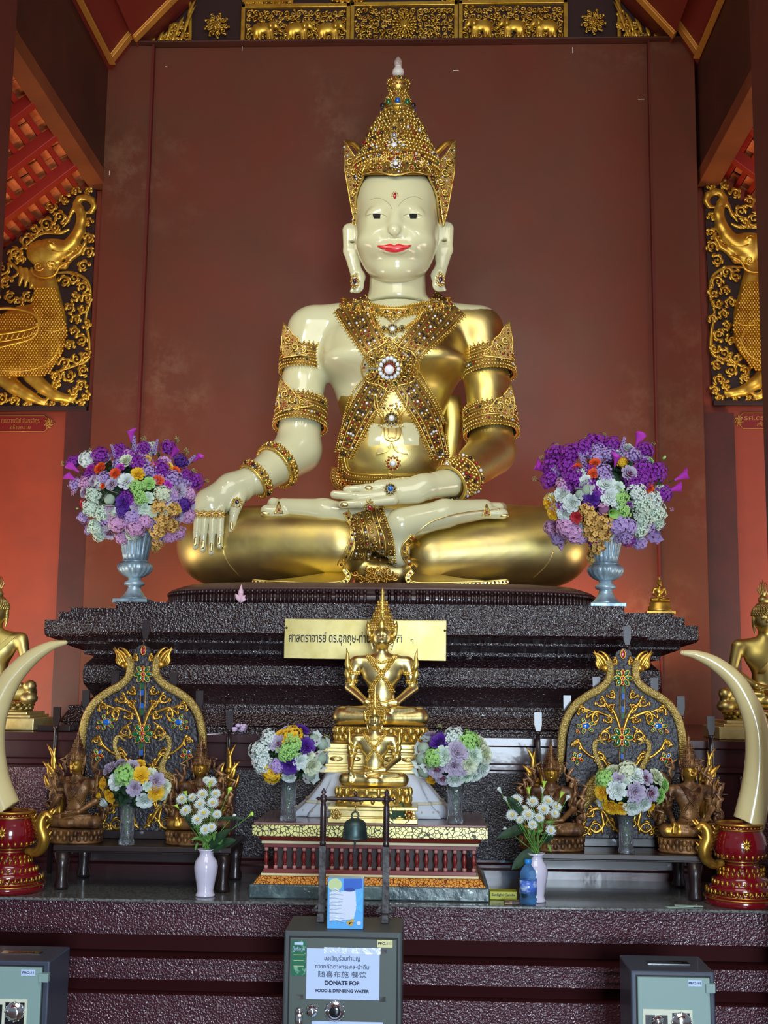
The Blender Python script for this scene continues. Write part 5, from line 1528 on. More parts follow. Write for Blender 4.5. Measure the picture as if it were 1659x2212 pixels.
def lotus_mb(w=.5, d=.33, h=.12, petals=26):
    mb = MB()
    mb.lathe((0, -.04, -h), [(w * .98, 0), (w, h * .12), (w * .92, h * .25), (w * .86, h * .5), (w * .92, h * .8), (w * .97, h * .92), (w * .93, h)], 0, 40, sy=d / w)
    for row, (z0, z1, rr, sz) in enumerate(((.2, .55, .93, .045), (.95, .55, .95, .045))):
        for i in range(petals):
            a = (i + row * .5) * 2 * PI / petals
            if math.sin(a) > .75: continue
            c = np.array([w * rr * math.cos(a), -.04 + d * rr * math.sin(a), -h + h * (z0 + z1) / 2])
            mb.ball(c, (sz * .8, sz * .8, h * .27), 0, 7, 5)
    n = 60; a = np.arange(n) * 2 * PI / n
    mb.balls(np.stack([w * .965 * np.cos(a), -.04 + d * .965 * np.sin(a), np.full(n, -h * .06)], 1), .013, 0, 5, 4)
    return mb
def figure(name, label, group, base, W, pose, m_body, m_jewel=None, crown=True, lotus=.12, hair=False, rot=0.0, m_face=None, extra=None, cat='statue', m_lotus=None):
    """base = world point under the figure's lotus; W = knee width in m"""
    t = thing(name, label, cat, base, group)
    o = Vector((0, 0, lotus))
    Mx = Matrix.Rotation(rot, 4, 'Z') @ Matrix.Scale(W, 4) @ Matrix.Translation(o)
    Mx = Matrix.Translation(Vector([float(x) for x in base])) @ Mx
    v, f, S_ = figure_meshes(pose)
    A = np.array(Mx)
    raw = MB(); raw.add(v, [f])
    mb = MB(); mb.merge(raw, Mx)
    if m_face:   # gilded face and hand show brighter metal than the aged body
        fv = v[f].mean(1); fm = ((fv[:, 2] > .80) & (fv[:, 1] < .03) & (np.abs(fv[:, 0]) < .1)) | ((fv[:, 0] < -.24) & (fv[:, 2] < .22) & (fv[:, 1] < -.17))
        mb = MB(); vv = v @ A[:3, :3].T + A[:3, 3]; mb.add(vv, [f[~fm]], 0); mb.F.append((f[fm], 1, True))
    b = mb.build('body', [m_body, m_face or m_body], t)
    fm_ = MB()
    for sg in (-1, 1):
        fm_.tube([(sg * .018, -.112, .946), (sg * .04, -.116, .940), (sg * .064, -.100, .947)], .0028, 0, 4); fm_.tube([(sg * .012, -.115, .975), (sg * .035, -.112, .992), (sg * .07, -.093, .985)], .003, 0, 4)
    fm_.tube([(-.028, -.108, .870), (0, -.114, .867), (.028, -.108, .870)], .0025, 0, 4)
    mb = MB(); mb.merge(fm_, Mx); mb.build('face_lines', M['fig_dark'], b)
    if crown: mb = MB(); mb.merge(crown_mb(), Mx); mb.build('crown', m_jewel or m_body, t)
    if hair:
        h_ = MB(); n = 0
        for j in range(9):
            tt = j / 9 * 1.35; z = .985 + .115 * math.sin(tt); r = .122 * math.cos(tt); k = max(1, int(r * 2 * PI / .026))
            for i in range(k):
                a = (i + j % 2 * .5) * 2 * PI / k; h_.ball((r * math.cos(a), .02 + r * 1.05 * math.sin(a), z), .014, 0, 6, 4)
        h_.ball((0, .03, 1.02), (.11, .11, .11), 0, 12, 8); h_.ball((0, .03, 1.14), (.055, .055, .05), 0, 12, 8)
        h_.tube([(0, .03, 1.17), (0, .03, 1.24), (0, .03, 1.36)], [.03, .018, .002], 0, 8)
        for k in range(5): h_.tube([(.012 * (k - 2), .02, 1.18), (.03 * (k - 2), .02, 1.25), (.012 * (k - 2), .02, 1.33)], [.008, .010, .002], 0, 5)
        mb = MB(); mb.merge(h_, Mx); mb.build('curled_hair', m_body, t)
        rb = MB(); S2 = figure_meshes(pose)[2]
        for k in range(5):
            pts = []
            for i in range(9):
                q = i / 8; x = .20 - .30 * q + k * .012; z = .72 - .34 * q
                tt = -.5
                for _ in range(30): tt += max(-.05, min(.1, float(S2.value(np.array([[x, tt, z]]))[0]))) * .9
                pts.append((x, tt - .004, z))
            rb.tube(pts, .008, 0, 5)
        mb = MB(); mb.merge(rb, Mx); mb.build('robe_sash', m_body, t)
    if m_jewel:
        for nm_, q_ in zip(('chest_jewellery', 'armlets', 'armlets'), jewels_mb()): mb = MB(); mb.merge(q_, Mx); mb.build(nm_, m_jewel, t)
    if lotus: 
        lm = lotus_mb(h=lotus); mb = MB(); mb.merge(lm, Mx); mb.build('lotus_base', m_lotus or m_body, t)
    if extra: extra(t, Mx)
    return t
M['fig_dark'] = mat('face_line_bronze', (70, 48, 20), 0.4, metal=0.6)  # dark bronze for the drawn eye, brow and lip lines
M['fig_brown'] = mat('aged_brown_lacquer_figure', (132, 92, 52), 0.42, metal=0.35, var=(9.0, (66, 40, 24), 0.42, 0.62), bump=(60.0, 0.25, 4))
M['fig_jbrown'] = mat('aged_brown_gilt', (146, 104, 62), 0.42, metal=0.4, var=(22.0, (74, 42, 28), 0.4, 0.6))
M['cloth'] = mat('white_cloth', (214, 218, 226), 0.8, bump=(18.0, 0.4, 4))
M['lace'] = mat('lace_gold_band', (214, 206, 178), 0.7, bump=(60.0, 0.5, 2))
def rotbox(mb, c, sz, m=0): mb.cbox(c, sz, m)
# --- the two crowned golden statues on the offering table
def to(px, py, Y): return P(px, py, Y)
ztab = P(800, 1780, 5.07)[2]
tabtop = ztab
# larger one: block on a cloth draped stand
zst = P(808, 1669, 5.36)[2]
mb = MB(); cx_ = P(808, 1700, 5.40)[0]
rings = []
for (k, z) in ((1.0, zst - ztab), (1.02, zst - ztab - .01), (1.12, (zst - ztab) * .72), (1.34, (zst - ztab) * .34), (1.52, .02), (1.55, .0015)):
    rg = []
    for j in range(96):
        a = 2 * PI * j / 96
        ww = 1 + (k - 1) * 0.22 * math.sin(a * 11 + 1.3 * math.sin(a * 3)) * (1 if k > 1.05 else 0)
        hx, hy = .212 * k * ww, min(.125 * (1 + (k - 1) * .25), .145) * (1 + (ww - 1) * .3)
        c_, s_ = math.cos(a), math.sin(a)
        rg.append((cx_ + hx * math.copysign(abs(c_) ** .45, c_), 5.415 + hy * math.copysign(abs(s_) ** .45, s_), ztab + z))
    rings.append(rg)
rings.append([(cx_ + (x - cx_) * .02, 5.385 + (y - 5.415) * .02, zst) for x, y, z in rings[0]])
G = np.array([rings[-1]] + rings[:-1]).transpose(1, 0, 2)
st = thing('cloth_draped_stand', 'low stand draped in white lace cloth under the larger golden statue', 'stand', (cx_, 5.415, ztab + .001))
mb.grid(G, 0, True, closed_u=True); mb.build('tablecloth_drape', M['cloth'], st, solid=0.002)
mb = MB()
rr = rings[3]; mb.tube([(x + (x - cx_) * .012, y - .004, z) for x, y, z in rr], .004, 0, 6, 2.0, closed=True); 
rr = rings[4]; 
for q in rr[::2]: mb.ball((q[0], q[1] - .003, q[2] + .008), .005, 0, 5, 4)
mb.build('lace_trim', M['lace'], st)
def stepblock(mb, cx, cy, z0, w, d, layers, m=0):
    for (k, h) in layers:
        mb.box((cx - w * k / 2, cy - d * k / 2, z0), (cx + w * k / 2, cy + d * k / 2, z0 + h), m); z0 += h
    return z0
Wb = 205 * 5.38 / FPX
zl = P(815, 1606, 5.38)[2]
def ext_big(t, Mx):
    mb = MB(); h = zl - zst - .001; zz0 = zst + .001
    stepblock(mb, P(806, 1640, 5.40)[0], 5.415, zz0, .455, .24, [(1.0, h * .12), (.95, h * .10), (.90, h * .08), (.87, h * .34), (.90, h * .08), (.95, h * .12), (.98, h * .16)])
    p_ = mb.build('stepped_plinth', M['gold_pale'], t, bevel=0.003)
    mb = MB()
    for k in range(5):
        x = P(806, 1640, 5.4)[0] + (k - 2) * .078
        mb.ball((x, 5.415 - .105, zz0 + h * .48), (.03, .008, .012), 0, 10, 6); curl(mb, lambda q: (np.array([(a, 5.30, b) for a, b in q]), np.tile([0, -1., 0], (len(q), 1))), x, zz0 + h * .48, .014, 0, 1.2, 1, .0015)
    mb.build('plinth_ornament', M['gold_b'], t)
def placefig(px, ybase, Y): return P(px, ybase, Y)
b_ = P(822, 1606, 5.38)
big = figure('crowned_golden_statue', 'golden crowned seated statue with both hands in its lap, in front of the nameplate', 'golden crowned statues on the offering table', (b_[0], 5.415, zst + .001), Wb, 'lap', M['gold_b'], M['gold_f'], lotus=(zl - zst) / Wb + .0 + 0.17, m_lotus=M['gold_f'])
# the generated lotus is only the upper part: rebuild as lotus plus block
for o_ in [c for c in big.children if c.name.startswith('lotus_base')]: bpy.data.objects.remove(o_)
lot = lotus_mb(h=.17); Mx = Matrix.Translation(Vector((b_[0], 5.415, zst + .001))) @ Matrix.Scale(Wb, 4) @ Matrix.Translation(Vector((0, 0, (zl - zst) / Wb + .17)))
mb = MB(); mb.merge(lot, Mx); mb.build('lotus_base', M['gold_f'], big)
ext_big(big, None)
# smaller one
Ws = 146 * 5.20 / FPX
zb0 = ztab + .001; zl2 = P(808, 1737, 5.20)[2]; c2 = P(808, 1750, 5.20)
sm = figure('crowned_golden_statue', 'smaller golden crowned seated statue touching its knee, directly behind the hanging bell', 'golden crowned statues on the offering table', (c2[0], 5.16, zb0), Ws, 'touch', M['gold_b'], M['gold_f'], lotus=(zl2 - zb0) / Ws + .26)
for o_ in [c for c in sm.children if c.name.startswith('lotus_base')]: bpy.data.objects.remove(o_)
lot = lotus_mb(w=.56, d=.34, h=.26, petals=20); Mx = Matrix.Translation(Vector((c2[0], 5.16, zb0))) @ Matrix.Scale(Ws, 4) @ Matrix.Translation(Vector((0, 0, (zl2 - zb0) / Ws + .26)))
mb = MB(); mb.merge(lot, Mx); mb.build('lotus_base', M['gold_f'], sm)
mb = MB(); h = zl2 - zb0
stepblock(mb, c2[0], 5.16, zb0, .372, .165, [(1.0, h * .28), (.96, h * .1), (.94, h * .4), (1.0, h * .22)]); mb.build('square_plinth', M['gold_pale'], sm, bevel=0.003)
mb = MB()
for sx in (-.15, .15):
    for i in range(8): mb.ball((c2[0] + sx + .016 * math.cos(i * PI / 4), 5.16 - .088, zb0 + h * .55 + .016 * math.sin(i * PI / 4)), .006, 0, 6, 4)
    mb.ball((c2[0] + sx, 5.16 - .088, zb0 + h * .55), .008, 0)
mb.build('plinth_ornament', M['gold_f'], sm)

# --- four brown crowned figures with flame wings, on the low benches
zben = P(300, 1822, 5.26)[2] 
def flame_wings(t, Mx):
    for sg in (-1, 1):
        mb = MB(); r_ = random.Random(int(sg) + 9)
        for (x, z, a, ln, w) in ((.34, .30, 1.45, .28, .05), (.42, .10, 1.5, .30, .055), (.44, .34, 1.35, .30, .05), (.47, .52, 1.5, .28, .045), (.40, .58, 1.7, .30, .04), (.30, .62, 1.55, .34, .045), (.24, .80, 1.4, .26, .035), (.20, .92, 1.5, .20, .025), (.49, .2, 1.3, .2, .035)):
            pts, rr = [], []
            for i in range(7):
                q = i / 6; an = a + (q - .3) * .8 * (1 if r_.random() < .5 else -1) * .6
                pts.append((sg * (x + ln * q * math.cos(an)), .10 - .02 * q, z + ln * q * math.sin(an))); rr.append(max(.003, w * math.sin(PI * (.15 + .85 * q)) ** .8))
            mb.tube(pts, rr, 0, 7, .45, up=(0, 1, 0))
        for i in range(14): mb.ball((sg * (.36 + r_.uniform(-.05, .1)), .06, .1 + i * .055), r_.uniform(.015, .03), 0, 6, 4)
        m2 = MB(); m2.merge(mb, Mx); m2.build('flame_wing', M['fig_jbrown'], t)
    # folds of the robe on chest and plinth front
    mb = MB()
    for k in range(5):
        mb.tube([(-.13 + k * .012, -.055, .70), (-.08 + k * .02, -.11, .56), (.01, -.125, .44 + k * .028), (.09 - k * .02, -.11, .56), (.14 - k * .012, -.055, .70)], .010, 0, 5)
    mb.tube([(-.10, -.22, .13), (0, -.26, .16), (.2, -.2, .2), (.36, -.14, .2)], .02, 0, 6)
    m2 = MB(); m2.merge(mb, Mx); m2.build('robe_folds', M['fig_jbrown'], t)
for px, pb, lb, W_, Y_, rt in ((158, 1813, 'brown crowned seated figure at the far left end, beside the left red tusk holder', 140, 5.30, -.25), (428, 1818, 'brown crowned seated figure behind the white flower vase on the left', 136, 5.30, .1),
                   (1192, 1826, 'brown crowned seated figure behind the white flower vase on the right', 136, 5.30, -.1), (1494, 1836, 'brown crowned seated figure at the far right, beside the right red tusk holder', 144, 5.30, .15)):
    c = P(px, pb, Y_)
    figure('brown_crowned_figure', lb, 'brown crowned figures', (c[0], Y_, zben + .001), W_ * Y_ / FPX, 'touch', M['fig_brown'], M['fig_jbrown'], lotus=.20, rot=rt, m_face=M['gold_d'], extra=flame_wings)
# --- plain golden statues at the sides of the pedestal
def balls_ext(t, Mx):
    mb = MB(); h = .36
    for i, (x, y) in enumerate(((-.5, -.3), (.5, -.3))):
        q = MB(); q.lathe((x, y, -.02), [(.001, .0), (.05, .005), (.085, .05), (.09, .09), (.07, .14), (.03, .165), (.05, .18), (.06, .2), (.07, .24), (.06, .29), (.02, .32), (.001, .325)], 0, 20)
        m2 = MB(); m2.merge(q, Mx); m2.build('lotus_bud_post', M['gold'], t)
    q = MB(); q.box((-.60, -.42, -.36), (.60, .30, -.20)); q.box((-.54, -.37, -.20), (.54, .27, -.16)); q.box((-.50, -.34, -.16), (.50, .25, -.12))
    m2 = MB(); m2.merge(q, Mx); m2.build('square_plinth', M['gold_pale'], t, bevel=.004)
    q = lotus_mb(w=.46, d=.30, h=.12); m2 = MB(); m2.merge(q, Mx); m2.build('lotus_seat', M['gold'], t)
for px, pyh, Yq, lb in ((-8, 1325, 6.05, 'golden seated statue at the left edge, behind the left tusk'), (1652, 1340, 6.05, 'golden seated statue at the right edge, behind the right tusk')):
    W_ = 205 * Yq / FPX; top = P(px, pyh, Yq)
    zbase = zt2 + .001
    # total: head centre at .93W above seat
    lot = (top[2] - .93 * W_ - zbase) / W_
    def ee(t, Mx, lot=lot):
        k = lot / .36
        Mz = Mx @ Matrix.Diagonal((1, 1, k, 1)).to_4x4()
        balls_ext(t, Mz)
    figure('golden_seated_statue', lb, 'golden statues beside the pedestal', (top[0], Yq, zbase), W_, 'lap', M['gold'], None, crown=False, hair=True, lotus=lot, extra=ee)
for o_ in [o for o in bpy.data.objects if o.name.startswith('lotus_base') and o.parent and o.parent.name.startswith('golden_seated')]: bpy.data.objects.remove(o_)
# --- tiny bronze statue on the pedestal corner
c = P(1427, 1312, 6.28)
zfar = zp(1307)
def tiny(t, Mx):
    q = MB(); q.box((-.72, -.40, -.62), (.72, .32, -.5)); q.lathe((0, -.04, -.5), [(.66, 0), (.6, .1), (.62, .2), (.52, .3), (.55, .42), (.48, .5)], 0, 24, sy=.6)
    m2 = MB(); m2.merge(q, Mx); m2.build('stepped_base', M['gold_d'], t)
figure('small_bronze_statue', 'tiny antique gold seated statue on the right corner of the pedestal', None, (c[0], 6.30, zfar + .001), 42 * 6.28 / FPX, 'lap', M['gold_d'], None, crown=False, hair=True, lotus=.62, extra=tiny)
for o_ in [o for o in bpy.data.objects if o.name.startswith('lotus_base') and o.parent and o.parent.name.startswith('small_bronze')]: bpy.data.objects.remove(o_)
# ================================================================= LOW BENCHES AND ALTAR SCREENS
M['bench'] = mat('dark_bench_wood', (38, 24, 24), 0.35, coat=0.3)
M['panelgold'] = mat('antique_gilded_snake', (196, 170, 100), 0.36, metal=0.75, bump=(160.0, 0.8, 2))
M['boardtex'] = mat('dark_textured_board', (44, 40, 46), 0.35, bump=(70.0, 0.6, 3))
ps = 5.44 / FPX
def bench(x0, x1, label):
    a = P(x0, 1822, 5.17)[0]; b = P(x1, 1822, 5.17)[0]
    t = thing('low_bench', label, 'bench', ((a + b) / 2, 5.36, zg + .001), 'low benches on the granite')
    mb = MB(); mb.box((a, 5.16, zben - .022), (b, 5.56, zben)); mb.box((a + .01, 5.17, zben - .03), (b - .01, 5.55, zben - .022)); mb.build('bench_top', M['bench'], t, bevel=.003)
    for x in (a + .035, b - .035):
        for y in (5.19, 5.52):
            mb = MB(); hl = zben - .03 - zg - .0015; mb.lathe((x, y, zg + .0015), [(.028, 0), (.031, hl * .08), (.022, hl * .3), (.026, hl * .6), (.034, hl)], 0, 14); mb.build('leg', M['bench'], t)
    mb = MB(); mb.box((a + .06, 5.535, zg + .07), (b - .06, 5.548, zben - .03)); mb.build('back_board', M['bench'], t)
    return t
bench(116, 500, 'low dark wooden bench on the granite at the left, under the brown figures')
bench(1140, 1520, 'low dark wooden bench on the granite at the right, under the brown figures')
def screen(dx, dy, label):
    f = lambda x: x + dx; g = lambda y: y + dy
    YB = 5.44
    t = thing('altar_screen', label, 'altar screen', P(f(306), g(1805), YB), 'gilded altar screens')
    zb = zben + .001
    # board
    half = [(307, 1392), (322, 1400), (330, 1425), (333, 1450), (345, 1480), (375, 1500), (400, 1520), (418, 1548), (426, 1585), (428, 1650), (415, 1672), (400, 1690), (398, 1720), (404, 1760), (400, 1806)]
    ctr = lambda y: 305 + (1805 - y) * 0.012
    R_ = [(f(x - 307 + ctr(y)), g(y)) for x, y in half]; L_ = [(f(307 - x + ctr(y)), g(y)) for x, y in half[1:]][::-1]
    pts = R_ + L_
    pp = [P(a, b, YB) for a, b in pts]; pp = [np.array([q[0], q[1], max(q[2], zb)]) for q in pp]
    mb = MB(); mb.plate(pp[::-1], (0, -1, 0), .018, 0); mb.build('screen_board', M['boardtex'], t)
    yr = YB - .024
    for sg in (-1, 1):
        h = lambda x, y: (f(ctr(y) + sg * (x - 307)), g(y))
        mb = MB(); sn = [(441, 1660), (438, 1610), (436, 1580), (427, 1545), (408, 1515), (380, 1494), (355, 1480), (338, 1462), (334, 1440), (338, 1420)]
        rs = [7, 8.5, 9, 9, 9, 9, 9, 8.5, 9, 8]
        flat_tube(mb, [h(x, y) for x, y in sn], rs, yr, ps, 0, 10, 8, .7)
        # scale texture ridges
        a = resample([h(x, y) for x, y in sn], 4.2, 6)
        for o in (-5, -1.7, 1.7, 5):
            q = offset_line(a, o)
            mb.balls([P(x, y, yr - .0115 + abs(o) * .0008) for x, y in q], .0042, 0, 5, 4)
        mb.build('snake_frame', M['panelgold'], t)
        mb = MB()
        for (x0, y0, an, ln, w, bd) in ((338, 1430, -1.9, 38, 4.2, .9), (342, 1432, -1.55, 40, 4.2, .7), (346, 1434, -1.25, 42, 4.5, .35), (350, 1434, -1.0, 42, 4.5, -.1), (353, 1436, -.8, 38, 4.2, -.6), (355, 1438, -.5, 30, 4, -1.0), (336, 1430, -2.3, 26, 3.6, 1.3)):
            ang = an if sg > 0 else PI - an
            leaf(mb, h(x0, y0), ang, ln, w, yr - .004, ps, 0, bd * sg)
        mb.ball(P(*h(344, 1436), yr), (.022, .012, .016), 0, 8, 6)
        mb.build('flame_tuft', M['gold_d'], t)
        # scroll foliage
        mb = MB(); yy = YB - .024
        for pth, rs in (([(310, 1570), (318, 1545), (328, 1525), (340, 1515), (350, 1500)], [3, 4, 4, 3.4, 2]), ([(322, 1545), (345, 1535), (365, 1530), (372, 1545), (362, 1558)], [2, 3.5, 4, 3.2, 2]), ([(330, 1560), (350, 1575), (352, 1590), (338, 1588)], [2, 3, 3, 2]),
                        ([(365, 1532), (385, 1525), (396, 1530)], [2, 3, 2]), ([(320, 1690), (330, 1660), (342, 1640), (352, 1625)], [3, 4, 3.4, 2]), ([(375, 1625), (392, 1610), (400, 1595), (412, 1600)], [3, 3.4, 3, 2]),
                        ([(395, 1610), (375, 1625), (360, 1630)], [2, 3, 3]), ([(312, 1790), (330, 1770), (345, 1745), (365, 1740), (392, 1760)], [3, 4, 4.4, 4, 2]), ([(340, 1750), (330, 1720), (345, 1705)], [3, 3.4, 2]), ([(350, 1745), (345, 1775), (360, 1790), (375, 1780)], [3, 4, 4, 2.4])):
            flat_tube(mb, [h(x, y) for x, y in pth], rs, yy, ps, 0, 7, 6, .7)
        for (x, y, r_, a0, s2) in ((352, 1508, 9, 0, 1), (368, 1545, 10, 0, -1), (345, 1582, 10, 2, 1), (392, 1527, 8, 1, -1), (330, 1492, 7, 0, 1), (352, 1628, 9, 1, -1), (406, 1600, 8, 2, 1), (336, 1650, 8, 0, 1), (322, 1660, 7, 3, -1), (375, 1745, 10, 0, 1), (360, 1782, 12, 1, -1), (332, 1772, 10, 2, 1), (390, 1765, 8, 0, -1), (325, 1420, 6, 0, 1), (330, 1520, 7, 2, -1), (336, 1545, 7, 0, 1), (345, 1705, 9, 0, 1), (385, 1785, 8, 1, 1), (330, 1735, 8, 1, -1)):
            hx = h(x, y); scroll(mb, hx[0], hx[1], r_ * 1.3, a0 if sg > 0 else PI - a0, s2 * sg, yy, ps, 2.3, 3)
        mb.build('scroll_foliage', M['gold_d'], t)
        # peacock
        mb = MB()
        for pth, rs in (([(349, 1597), (356, 1592), (364, 1597), (366, 1612), (360, 1632), (352, 1650), (350, 1668), (362, 1690)], [2, 5, 6, 5, 5.5, 7, 11, 16]), ([(349, 1597), (341, 1600)], [3, .8]), ([(352, 1676), (368, 1698), (385, 1722), (394, 1748)], [17, 20, 13, 4]), ([(366, 1716), (356, 1734), (350, 1742), (340, 1738)], [4, 3, 2.4, 2])):
            flat_tube(mb, [h(x, y) for x, y in pth], rs, yy - .006, ps, 0, 9, 6, .45)
        q = []
        for j in range(10):
            for i in range(8):
                x, y = 345 + i * 5 + (j % 2) * 2.5, 1672 + j * 5
                if inside([(345, 1672), (362, 1668), (385, 1695), (392, 1720), (370, 1716), (350, 1690)], x, y): q.append(P(*h(x, y), yy - .020))
        mb.balls(q, .0055, 0, 5, 4)
        mb.ball(P(*h(357, 1594), yy - .018), .003, 1, 6, 4)
        mb.build('bird_relief', [M['panelgold'], M['black']], t)
        # gem flowers
        def gem(mb, x, y, rx_, ry_, c_, ang=0):
            p = P(x, y, YB - .03); ca, sa = math.cos(-ang), math.sin(-ang)
            ring = [p + np.array([(rx_ * ca * math.cos(a) - ry_ * sa * math.sin(a)) * ps, 0, (rx_ * sa * math.cos(a) + ry_ * ca * math.sin(a)) * ps]) for a in np.linspace(0, 2 * PI, 17)[:-1]]
            mb.tube(ring, .0028, 0, 5, closed=True)
            rot = np.array([[ca, 0, -sa], [0, 1, 0], [sa, 0, ca]])
            mb.ball(p, (rx_ * ps * .92, .004, ry_ * ps * .92), c_, 12, 6, rot)
        mb = MB(); X, Y_ = h(385, 1560); gem(mb, X, Y_, 10, 7.5, 2, 0); 
        for k in range(5):
            a = -1.2 + k * 1.2; gem(mb, X + 14 * math.cos(a) * sg, Y_ + 12 * math.sin(a), 6, 3.5, 4, a if sg > 0 else PI - a)
        gem(mb, X - sg * -18, Y_ + 12, 4, 3, 1, .8)
        mb.build('blue_gem_flower', [M['gold_d'], M['g_red'], M['g_blue'], M['g_dark'], M['g_green']], t)
        mb = MB(); X, Y_ = h(403, 1630)
        for k in range(5):
            a = k * 2 * PI / 5 + .4; gem(mb, X + 7.5 * math.cos(a), Y_ + 7.5 * math.sin(a), 6, 3.6, (1, 4, 1, 4, 2)[k], a)
        mb.build('red_gem_flower', [M['gold_d'], M['g_red'], M['g_blue'], M['g_dark'], M['g_green']], t)
    cx = lambda y: f(ctr(y) + 0)
    GM = [M['gold_d'], M['g_red'], M['g_blue'], M['g_dark'], M['g_green']]
    for (yc, sc) in ((1583, 1.0), (1455, .85)):
        mb = MB(); X = cx(yc)
        for k, (dx_, dy_, an) in enumerate(((-9, -10, 1.0), (9, -10, -1.0), (-15, 2, .2), (15, 2, -.2), (-9, 13, -.9), (9, 13, .9))):
            gem(mb, X + dx_ * sc, g(yc) + dy_ * sc, 10 * sc * .95, 5.5 * sc, 4, (math.atan2(dy_, dx_)))
        gem(mb, X, g(yc) - 11 * sc, 3.4, 8 * sc, 1); gem(mb, X, g(yc) + 2, 4.5, 4.5, 1); gem(mb, X, g(yc) + 13 * sc, 3.2, 7 * sc, 1)
        mb.build('gem_flower', GM, t)
    mb = MB(); gem(mb, cx(1405), g(1405), 5, 10, 1); mb.build('red_gem', GM, t)
    mb = MB()
    for y0, y1 in ((1475, 1562), (1604, 1665)):
        for sx in (-5, 5): mb.tube([P(cx(y0) + sx, g(y0), YB - .024), P(cx(y1) + sx, g(y1), YB - .024)], .0022, 0, 5)
        n = int((y1 - y0) / 14)
        for k in range(n):
            ya, yb = y0 + k * 14 + 1, y0 + k * 14 + 13
            a_, b_ = P(cx(ya) - 4, g(ya), YB), P(cx(yb) + 4, g(yb), YB); mb.box((a_[0], YB - .025, b_[2]), (b_[0], YB - .019, a_[2]), (1, 2, 3, 2, 1, 3)[k % 6])
    mb.build('mirror_strip', [M['gold_d'], M['g_green'], M['g_blue'], M['g_dark']], t)
    # base rail of the screen
    a_, b_ = P(f(212), g(1800), YB)[0], P(f(400), g(1800), YB)[0]
    mb = MB(); mb.box((a_, YB - .035, zb), (b_, YB + .02, zb + .035)); mb.build('base_rail', M['bench'], t, bevel=.002)
    # candle posts behind
    for x, ytop, b0 in ((124, 1527, 0), (187, 1490, 0), (250, 1450, 0), (316, 1340, 0), (375, 1452, 0), (432, 1492, 0), (497, 1535, 0)):
        yt = g(ytop) + (4 if dx else 0); Yp = 5.50
        fx = f(x) + (2 if dx else 0)
        top = P(fx, yt, Yp); px = Yp / FPX
        mb = MB(); z0 = zg + .001 if x in (124, 497) else zb + .0
        if x in (124, 497): Yp2 = 5.60
        else: Yp2 = 5.475
        top = P(fx, yt, Yp2)
        w1 = 8 * px; w2 = 4.5 * px
        pr_ = [(-w1, 0), (w1, 0), (w1, -26 * px), (w2, -40 * px), (-w2, -40 * px), (-w1, -26 * px)]
        mb.prism([(top[0] + a, top[2] + b) for a, b in pr_][::-1], Yp2 - .006, Yp2 + .006, 0)
        zt_ = top[2] - 40 * px
        mb.lathe((top[0], Yp2, 0), [(.008, zt_), (.0145, zt_ - .004), (.0145, zt_ - .012), (.009, zt_ - .016), (.011, zt_ - .05), (.011, z0)][::-1], 0, 12)
        mb.build('candle_post', M['bench'], t)
    # lower flame finials at both ends
    for sg, x in ((-1, 128), (1, 484)):
        mb = MB(); yb = 1700
        for (ox, oy, an, ln, w, bd) in ((0, 0, -1.35, 66, 7.5, .35), (6, -18, -1.2, 70, 6, -.35), (10, -6, -1.0, 50, 6, -.3), (14, 8, -.8, 40, 5.5, -.3), (-6, -10, -1.8, 44, 5, .4), (4, 20, -1.2, 40, 7, 0), (8, -45, -1.5, 52, 4.5, .3)):
            ang = an if sg > 0 else PI - an
            leaf(mb, (f(x - (0 if sg > 0 else 0)) + sg * ox, g(yb + oy)), ang, ln, w, 5.42, ps, 0, bd * sg)
        for k in range(10): mb.ball(P(f(x) + sg * rnd.uniform(-4, 12), g(1665 + k * 14), 5.42), rnd.uniform(.012, .018), 0, 6, 4)
        q = P(f(x), g(1800), 5.42); mb.tube([P(f(x), g(1720), 5.42), (P(f(x), g(1760), 5.42)), np.array([q[0], 5.42, zb])], [.022, .02, .024], 0, 8)
        mb.build('flame_finial', M['gold_d'], t)
    return t
screen(0, 0, 'arched gilded altar screen with snake frame and coloured glass flowers, left of the offering table')
screen(1036, 8, 'arched gilded altar screen with snake frame and coloured glass flowers, right of the offering table')

# ================================================================= OFFERING TABLE
YT = 5.06
tb = thing('offering_table', 'low red and gold offering table with a row of balusters, carrying the golden statues', 'table', (P(799, 1940, YT)[0], 5.3, zg + .001))
M['tb_gold'] = mat('table_gold_leafwork', (206, 190, 116), 0.35, metal=0.5)
def leafmat(name, c1, c2, sc):
    m = mat(name, c1, 0.35, metal=0.45); nt = m.node_tree; b = nt.nodes['Principled BSDF']; tc = nt.nodes['Texture Coordinate']
    vo = nt.nodes.new('ShaderNodeTexVoronoi'); vo.feature = 'DISTANCE_TO_EDGE'; vo.inputs['Scale'].default_value = sc
    nt.links.new(tc.outputs['Object'], vo.inputs['Vector'])
    mr = nt.nodes.new('ShaderNodeMapRange'); mr.inputs[1].default_value = .05; mr.inputs[2].default_value = .11
    nt.links.new(vo.outputs['Distance'], mr.inputs[0]); mx = nt.nodes.new('ShaderNodeMix'); mx.data_type = 'RGBA'
    mx.inputs[6].default_value = lin(c2); mx.inputs[7].default_value = lin(c1)
    nt.links.new(mr.outputs[0], mx.inputs[0]); nt.links.new(mx.outputs[2], b.inputs['Base Color'])
    return m
M['tb_leaf'] = leafmat('gold_leaf_pattern', (212, 204, 130), (40, 34, 20), 62)
M['tb_orange'] = leafmat('orange_gold_petals', (206, 140, 50), (84, 24, 14), 80)
M['tb_red'] = mat('table_dark_red', (112, 26, 24), 0.4, coat=.2); M['tb_cream'] = mat('table_cream_line', (214, 204, 160), 0.45); M['tb_slab'] = mat('table_top_slab', (120, 84, 84), 0.22, coat=.4)
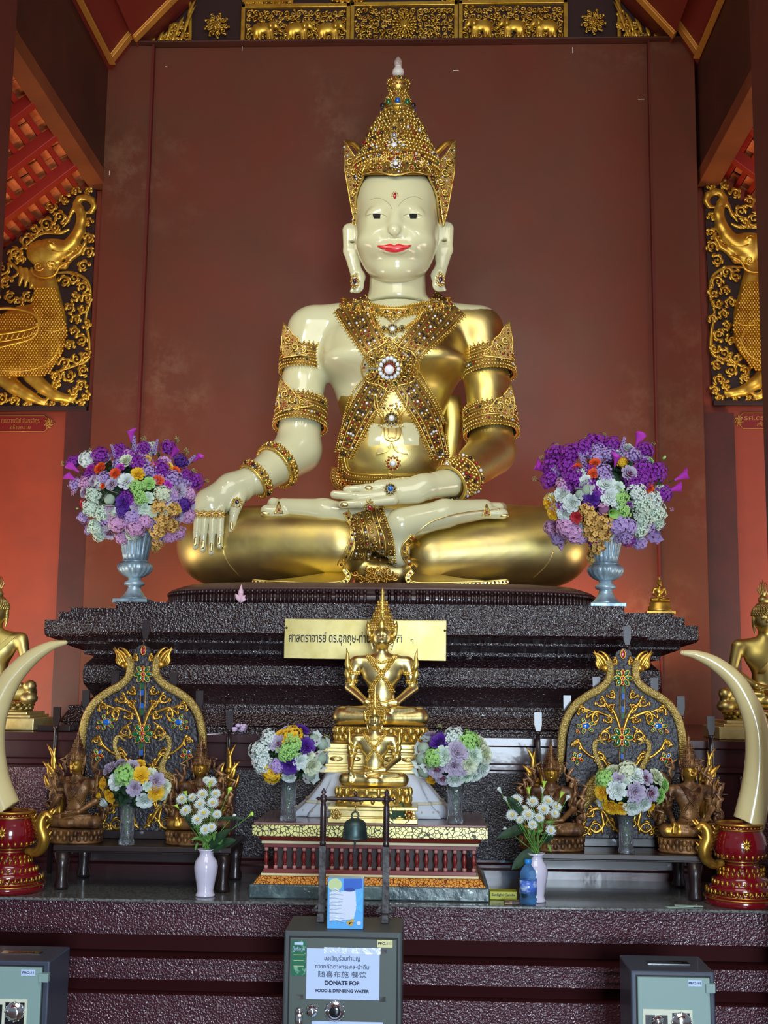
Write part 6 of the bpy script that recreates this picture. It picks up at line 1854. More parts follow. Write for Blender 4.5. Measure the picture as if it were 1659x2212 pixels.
M['tb_worn'] = mat('worn_pink_paint', (176, 124, 116), 0.5)
M['stone'] = mat('wrapped_dark_stone', (62, 78, 82), 0.25, var=(14., (96, 116, 116), .45, .6), coat=.4, bump=(20, .5, 4))
def zt(y): return P(799, y, YT)[2]
TX0, TX1 = P(544, 1800, YT)[0], P(1054, 1800, YT)[0]
def slab(nm, y0, y1, ins, m, bev=.002, yb=5.58, ins2=None, yf=None):
    """horizontal board between picture rows; ins = inset from the table edge"""
    mb = MB()
    a0, b0 = TX0 + ins, TX1 - ins; i2 = ins if ins2 is None else ins2; a1, b1 = TX0 + i2, TX1 - i2
    z1_, z0_ = (zt(y0) if y0 else ztab), zt(y1)
    v = [(a1, YT + i2, z0_), (b1, YT + i2, z0_), (b1, yb - i2, z0_), (a1, yb - i2, z0_), (a0, YT + ins, z1_), (b0, YT + ins, z1_), (b0, yb - ins, z1_), (a0, yb - ins, z1_)]
    mb.add(v, [(0, 3, 2, 1), (4, 5, 6, 7), (0, 1, 5, 4), (1, 2, 6, 5), (2, 3, 7, 6), (3, 0, 4, 7)], 0, False)
    return mb.build(nm, m, tb, bevel=bev)
slab('table_top', None, 1785, .006, M['tb_slab'])
slab('leaf_band', 1785, 1810, 0, M['tb_leaf'])
slab('upper_moulding', 1810, 1822, .018, M['tb_red'], ins2=.04)
slab('upper_cream_line', 1822, 1828, .036, M['tb_cream'])
slab('upper_rail', 1828, 1837, .044, M['tb_red'])
slab('lower_rail', 1884, 1893, .044, M['tb_red'])
slab('lower_cream_line', 1893, 1898, .036, M['tb_cream'])
slab('petal_moulding', 1898, 1914, .030, M['tb_orange'], ins2=.008)
mb = MB(); mb.box((P(538, 1940, YT)[0], YT - .006, zg + .001), (P(1057, 1940, YT)[0], 5.56, zt(1914))); mb.build('stone_block', M['stone'], tb, bevel=.006)
mb = MB(); mb.box((TX0 + .09, YT + .10, zt(1884)), (TX1 - .09, 5.5, zt(1837))); mb.build('inner_core', M['board'], tb)
n = 23
za_, zb2 = zt(1884), zt(1837)
for i in range(n):
    x = TX0 + .055 + (TX1 - TX0 - .11) * i / (n - 1)
    mb = MB(); H_ = zb2 - za_; y = YT + .055; w = .0085
    prof = [(w, 0), (w, H_ * .16), (w * .6, H_ * .18), (w * .8, H_ * .3), (w * 1.15, H_ * .42), (w * 1.2, H_ * .5), (w * 1.15, H_ * .58), (w * .8, H_ * .7), (w * .6, H_ * .82), (w, H_ * .84), (w, H_)]
    fcs = len(prof)
    mb.lathe((x, y, za_), prof[:2], 1, 10); mb.lathe((x, y, za_), prof[1:10], 0, 10); mb.lathe((x, y, za_), prof[9:], 1, 10)
    mb.build('baluster', [M['tb_red'], M['tb_worn']], tb)

# ================================================================= NAMEPLATE
YN = 5.72
np0 = P(614, 1337, YN); 
t = thing('brass_nameplate', 'rectangular brass nameplate with black Thai lettering on the pedestal front', 'nameplate', P(789, 1420, YN))
mb = MB()
q = [P(616, 1337, YN), P(964, 1341, YN), P(963, 1427, YN), P(614, 1421, YN)]
mb.plate(q[::-1], (0, -1, 0), .004)
mb.build('plate', mat('brushed_brass', (184, 168, 112), .38, metal=.75, var=(5., (166, 148, 88), .4, .6)), t, bevel=.001)
mb = MB(); mb.tube([x + np.array([0, -.005, 0]) for x in q], .0022, 0, 5, closed=True); mb.build('plate_rim', M['gold_pale'], t)
for (a, b) in ((619, 1356), (961, 1362)):
    mb = MB(); mb.ball(P(a, b, YN - .006), .006, 0); mb.build('screw', M['bench'], t)
    mb = MB(); z = P(a, b, YN); 
txt = mat('nameplate_ink', (24, 22, 18), .5)
text_obj('lettering', 'ศาสตราจารย์ ดร.อุกฤษ-ท่านผู้', P(717, 1379, YN - .0075), .060, txt, t, bold=.0007, width=186 * YN / FPX)
text_obj('lettering', 'ฑิ', P(863, 1381, YN - .0075), .050, txt, t, width=13 * YN / FPX)
text_obj('lettering', 'ๆ', P(890, 1384, YN - .0075), .030, txt, t, width=6 * YN / FPX)
# stand-offs that hold the plate on the cornice
mb = MB(); mb.tube([P(660, 1350, YN + .001), P(660, 1350, 5.755)], .006, 0, 8); mb.build('mounting_pin', M['bench'], t)
mb = MB(); mb.tube([P(920, 1354, YN + .001), P(920, 1354, 5.755)], .006, 0, 8); mb.build('mounting_pin', M['bench'], t)

# ================================================================= TUSKS
M['ivory'] = mat('polished_ivory', (222, 206, 152), .2, coat=.5, var=(1.6, (204, 184, 128), .4, .65))
M['red_enamel'] = mat('deep_red_enamel', (112, 12, 22), .14, coat=.8)
def tusk(pts, cx, cy, holder_lb, tusk_lb, sg):
    Y = 5.145; px = Y / FPX
    zb = zg + .001; c = P(cx, cy, Y); sc = (c[2] - zb) / 96.0 / px   # cy is the neck height; 150px to base
    t = thing('tusk_holder', holder_lb, 'holder', (c[0], Y, zb), 'red tusk holders')
    H_ = P(cx, cy, Y)[2] - zb; u_ = H_ / 172.0
    prof = [(76, 0), (76, 14), (72, 17), (66, 20), (64, 30), (70, 34), (60, 40), (56, 50), (58, 54), (48, 60), (44, 70), (38, 78), (30, 84), (30, 90), (34, 93), (48, 98), (54, 112), (55, 125), (52, 145), (45, 158), (46, 172)]
    mb = MB(); mb.lathe((c[0], Y, zb), [(r_ * px, z * u_) for r_, z in prof], 0, 40); mb.build('pot_body', M['red_enamel'], t)
    mb = MB()
    def row(r_, z, n, kind):
        for i in range(n):
            a = i * 2 * PI / n; p = np.array([c[0] + r_ * px * math.cos(a), Y + r_ * px * math.sin(a), zb + z * u_]); o = np.array([math.cos(a), math.sin(a), 0])
            if kind == 'up': mb.tube([p, p + np.array([0, 0, .012]) + o * .001, p + np.array([0, 0, .022]) - o * .004], [.006, .0055, .001], 0, 5)
            elif kind == 'dn': mb.tube([p, p - np.array([0, 0, .012]) + o * .002, p - np.array([0, 0, .02]) + o * .006], [.006, .0055, .001], 0, 5)
            else: mb.ball(p, .005, 0, 5, 4)
    for r_, z, w_ in ((76.5, 15, .003), (67, 20, .003), (31, 85, .003), (35, 92, .003), (47, 171, .006), (46, 160, .004)): mb.tube([(c[0] + r_ * px * math.cos(a), Y + r_ * px * math.sin(a), zb + z * u_) for a in np.linspace(0, 2 * PI, 41)[:-1]], w_, 0, 5, closed=True)
    row(66, 26, 34, 'dot'); row(70, 34, 36, 'dn'); row(57, 52, 30, 'dn'); row(45, 70, 26, 'dn'); row(46, 80, 24, 'dn'); row(50, 100, 24, 'up'); row(46.5, 165, 34, 'dot')
    # flower on the belly
    for i in range(8):
        a = i * PI / 4; p = np.array([c[0] - .0, Y - 56.5 * px, zb + 130 * u_])
        mb.tube([p, p + np.array([math.cos(a) * .022, .001, math.sin(a) * .03])], [.009, .001], 0, 5, .5, up=(0, 1, 0))
    for i in range(8):
        a = i * PI / 4; p = np.array([c[0], Y - 66 * px, zb + 30 * u_]); mb.tube([p, p + np.array([math.cos(a) * .02, .001, abs(math.sin(a)) * .02])], [.007, .001], 0, 5, .5, up=(0, 1, 0))
    mb.build('gold_decoration', M['gold_d'], t)
    mb = MB()      # crested creature handle
    s_ = sg
    base = [(c[0] + s_ * r_ * px, Y - d_, zb + z * u_) for r_, z, d_ in ((38, 88, .02), (58, 84, .03), (74, 96, .04), (80, 118, .05), (72, 140, .05), (74, 160, .05), (84, 168, .05), (92, 160, .05))]
    pts2 = catmull(base, 6); mb.tube(pts2, [px * (7 + 6 * math.sin(PI * min(1, i / (len(pts2) - 1) * 1.05))) for i in range(len(pts2))], 0, 10, up=(0, 1, 0))
    for k in range(9):
        q = pts2[6 + k * 4]; a = .6 + k * .12
        mb.tube([q, q + np.array([s_ * .02, 0, .012]), q + np.array([s_ * .034, 0, .03])], [.011, .008, .001], 0, 6, .5, up=(0, 1, 0))
    for k in range(6):
        q = np.array([c[0] + s_ * (46 + k * 3) * px, Y - .03, zb + (165 - k * 9) * u_]); mb.tube([q, q + np.array([s_ * .018, -.01, -.01]), q + np.array([s_ * .03, -.012, .01])], [.01, .009, .001], 0, 6)
    mb.build('crested_handle', M['gold_d'], t)
    ring = MB()
    a = np.array(catmull([np.array(p, float) for p in pts], 8))
    mb = MB(); mb.tube([P(x, y, Y + .0) for x, y, r_ in a], [r_ * px for x, y, r_ in a], 0, 28, up=(0, 1, 0))
    e = P(a[0][0], a[0][1], Y); mb.ball(e, a[0][2] * px * 1.0, 0, 14, 10)
    tag(mb.build('elephant_tusk', M['ivory'], None, origin=(c[0], Y, zb + H_)), tusk_lb, 'tusk', 'polished tusks')
tusk([(141, 1388, 5), (108, 1396, 11), (68, 1420, 17), (30, 1458, 22), (2, 1505, 26), (-16, 1560, 28), (-20, 1620, 30), (-12, 1685, 32), (8, 1742, 34), (14, 1752, 34)], 26, 1752, 'red enamelled tusk holder with gold crested handle at the left edge of the granite', 'large ivory coloured tusk curving up at the left edge', 1)
tusk([(1474, 1410, 5), (1505, 1415, 10), (1545, 1433, 15), (1585, 1467, 19), (1613, 1512, 22), (1632, 1562, 25), (1639, 1620, 27), (1635, 1690, 30), (1620, 1768, 33), (1616, 1778, 33)], 1597, 1778, 'red enamelled tusk holder with gold crested handle at the right edge of the granite', 'large ivory coloured tusk curving up at the right edge', -1)

# ================================================================= BELL ON ITS STAND
zsafe = P(740, 2012, 4.30)[2]
YBs = 4.50
M['turned'] = mat('dark_turned_wood', (44, 28, 30), .35, coat=.3); M['worn_wood'] = mat('worn_grey_wood', (84, 82, 84), .55, var=(30., (50, 46, 48), .4, .6), bump=(40, .5, 4))
pb = YBs / FPX
xa, xb = P(698, 1850, YBs)[0], P(835, 1850, YBs)[0]
bs = thing('bell_stand', 'dark wooden two-post bell stand on top of the central donation safe', 'stand', ((xa + xb) / 2, YBs, zsafe + .001))
def zbs(y): return P(767, y, YBs)[2]
for x in (xa, xb):
    x = x - .002
    mb = MB()
    mb.lathe((x, YBs, 0), [(.001, zbs(1703)), (.004, zbs(1706)), (.0105, zbs(1712)), (.005, zbs(1717)), (.012, zbs(1720)), (.0125, zbs(1730)), (.008, zbs(1735)), (.0115, zbs(1745)), (.0115, zbs(1812)), (.008, zbs(1817)), (.012, zbs(1822)), (.0095, zbs(1828))][::-1], 0, 14)
    mb.build('turned_post', M['turned'], bs)
    mb = MB(); mb.box((x - .0125, YBs - .012, zsafe + .02), (x + .0125, YBs + .012, zbs(1828))); mb.build('square_post', M['worn_wood'], bs, bevel=.002)
    mb = MB(); mb.prism([(x - .012, 0), (x + .012, 0), (x + .012, 1)][:0] or [(x - .014, zsafe + .001), (x + .014, zsafe + .001), (x + .012, zsafe + .03), (x - .012, zsafe + .03)], YBs - .055, YBs + .055); mb.build('foot', M['worn_wood'], bs, bevel=.003)
    mb = MB(); s_ = 1 if x == xa - .002 else -1
    mb.tube([(x - s_ * -.012, YBs, zbs(1955)), (x + s_ * .03, YBs, zbs(1968))], [.006, .005], 0, 6); mb.tube([(x + s_ * -.012, YBs, zbs(1955)), (x - s_ * .03, YBs, zbs(1968))], [.006, .005], 0, 6)
    mb.tube([(x - .034, YBs, zbs(1968)), (x + .034, YBs, zbs(1968))], .0055, 0, 6); mb.build('brace', M['worn_wood'], bs)
mb = MB()
z = zbs(1726)
L = xb - xa
pr_ = [(-.030, .001), (-.022, .007), (-.014, .004), (-.010, .009), (.012, .007), (.03, .0085), (.05, .006), (L * .5 - .016, .009), (L * .5, .011), (L * .5 + .016, .009), (L - .05, .006), (L - .03, .0085), (L - .012, .007), (L + .010, .009), (L + .014, .004), (L + .022, .007), (L + .032, .001)]
mb.tube([(xa + a, YBs, z) for a, r_ in pr_], [r_ for a, r_ in pr_], 0, 12)
mb.build('crossbar', M['turned'], bs)
mb = MB(); mb.lathe(((xa + xb) / 2, YBs, 0), [(.009, z), (.004, z + .014), (.0075, z + .018), (.001, zbs(1708))], 0, 12); mb.build('finial', M['turned'], bs)
bl = thing('hanging_bell', 'green-grey bronze bell hanging from the stand in front of the golden statues', 'bell', (P(767, 1812, YBs)[0], YBs, zbs(1812)))
bx = P(767, 1790, YBs)[0]; M['bronze'] = mat('weathered_bronze', (72, 90, 88), .42, metal=.75, var=(20., (50, 66, 66), .4, .6))
mb = MB(); hb = zbs(1768) - zbs(1812)
o = [(28, 0), (28.5, .04), (27, .1), (26, .25), (25, .45), (24, .65), (22, .80), (17, .92), (9, 1.0), (.1, 1.02)]
mb.lathe((bx, YBs, zbs(1812)), [(.001 * 0 + 24 * pb, .02)] + [(r_ * pb, h * hb) for r_, h in o], 0, 36); mb.build('bell_body', M['bronze'], bl)
mb = MB(); zr = zbs(1762); mb.tube([(bx + .012 * math.cos(a), YBs, zr + .014 * math.sin(a)) for a in np.linspace(0, 2 * PI, 17)[:-1]], .0035, 0, 6, closed=True, up=(0, 1, 0)); mb.build('bell_loop', M['bronze'], bl)
mb = MB(); mb.tube([(bx, YBs, z - .008), (bx, YBs, zr + .012)], .002, 0, 6); mb.ball((bx, YBs, zbs(1742)), .005, 0); mb.build('chain', M['gold_d'], bl)
mb = MB(); mb.tube([(bx, YBs, zbs(1800)), (bx, YBs, zbs(1815)), (bx, YBs, zbs(1822)), (bx, YBs, zbs(1842)), (bx, YBs, zbs(1850))], [.003, .005, .004, .0025, .004], 0, 8); mb.build('clapper', M['worn_wood'], bl)

# ================================================================= SAFES
M['safe_dark'] = mat('charcoal_safe_paint', (66, 72, 74), .45, coat=.1); M['safe_blue'] = mat('slate_safe_paint', (58, 66, 82), .4, coat=.15); M['safe_door'] = mat('pale_green_safe_door', (132, 158, 154), .42)
M['safe_cdoor'] = mat('grey_green_safe_door', (78, 88, 84), .42); M['chrome'] = mat('chrome', (214, 218, 224), .12, metal=1.0); M['paper'] = mat('white_paper', (186, 204, 236), .6); M['ink'] = mat('printed_ink', (20, 30, 60), .6)
M['slot'] = mat('black_gap', (16, 18, 20), .6); M['plastic_b'] = mat('black_plastic_dial', (22, 26, 30), .2, coat=.5)
def zsf(py, Y=4.30): return P(740, py, Y)[2]
t = thing('donation_safe', 'tall dark grey steel donation safe in the middle with a taped paper notice', 'safe', (P(740, 2150, 4.42)[0], 4.42, 0.0))
x0, x1 = P(612, 2110, 4.30)[0], P(868, 2110, 4.30)[0]
mb = MB(); mb.box((x0, 4.30, .02), (x1, 4.57, zsafe)); mb.build('safe_body', M['safe_dark'], t, bevel=.006)
for a in (x0 + .04, x1 - .04):
    for b in (4.34, 4.53): mb = MB(); mb.lathe((a, b, 0), [(.018, 0), (.018, .021)], 0, 12); mb.build('foot', M['slot'], t)
dx0, dx1, dz1 = P(625, 2110, 4.295)[0], P(857, 2110, 4.295)[0], P(740, 2027, 4.295)[2]
mb = MB(); mb.box((dx0 - .004, 4.297, .05), (dx1 + .004, 4.301, dz1 + .004)); mb.build('door_gap', M['slot'], t)
mb = MB(); mb.box((dx0, 4.288, .055), (dx1, 4.300, dz1)); dr = mb.build('safe_door', M['safe_cdoor'], t, bevel=.003)
yd = 4.2875
def card(nm, x0_, y0_, x1_, y1_, m, par, Y=yd, th=.001, bev=.0):
    a, b = P(x0_, y0_, Y), P(x1_, y1_, Y); mb = MB(); mb.box((a[0], Y - th, b[2]), (b[0], Y, a[2])); return mb.build(nm, m, par, bevel=bev)
M['sticker_green'] = mat('green_foil_sticker', (34, 104, 76), .3, var=(40., (120, 170, 140), .58, .66)); M['sticker_yellow'] = mat('pale_yellow_sticker', (214, 210, 150), .4)
st_ = card('green_sticker', 630, 2032, 660, 2108, M['sticker_green'], t)
text_obj('lettering', 'ตู้บริจาค', P(645, 2050, yd - .002), .016, M['paper'], st_, width=25 * 4.29 / FPX)
card('sticker_heading', 636, 2035, 655, 2041, M['paper'], st_, yd - .001, .0006)
for k in range(3): card('sticker_line', 634, 2062 + k * 12, 656, 2063.5 + k * 12, M['sticker_yellow'], st_, yd - .001, .0006)
pa = card('paper_notice', 663, 2048, 819, 2161, M['paper'], t)
tape = mat('glossy_clear_tape', (206, 222, 246), .12, coat=1.0, bump=(30., .8, 4))
card('sticky_tape', 700, 2046, 822, 2062, tape, t, yd - .0012, .0006)
for k, (tx, y, sz, w_, b_) in enumerate((('ขอเชิญร่วมทำบุญ', 2071, .020, 74, .0), ('ถวายภัตตาหารเพล-น้ำดื่ม', 2089, .019, 112, .0), ('随喜布施 餐饮', 2106, .022, 100, .0), ('DONATE FOR', 2124, .019, 74, .0007), ('FOOD & DRINKING WATER', 2141, .014, 111, .0005))):
    text_obj('lettering', tx, P(739, y, yd - .0016), sz, M['ink'], pa, depth=.0003, bold=b_, width=w_ * 4.288 / FPX)
card('second_paper_notice', 673, 2205, 826, 2300, M['paper'], t)
yt_ = card('name_tag', 815, 2030, 848, 2047, M['sticker_yellow'], t, bev=.0004)
text_obj('lettering', 'PRO.111', P(831.5, 2038.5, yd - .0015), .011, M['ink'], yt_, depth=.0003, bold=.0004, width=27 * 4.288 / FPX)
for (a, b, c_, d_) in ((640, 2148, 655, 2158), (820, 2153, 833, 2164), (821, 2050, 835, 2060)): card('tape_scrap', a, b, c_, d_, M['worn_wood'], t, yd, .0008)
def knob(px, py, r_, par, Y=yd, nm='knob', d=.03, c2=None):
    c = P(px, py, Y); k = Y / FPX; mb = MB()
    for i, (rr, yy) in enumerate(((r_, 0), (r_, -.006), (r_ * .92, -.010), (r_ * .7, -.012), (r_ * .66, -d), (r_ * .5, -d - .003))):
        pass
    prof = [(r_, 0), (r_, .006), (r_ * .9, .010), (r_ * .68, .012), (r_ * .62, d), (r_ * .45, d + .003)]
    v = [(c[0] + rr * k * math.cos(a), Y - yy, c[2] + rr * k * math.sin(a)) for rr, yy in prof for a in np.linspace(0, 2 * PI, 25)[:-1]]
    f = [(i * 24 + j, i * 24 + (j + 1) % 24, (i + 1) * 24 + (j + 1) % 24, (i + 1) * 24 + j) for i in range(len(prof) - 1) for j in range(24)]
    f.append(tuple(range((len(prof) - 1) * 24, len(prof) * 24)))
    mb.add(v, f, 0)
    for j in range(12):
        a = j * PI / 6; mb.ball((c[0] + r_ * .95 * k * math.cos(a), Y - .006, c[2] + r_ * .95 * k * math.sin(a)), r_ * .12 * k, 0, 5, 4)
    o = mb.build(nm, M['chrome'], par)
    if c2: mb = MB(); mb.ball((c[0], Y - d - .001, c[2]), (r_ * .58 * k, .004, r_ * .58 * k), 0, 16, 8); mb.build('dial_face', M['plastic_b'], o)
    return o
knob(674, 2183, 12, t, d=.02); knob(724, 2183, 20, t, d=.018, nm='combination_dial', c2=1)
mb = MB(); c = P(647, 2184, yd); mb.tube([(c[0], yd - .010, c[2]), (c[0], yd - .012, P(647, 2225, yd)[2])], [.013, .011], 0, 14, .5, up=(0, 1, 0)); mb.ball((c[0], yd - .009, c[2]), (.0135, .009, .0135), 0, 14, 8); mb.build('lever_handle', M['chrome'], t)
def small_safe(xl_, xr_, ytop, label, left):
    Y = 4.30; z1_ = P((xl_ + xr_) / 2, ytop, Y)[2]; a, b = P(xl_, ytop + 60, Y)[0], P(xr_, ytop + 60, Y)[0]
    t = thing('small_safe', label, 'safe', ((a + b) / 2, 4.42, 0), 'small pale-door safes')
    mb = MB(); mb.box((a, Y, .015), (b, Y + .24, z1_)); mb.build('safe_body', M['safe_blue'], t, bevel=.006)
    for q in (a + .03, b - .03):
        for w_ in (Y + .03, Y + .2): mb = MB(); mb.lathe((q, w_, 0), [(.014, 0), (.014, .016)], 0, 12); mb.build('foot', M['slot'], t)
    o = xr_ - 1545; dz = ytop - 2098
    F = lambda x: x + o; G_ = lambda y: y + dz
    y2 = Y - .001
    d0, d1, zz1 = P(F(1376), G_(2130), y2)[0], P(F(1532), G_(2130), y2)[0], P(F(1455), G_(2110), y2)[2]
    mb = MB(); mb.box((d0 - .004, y2 - .001, .04), (d1 + .004, y2 + .002, zz1 + .004)); mb.build('door_gap', M['slot'], t)
    mb = MB(); mb.box((d0, y2 - .012, .045), (d1, y2 + .002, zz1)); dr = mb.build('safe_door', M['safe_door'], t, bevel=.003)
    yd2 = y2 - .012
    lb_ = card('label_plate', F(1486), G_(2117), F(1516), G_(2131), M['paper'], t, yd2, .002, .0005)
    text_obj('lettering', 'PRO.11', P(F(1501), G_(2124), yd2 - .0025), .010, M['ink'], lb_, depth=.0003, bold=.0003, width=24 * yd2 / FPX)
    mb = MB(); q0, q1 = P(F(1524), G_(2125), Y - .016), P(F(1545), G_(2145), Y - .016); mb.box((q0[0], Y - .022, q1[2]), (q1[0], Y - .0005, q0[2])); mb.box((q0[0] + .004, Y - .012, q1[2] - .03), (q0[0] + .009, Y - .0005, q1[2])); mb.build('hinge', M['safe_door'], t, bevel=.002)
    lp = card('lock_plate', F(1388), G_(2179), F(1497), G_(2240), mat('cream_lock_plate', (206, 210, 190), .4), t, yd2, .003, .001)
    card('lock_recess', F(1394), G_(2192), F(1443), G_(2236), M['plastic_b'], lp, yd2 - .003, .001, 0); card('lock_recess', F(1452), G_(2188), F(1491), G_(2236), M['plastic_b'], lp, yd2 - .003, .001, 0)
    knob(F(1421), G_(2206), 12, t, yd2 - .004, d=.016); knob(F(1472), G_(2208), 20, t, yd2 - .004, d=.018, nm='combination_dial')
    zc = z1_; mb = MB(); cx = (a + b) / 2 + .01; mb.box((cx - .075, Y + .10, zc), (cx + .07, Y + .145, zc + .002)); mb.build('coin_slot_plate', M['chrome'], t)
    mb = MB(); mb.box((cx - .05, Y + .118, zc + .002), (cx + .045, Y + .126, zc + .0026)); mb.build('coin_slot', M['slot'], t)
small_safe(-77, 105, 2075, 'small slate safe with pale green door at the bottom left edge', True)
small_safe(1363, 1545, 2098, 'small slate safe with pale green door at the bottom right', False)
# ---- printed box wrapped in plastic, on the safe
t = thing('printed_carton', 'small blue and white printed carton wrapped in clear plastic on the central safe', 'box', (P(746, 2005, 4.34)[0], 4.36, zsafe + .001))
a, b = P(707, 1950, 4.335)[0], P(785, 1950, 4.335)[0]; zt_ = P(746, 1897, 4.335)[2]
mb = MB(); mb.box((a, 4.335, zsafe + .001), (b, 4.39, zt_)); mb.build('carton', mat('carton_blue', (86, 168, 232), .3, coat=.6), t, bevel=.002)
yc = 4.3345
def art(nm, pts, m, off):
    q = [P(x, y, yc) for x, y in pts]; mb = MB(); mb.plate([x - np.array([0, off, 0]) for x in q][::-1], (0, -1, 0), .0003, 0); return mb.build(nm, m, t)
Cw = mat('carton_white', (206, 214, 236), .3, coat=.6); Cb = mat('carton_deep_blue', (30, 92, 190), .3, coat=.6); Cy = mat('carton_yellow_green', (190, 206, 150), .3, coat=.6); Cc = mat('carton_cyan', (80, 180, 240), .3, coat=.6); Co = mat('carton_gold', (190, 160, 70), .3)
art('printed_panel', [(712, 1925), (768, 1925), (770, 1960), (764, 1985), (712, 1990)], Cw, .0004)
art('printed_panel', [(742, 1898), (783, 1898), (783, 1918), (766, 1922), (742, 1920)], Cb, .0006)
art('printed_disc', [(724 + 15 * math.cos(k * PI / 10), 1911 + 14 * math.sin(k * PI / 10)) for k in range(20)], Cy, .0008)
art('printed_badge', [(755 + 12 * math.cos(k * PI / 10), 1922 + 4 * math.sin(k * PI / 10)) for k in range(20)], mat('carton_navy', (26, 60, 150), .3), .0010)
art('printed_wave', [(768, 1945), (783, 1925), (783, 1938), (772, 1952)], Cc, .0010); art('printed_wave', [(768, 1958), (783, 1952), (783, 1972), (772, 1966)], Cc, .0010)
for (x, y, m_) in ((753, 1993, Co), (761, 1989, Co), (775, 1994, Cw), (758, 1996, Co)): art('printed_dot', [(x + 4.5 * math.cos(k * PI / 6), y + 4.5 * math.sin(k * PI / 6)) for k in range(12)], m_, .0012)
rr = random.Random(2)
for k in range(9):
    y = 1925 + k * 8; mb = MB(); mb.tube([P(709 + rr.uniform(0, 4), y + rr.uniform(-2, 2), yc - .001), P(724, y - 3 + rr.uniform(-3, 3), yc - .0022), P(742 + rr.uniform(-6, 4), y + rr.uniform(-4, 4), yc - .001)], [.0015, .004, .0012], 0, 6, .5, up=(0, 1, 0)); mb.build('plastic_crease', tape, t)
# ---- candle box, bottle, matchbox, papers
t = thing('candle_box', 'flat yellow-green candle box lying behind the right white vase', 'box', (P(1092, 1910, 5.2)[0], 5.2, zg + .001))
a, b = P(1058, 1905, 5.12)[0], P(1117, 1905, 5.12)[0]; z0_ = zg + .001
mb = MB(); mb.box((a, 5.12, z0_ + .0), (b, 5.19, z0_ + .032)); mb.build('carton', mat('candle_box_green', (168, 170, 40), .4), t, bevel=.002)
text_obj('lettering', 'Sunlight Candle', ((a + b) / 2, 5.1195, z0_ + .019), .014, M['ink'], t, depth=.0003, bold=.0003, width=(b - a) * .86)
t = thing('water_bottle', 'clear blue plastic water bottle with blue cap in front of the right white vase', 'bottle', (P(1141, 1950, 5.03)[0], 5.03, zg + .001))
c = P(1141, 1900, 5.03); pk = 5.03 / FPX
M['bottle'] = mat('blue_clear_plastic', (150, 208, 244), .05, trans=.96, ior=1.15); M['cap'] = mat('bottle_cap_blue', (40, 130, 210), .35); M['blabel'] = mat('bottle_label', (70, 110, 200), .25, coat=.5, var=(30., (180, 200, 236), .5, .6))
mb = MB(); mb.lathe((c[0], 5.03, zg + .001), [(13 * pk, 0), (17 * pk, .004), (18 * pk, .02), (16.5 * pk, .03), (18 * pk, .04), (18 * pk, .10), (16.5 * pk, .108), (17.5 * pk, .115), (15 * pk, .132), (8 * pk, .150), (6 * pk, .155), (6 * pk, .160)], 0, 28); mb.build('bottle_body', M['bottle'], t)
mb = MB(); mb.lathe((c[0], 5.03, zg + .001), [(18.3 * pk, .045), (18.3 * pk, .095)], 0, 28); mb.build('bottle_label', M['blabel'], t)
mb = MB(); mb.lathe((c[0], 5.03, zg + .001), [(7 * pk, .158), (7.6 * pk, .160), (7.6 * pk, .172), (6.5 * pk, .176)], 0, 20); mb.build('bottle_cap', M['cap'], t)
mb = MB(); q = P(1106, 1948, 5.02); mb.box((q[0] - .03, 5.01, zg + .001), (q[0] + .03, 5.05, zg + .014)); o = mb.build('matchbox', mat('worn_matchbox', (150, 120, 90), .5, var=(60., (60, 50, 46), .45, .55)), None, origin=(q[0], 5.03, zg), bevel=.002); tag(o, 'tiny worn matchbox lying left of the water bottle', 'box')
for k, (x, y, rz) in enumerate(((1468, 1953, .25), (1490, 1955, -.12))):
    q = P(x, 1955, 5.02); mb = MB(); mb.box((-.055, -.014, .0), (.055, .014, .0015)); m2 = MB(); m2.merge(mb, Matrix.Translation(Vector((q[0], 5.03 + k * .012, zg + .001 + k * .0022))) @ Matrix.Rotation(rz, 4, 'Z'))
    o = m2.build('paper_slip', mat('green_white_slip', (170, 196, 180), .5), None, origin=(q[0], 5.03, zg)); tag(o, ('lower' if k == 0 else 'upper') + ' folded paper slip on the granite edge beside the right tusk holder', 'paper', 'paper slips on the granite')
for k in range(1):
    q = P(524, 1300, 5.98)
    mb = MB()
    for a, h in ((-.5, .05), (.05, .09), (.6, .045), (1.1, .035)):
        mb.tube([(q[0], 5.9, zpt + .006), (q[0] + math.sin(a) * h * .5, 5.9, zpt + h * .6), (q[0] + math.sin(a) * h, 5.9, zpt + .003 + h * math.cos(a))], [.006, .014, .001], 0, 7, .3, up=(0, 1, 0))
    o = mb.build('folded_petal_offering', mat('pink_petal', (232, 190, 206), .6), None, origin=(q[0], 5.9, zpt)); tag(o, 'small pink and white folded petal offering on the pedestal edge, left of centre', 'offering')
q = P(515, 1583, 5.75); mb = MB()
rr = random.Random(4)
for i in range(14): mb.ball((q[0] + rr.uniform(-.03, .03), 5.76 + rr.uniform(-.02, .02), zt2 + .014 + rr.random() * .03), (.014, .012, .010), 0, 6, 4)
o = mb.build('fallen_blossom', mat('pale_lilac_petal', (214, 190, 226), .6), None, origin=(q[0], 5.76, zt2)); tag(o, 'fallen pale lilac blossom on the ledge left of the offering table', 'flower')
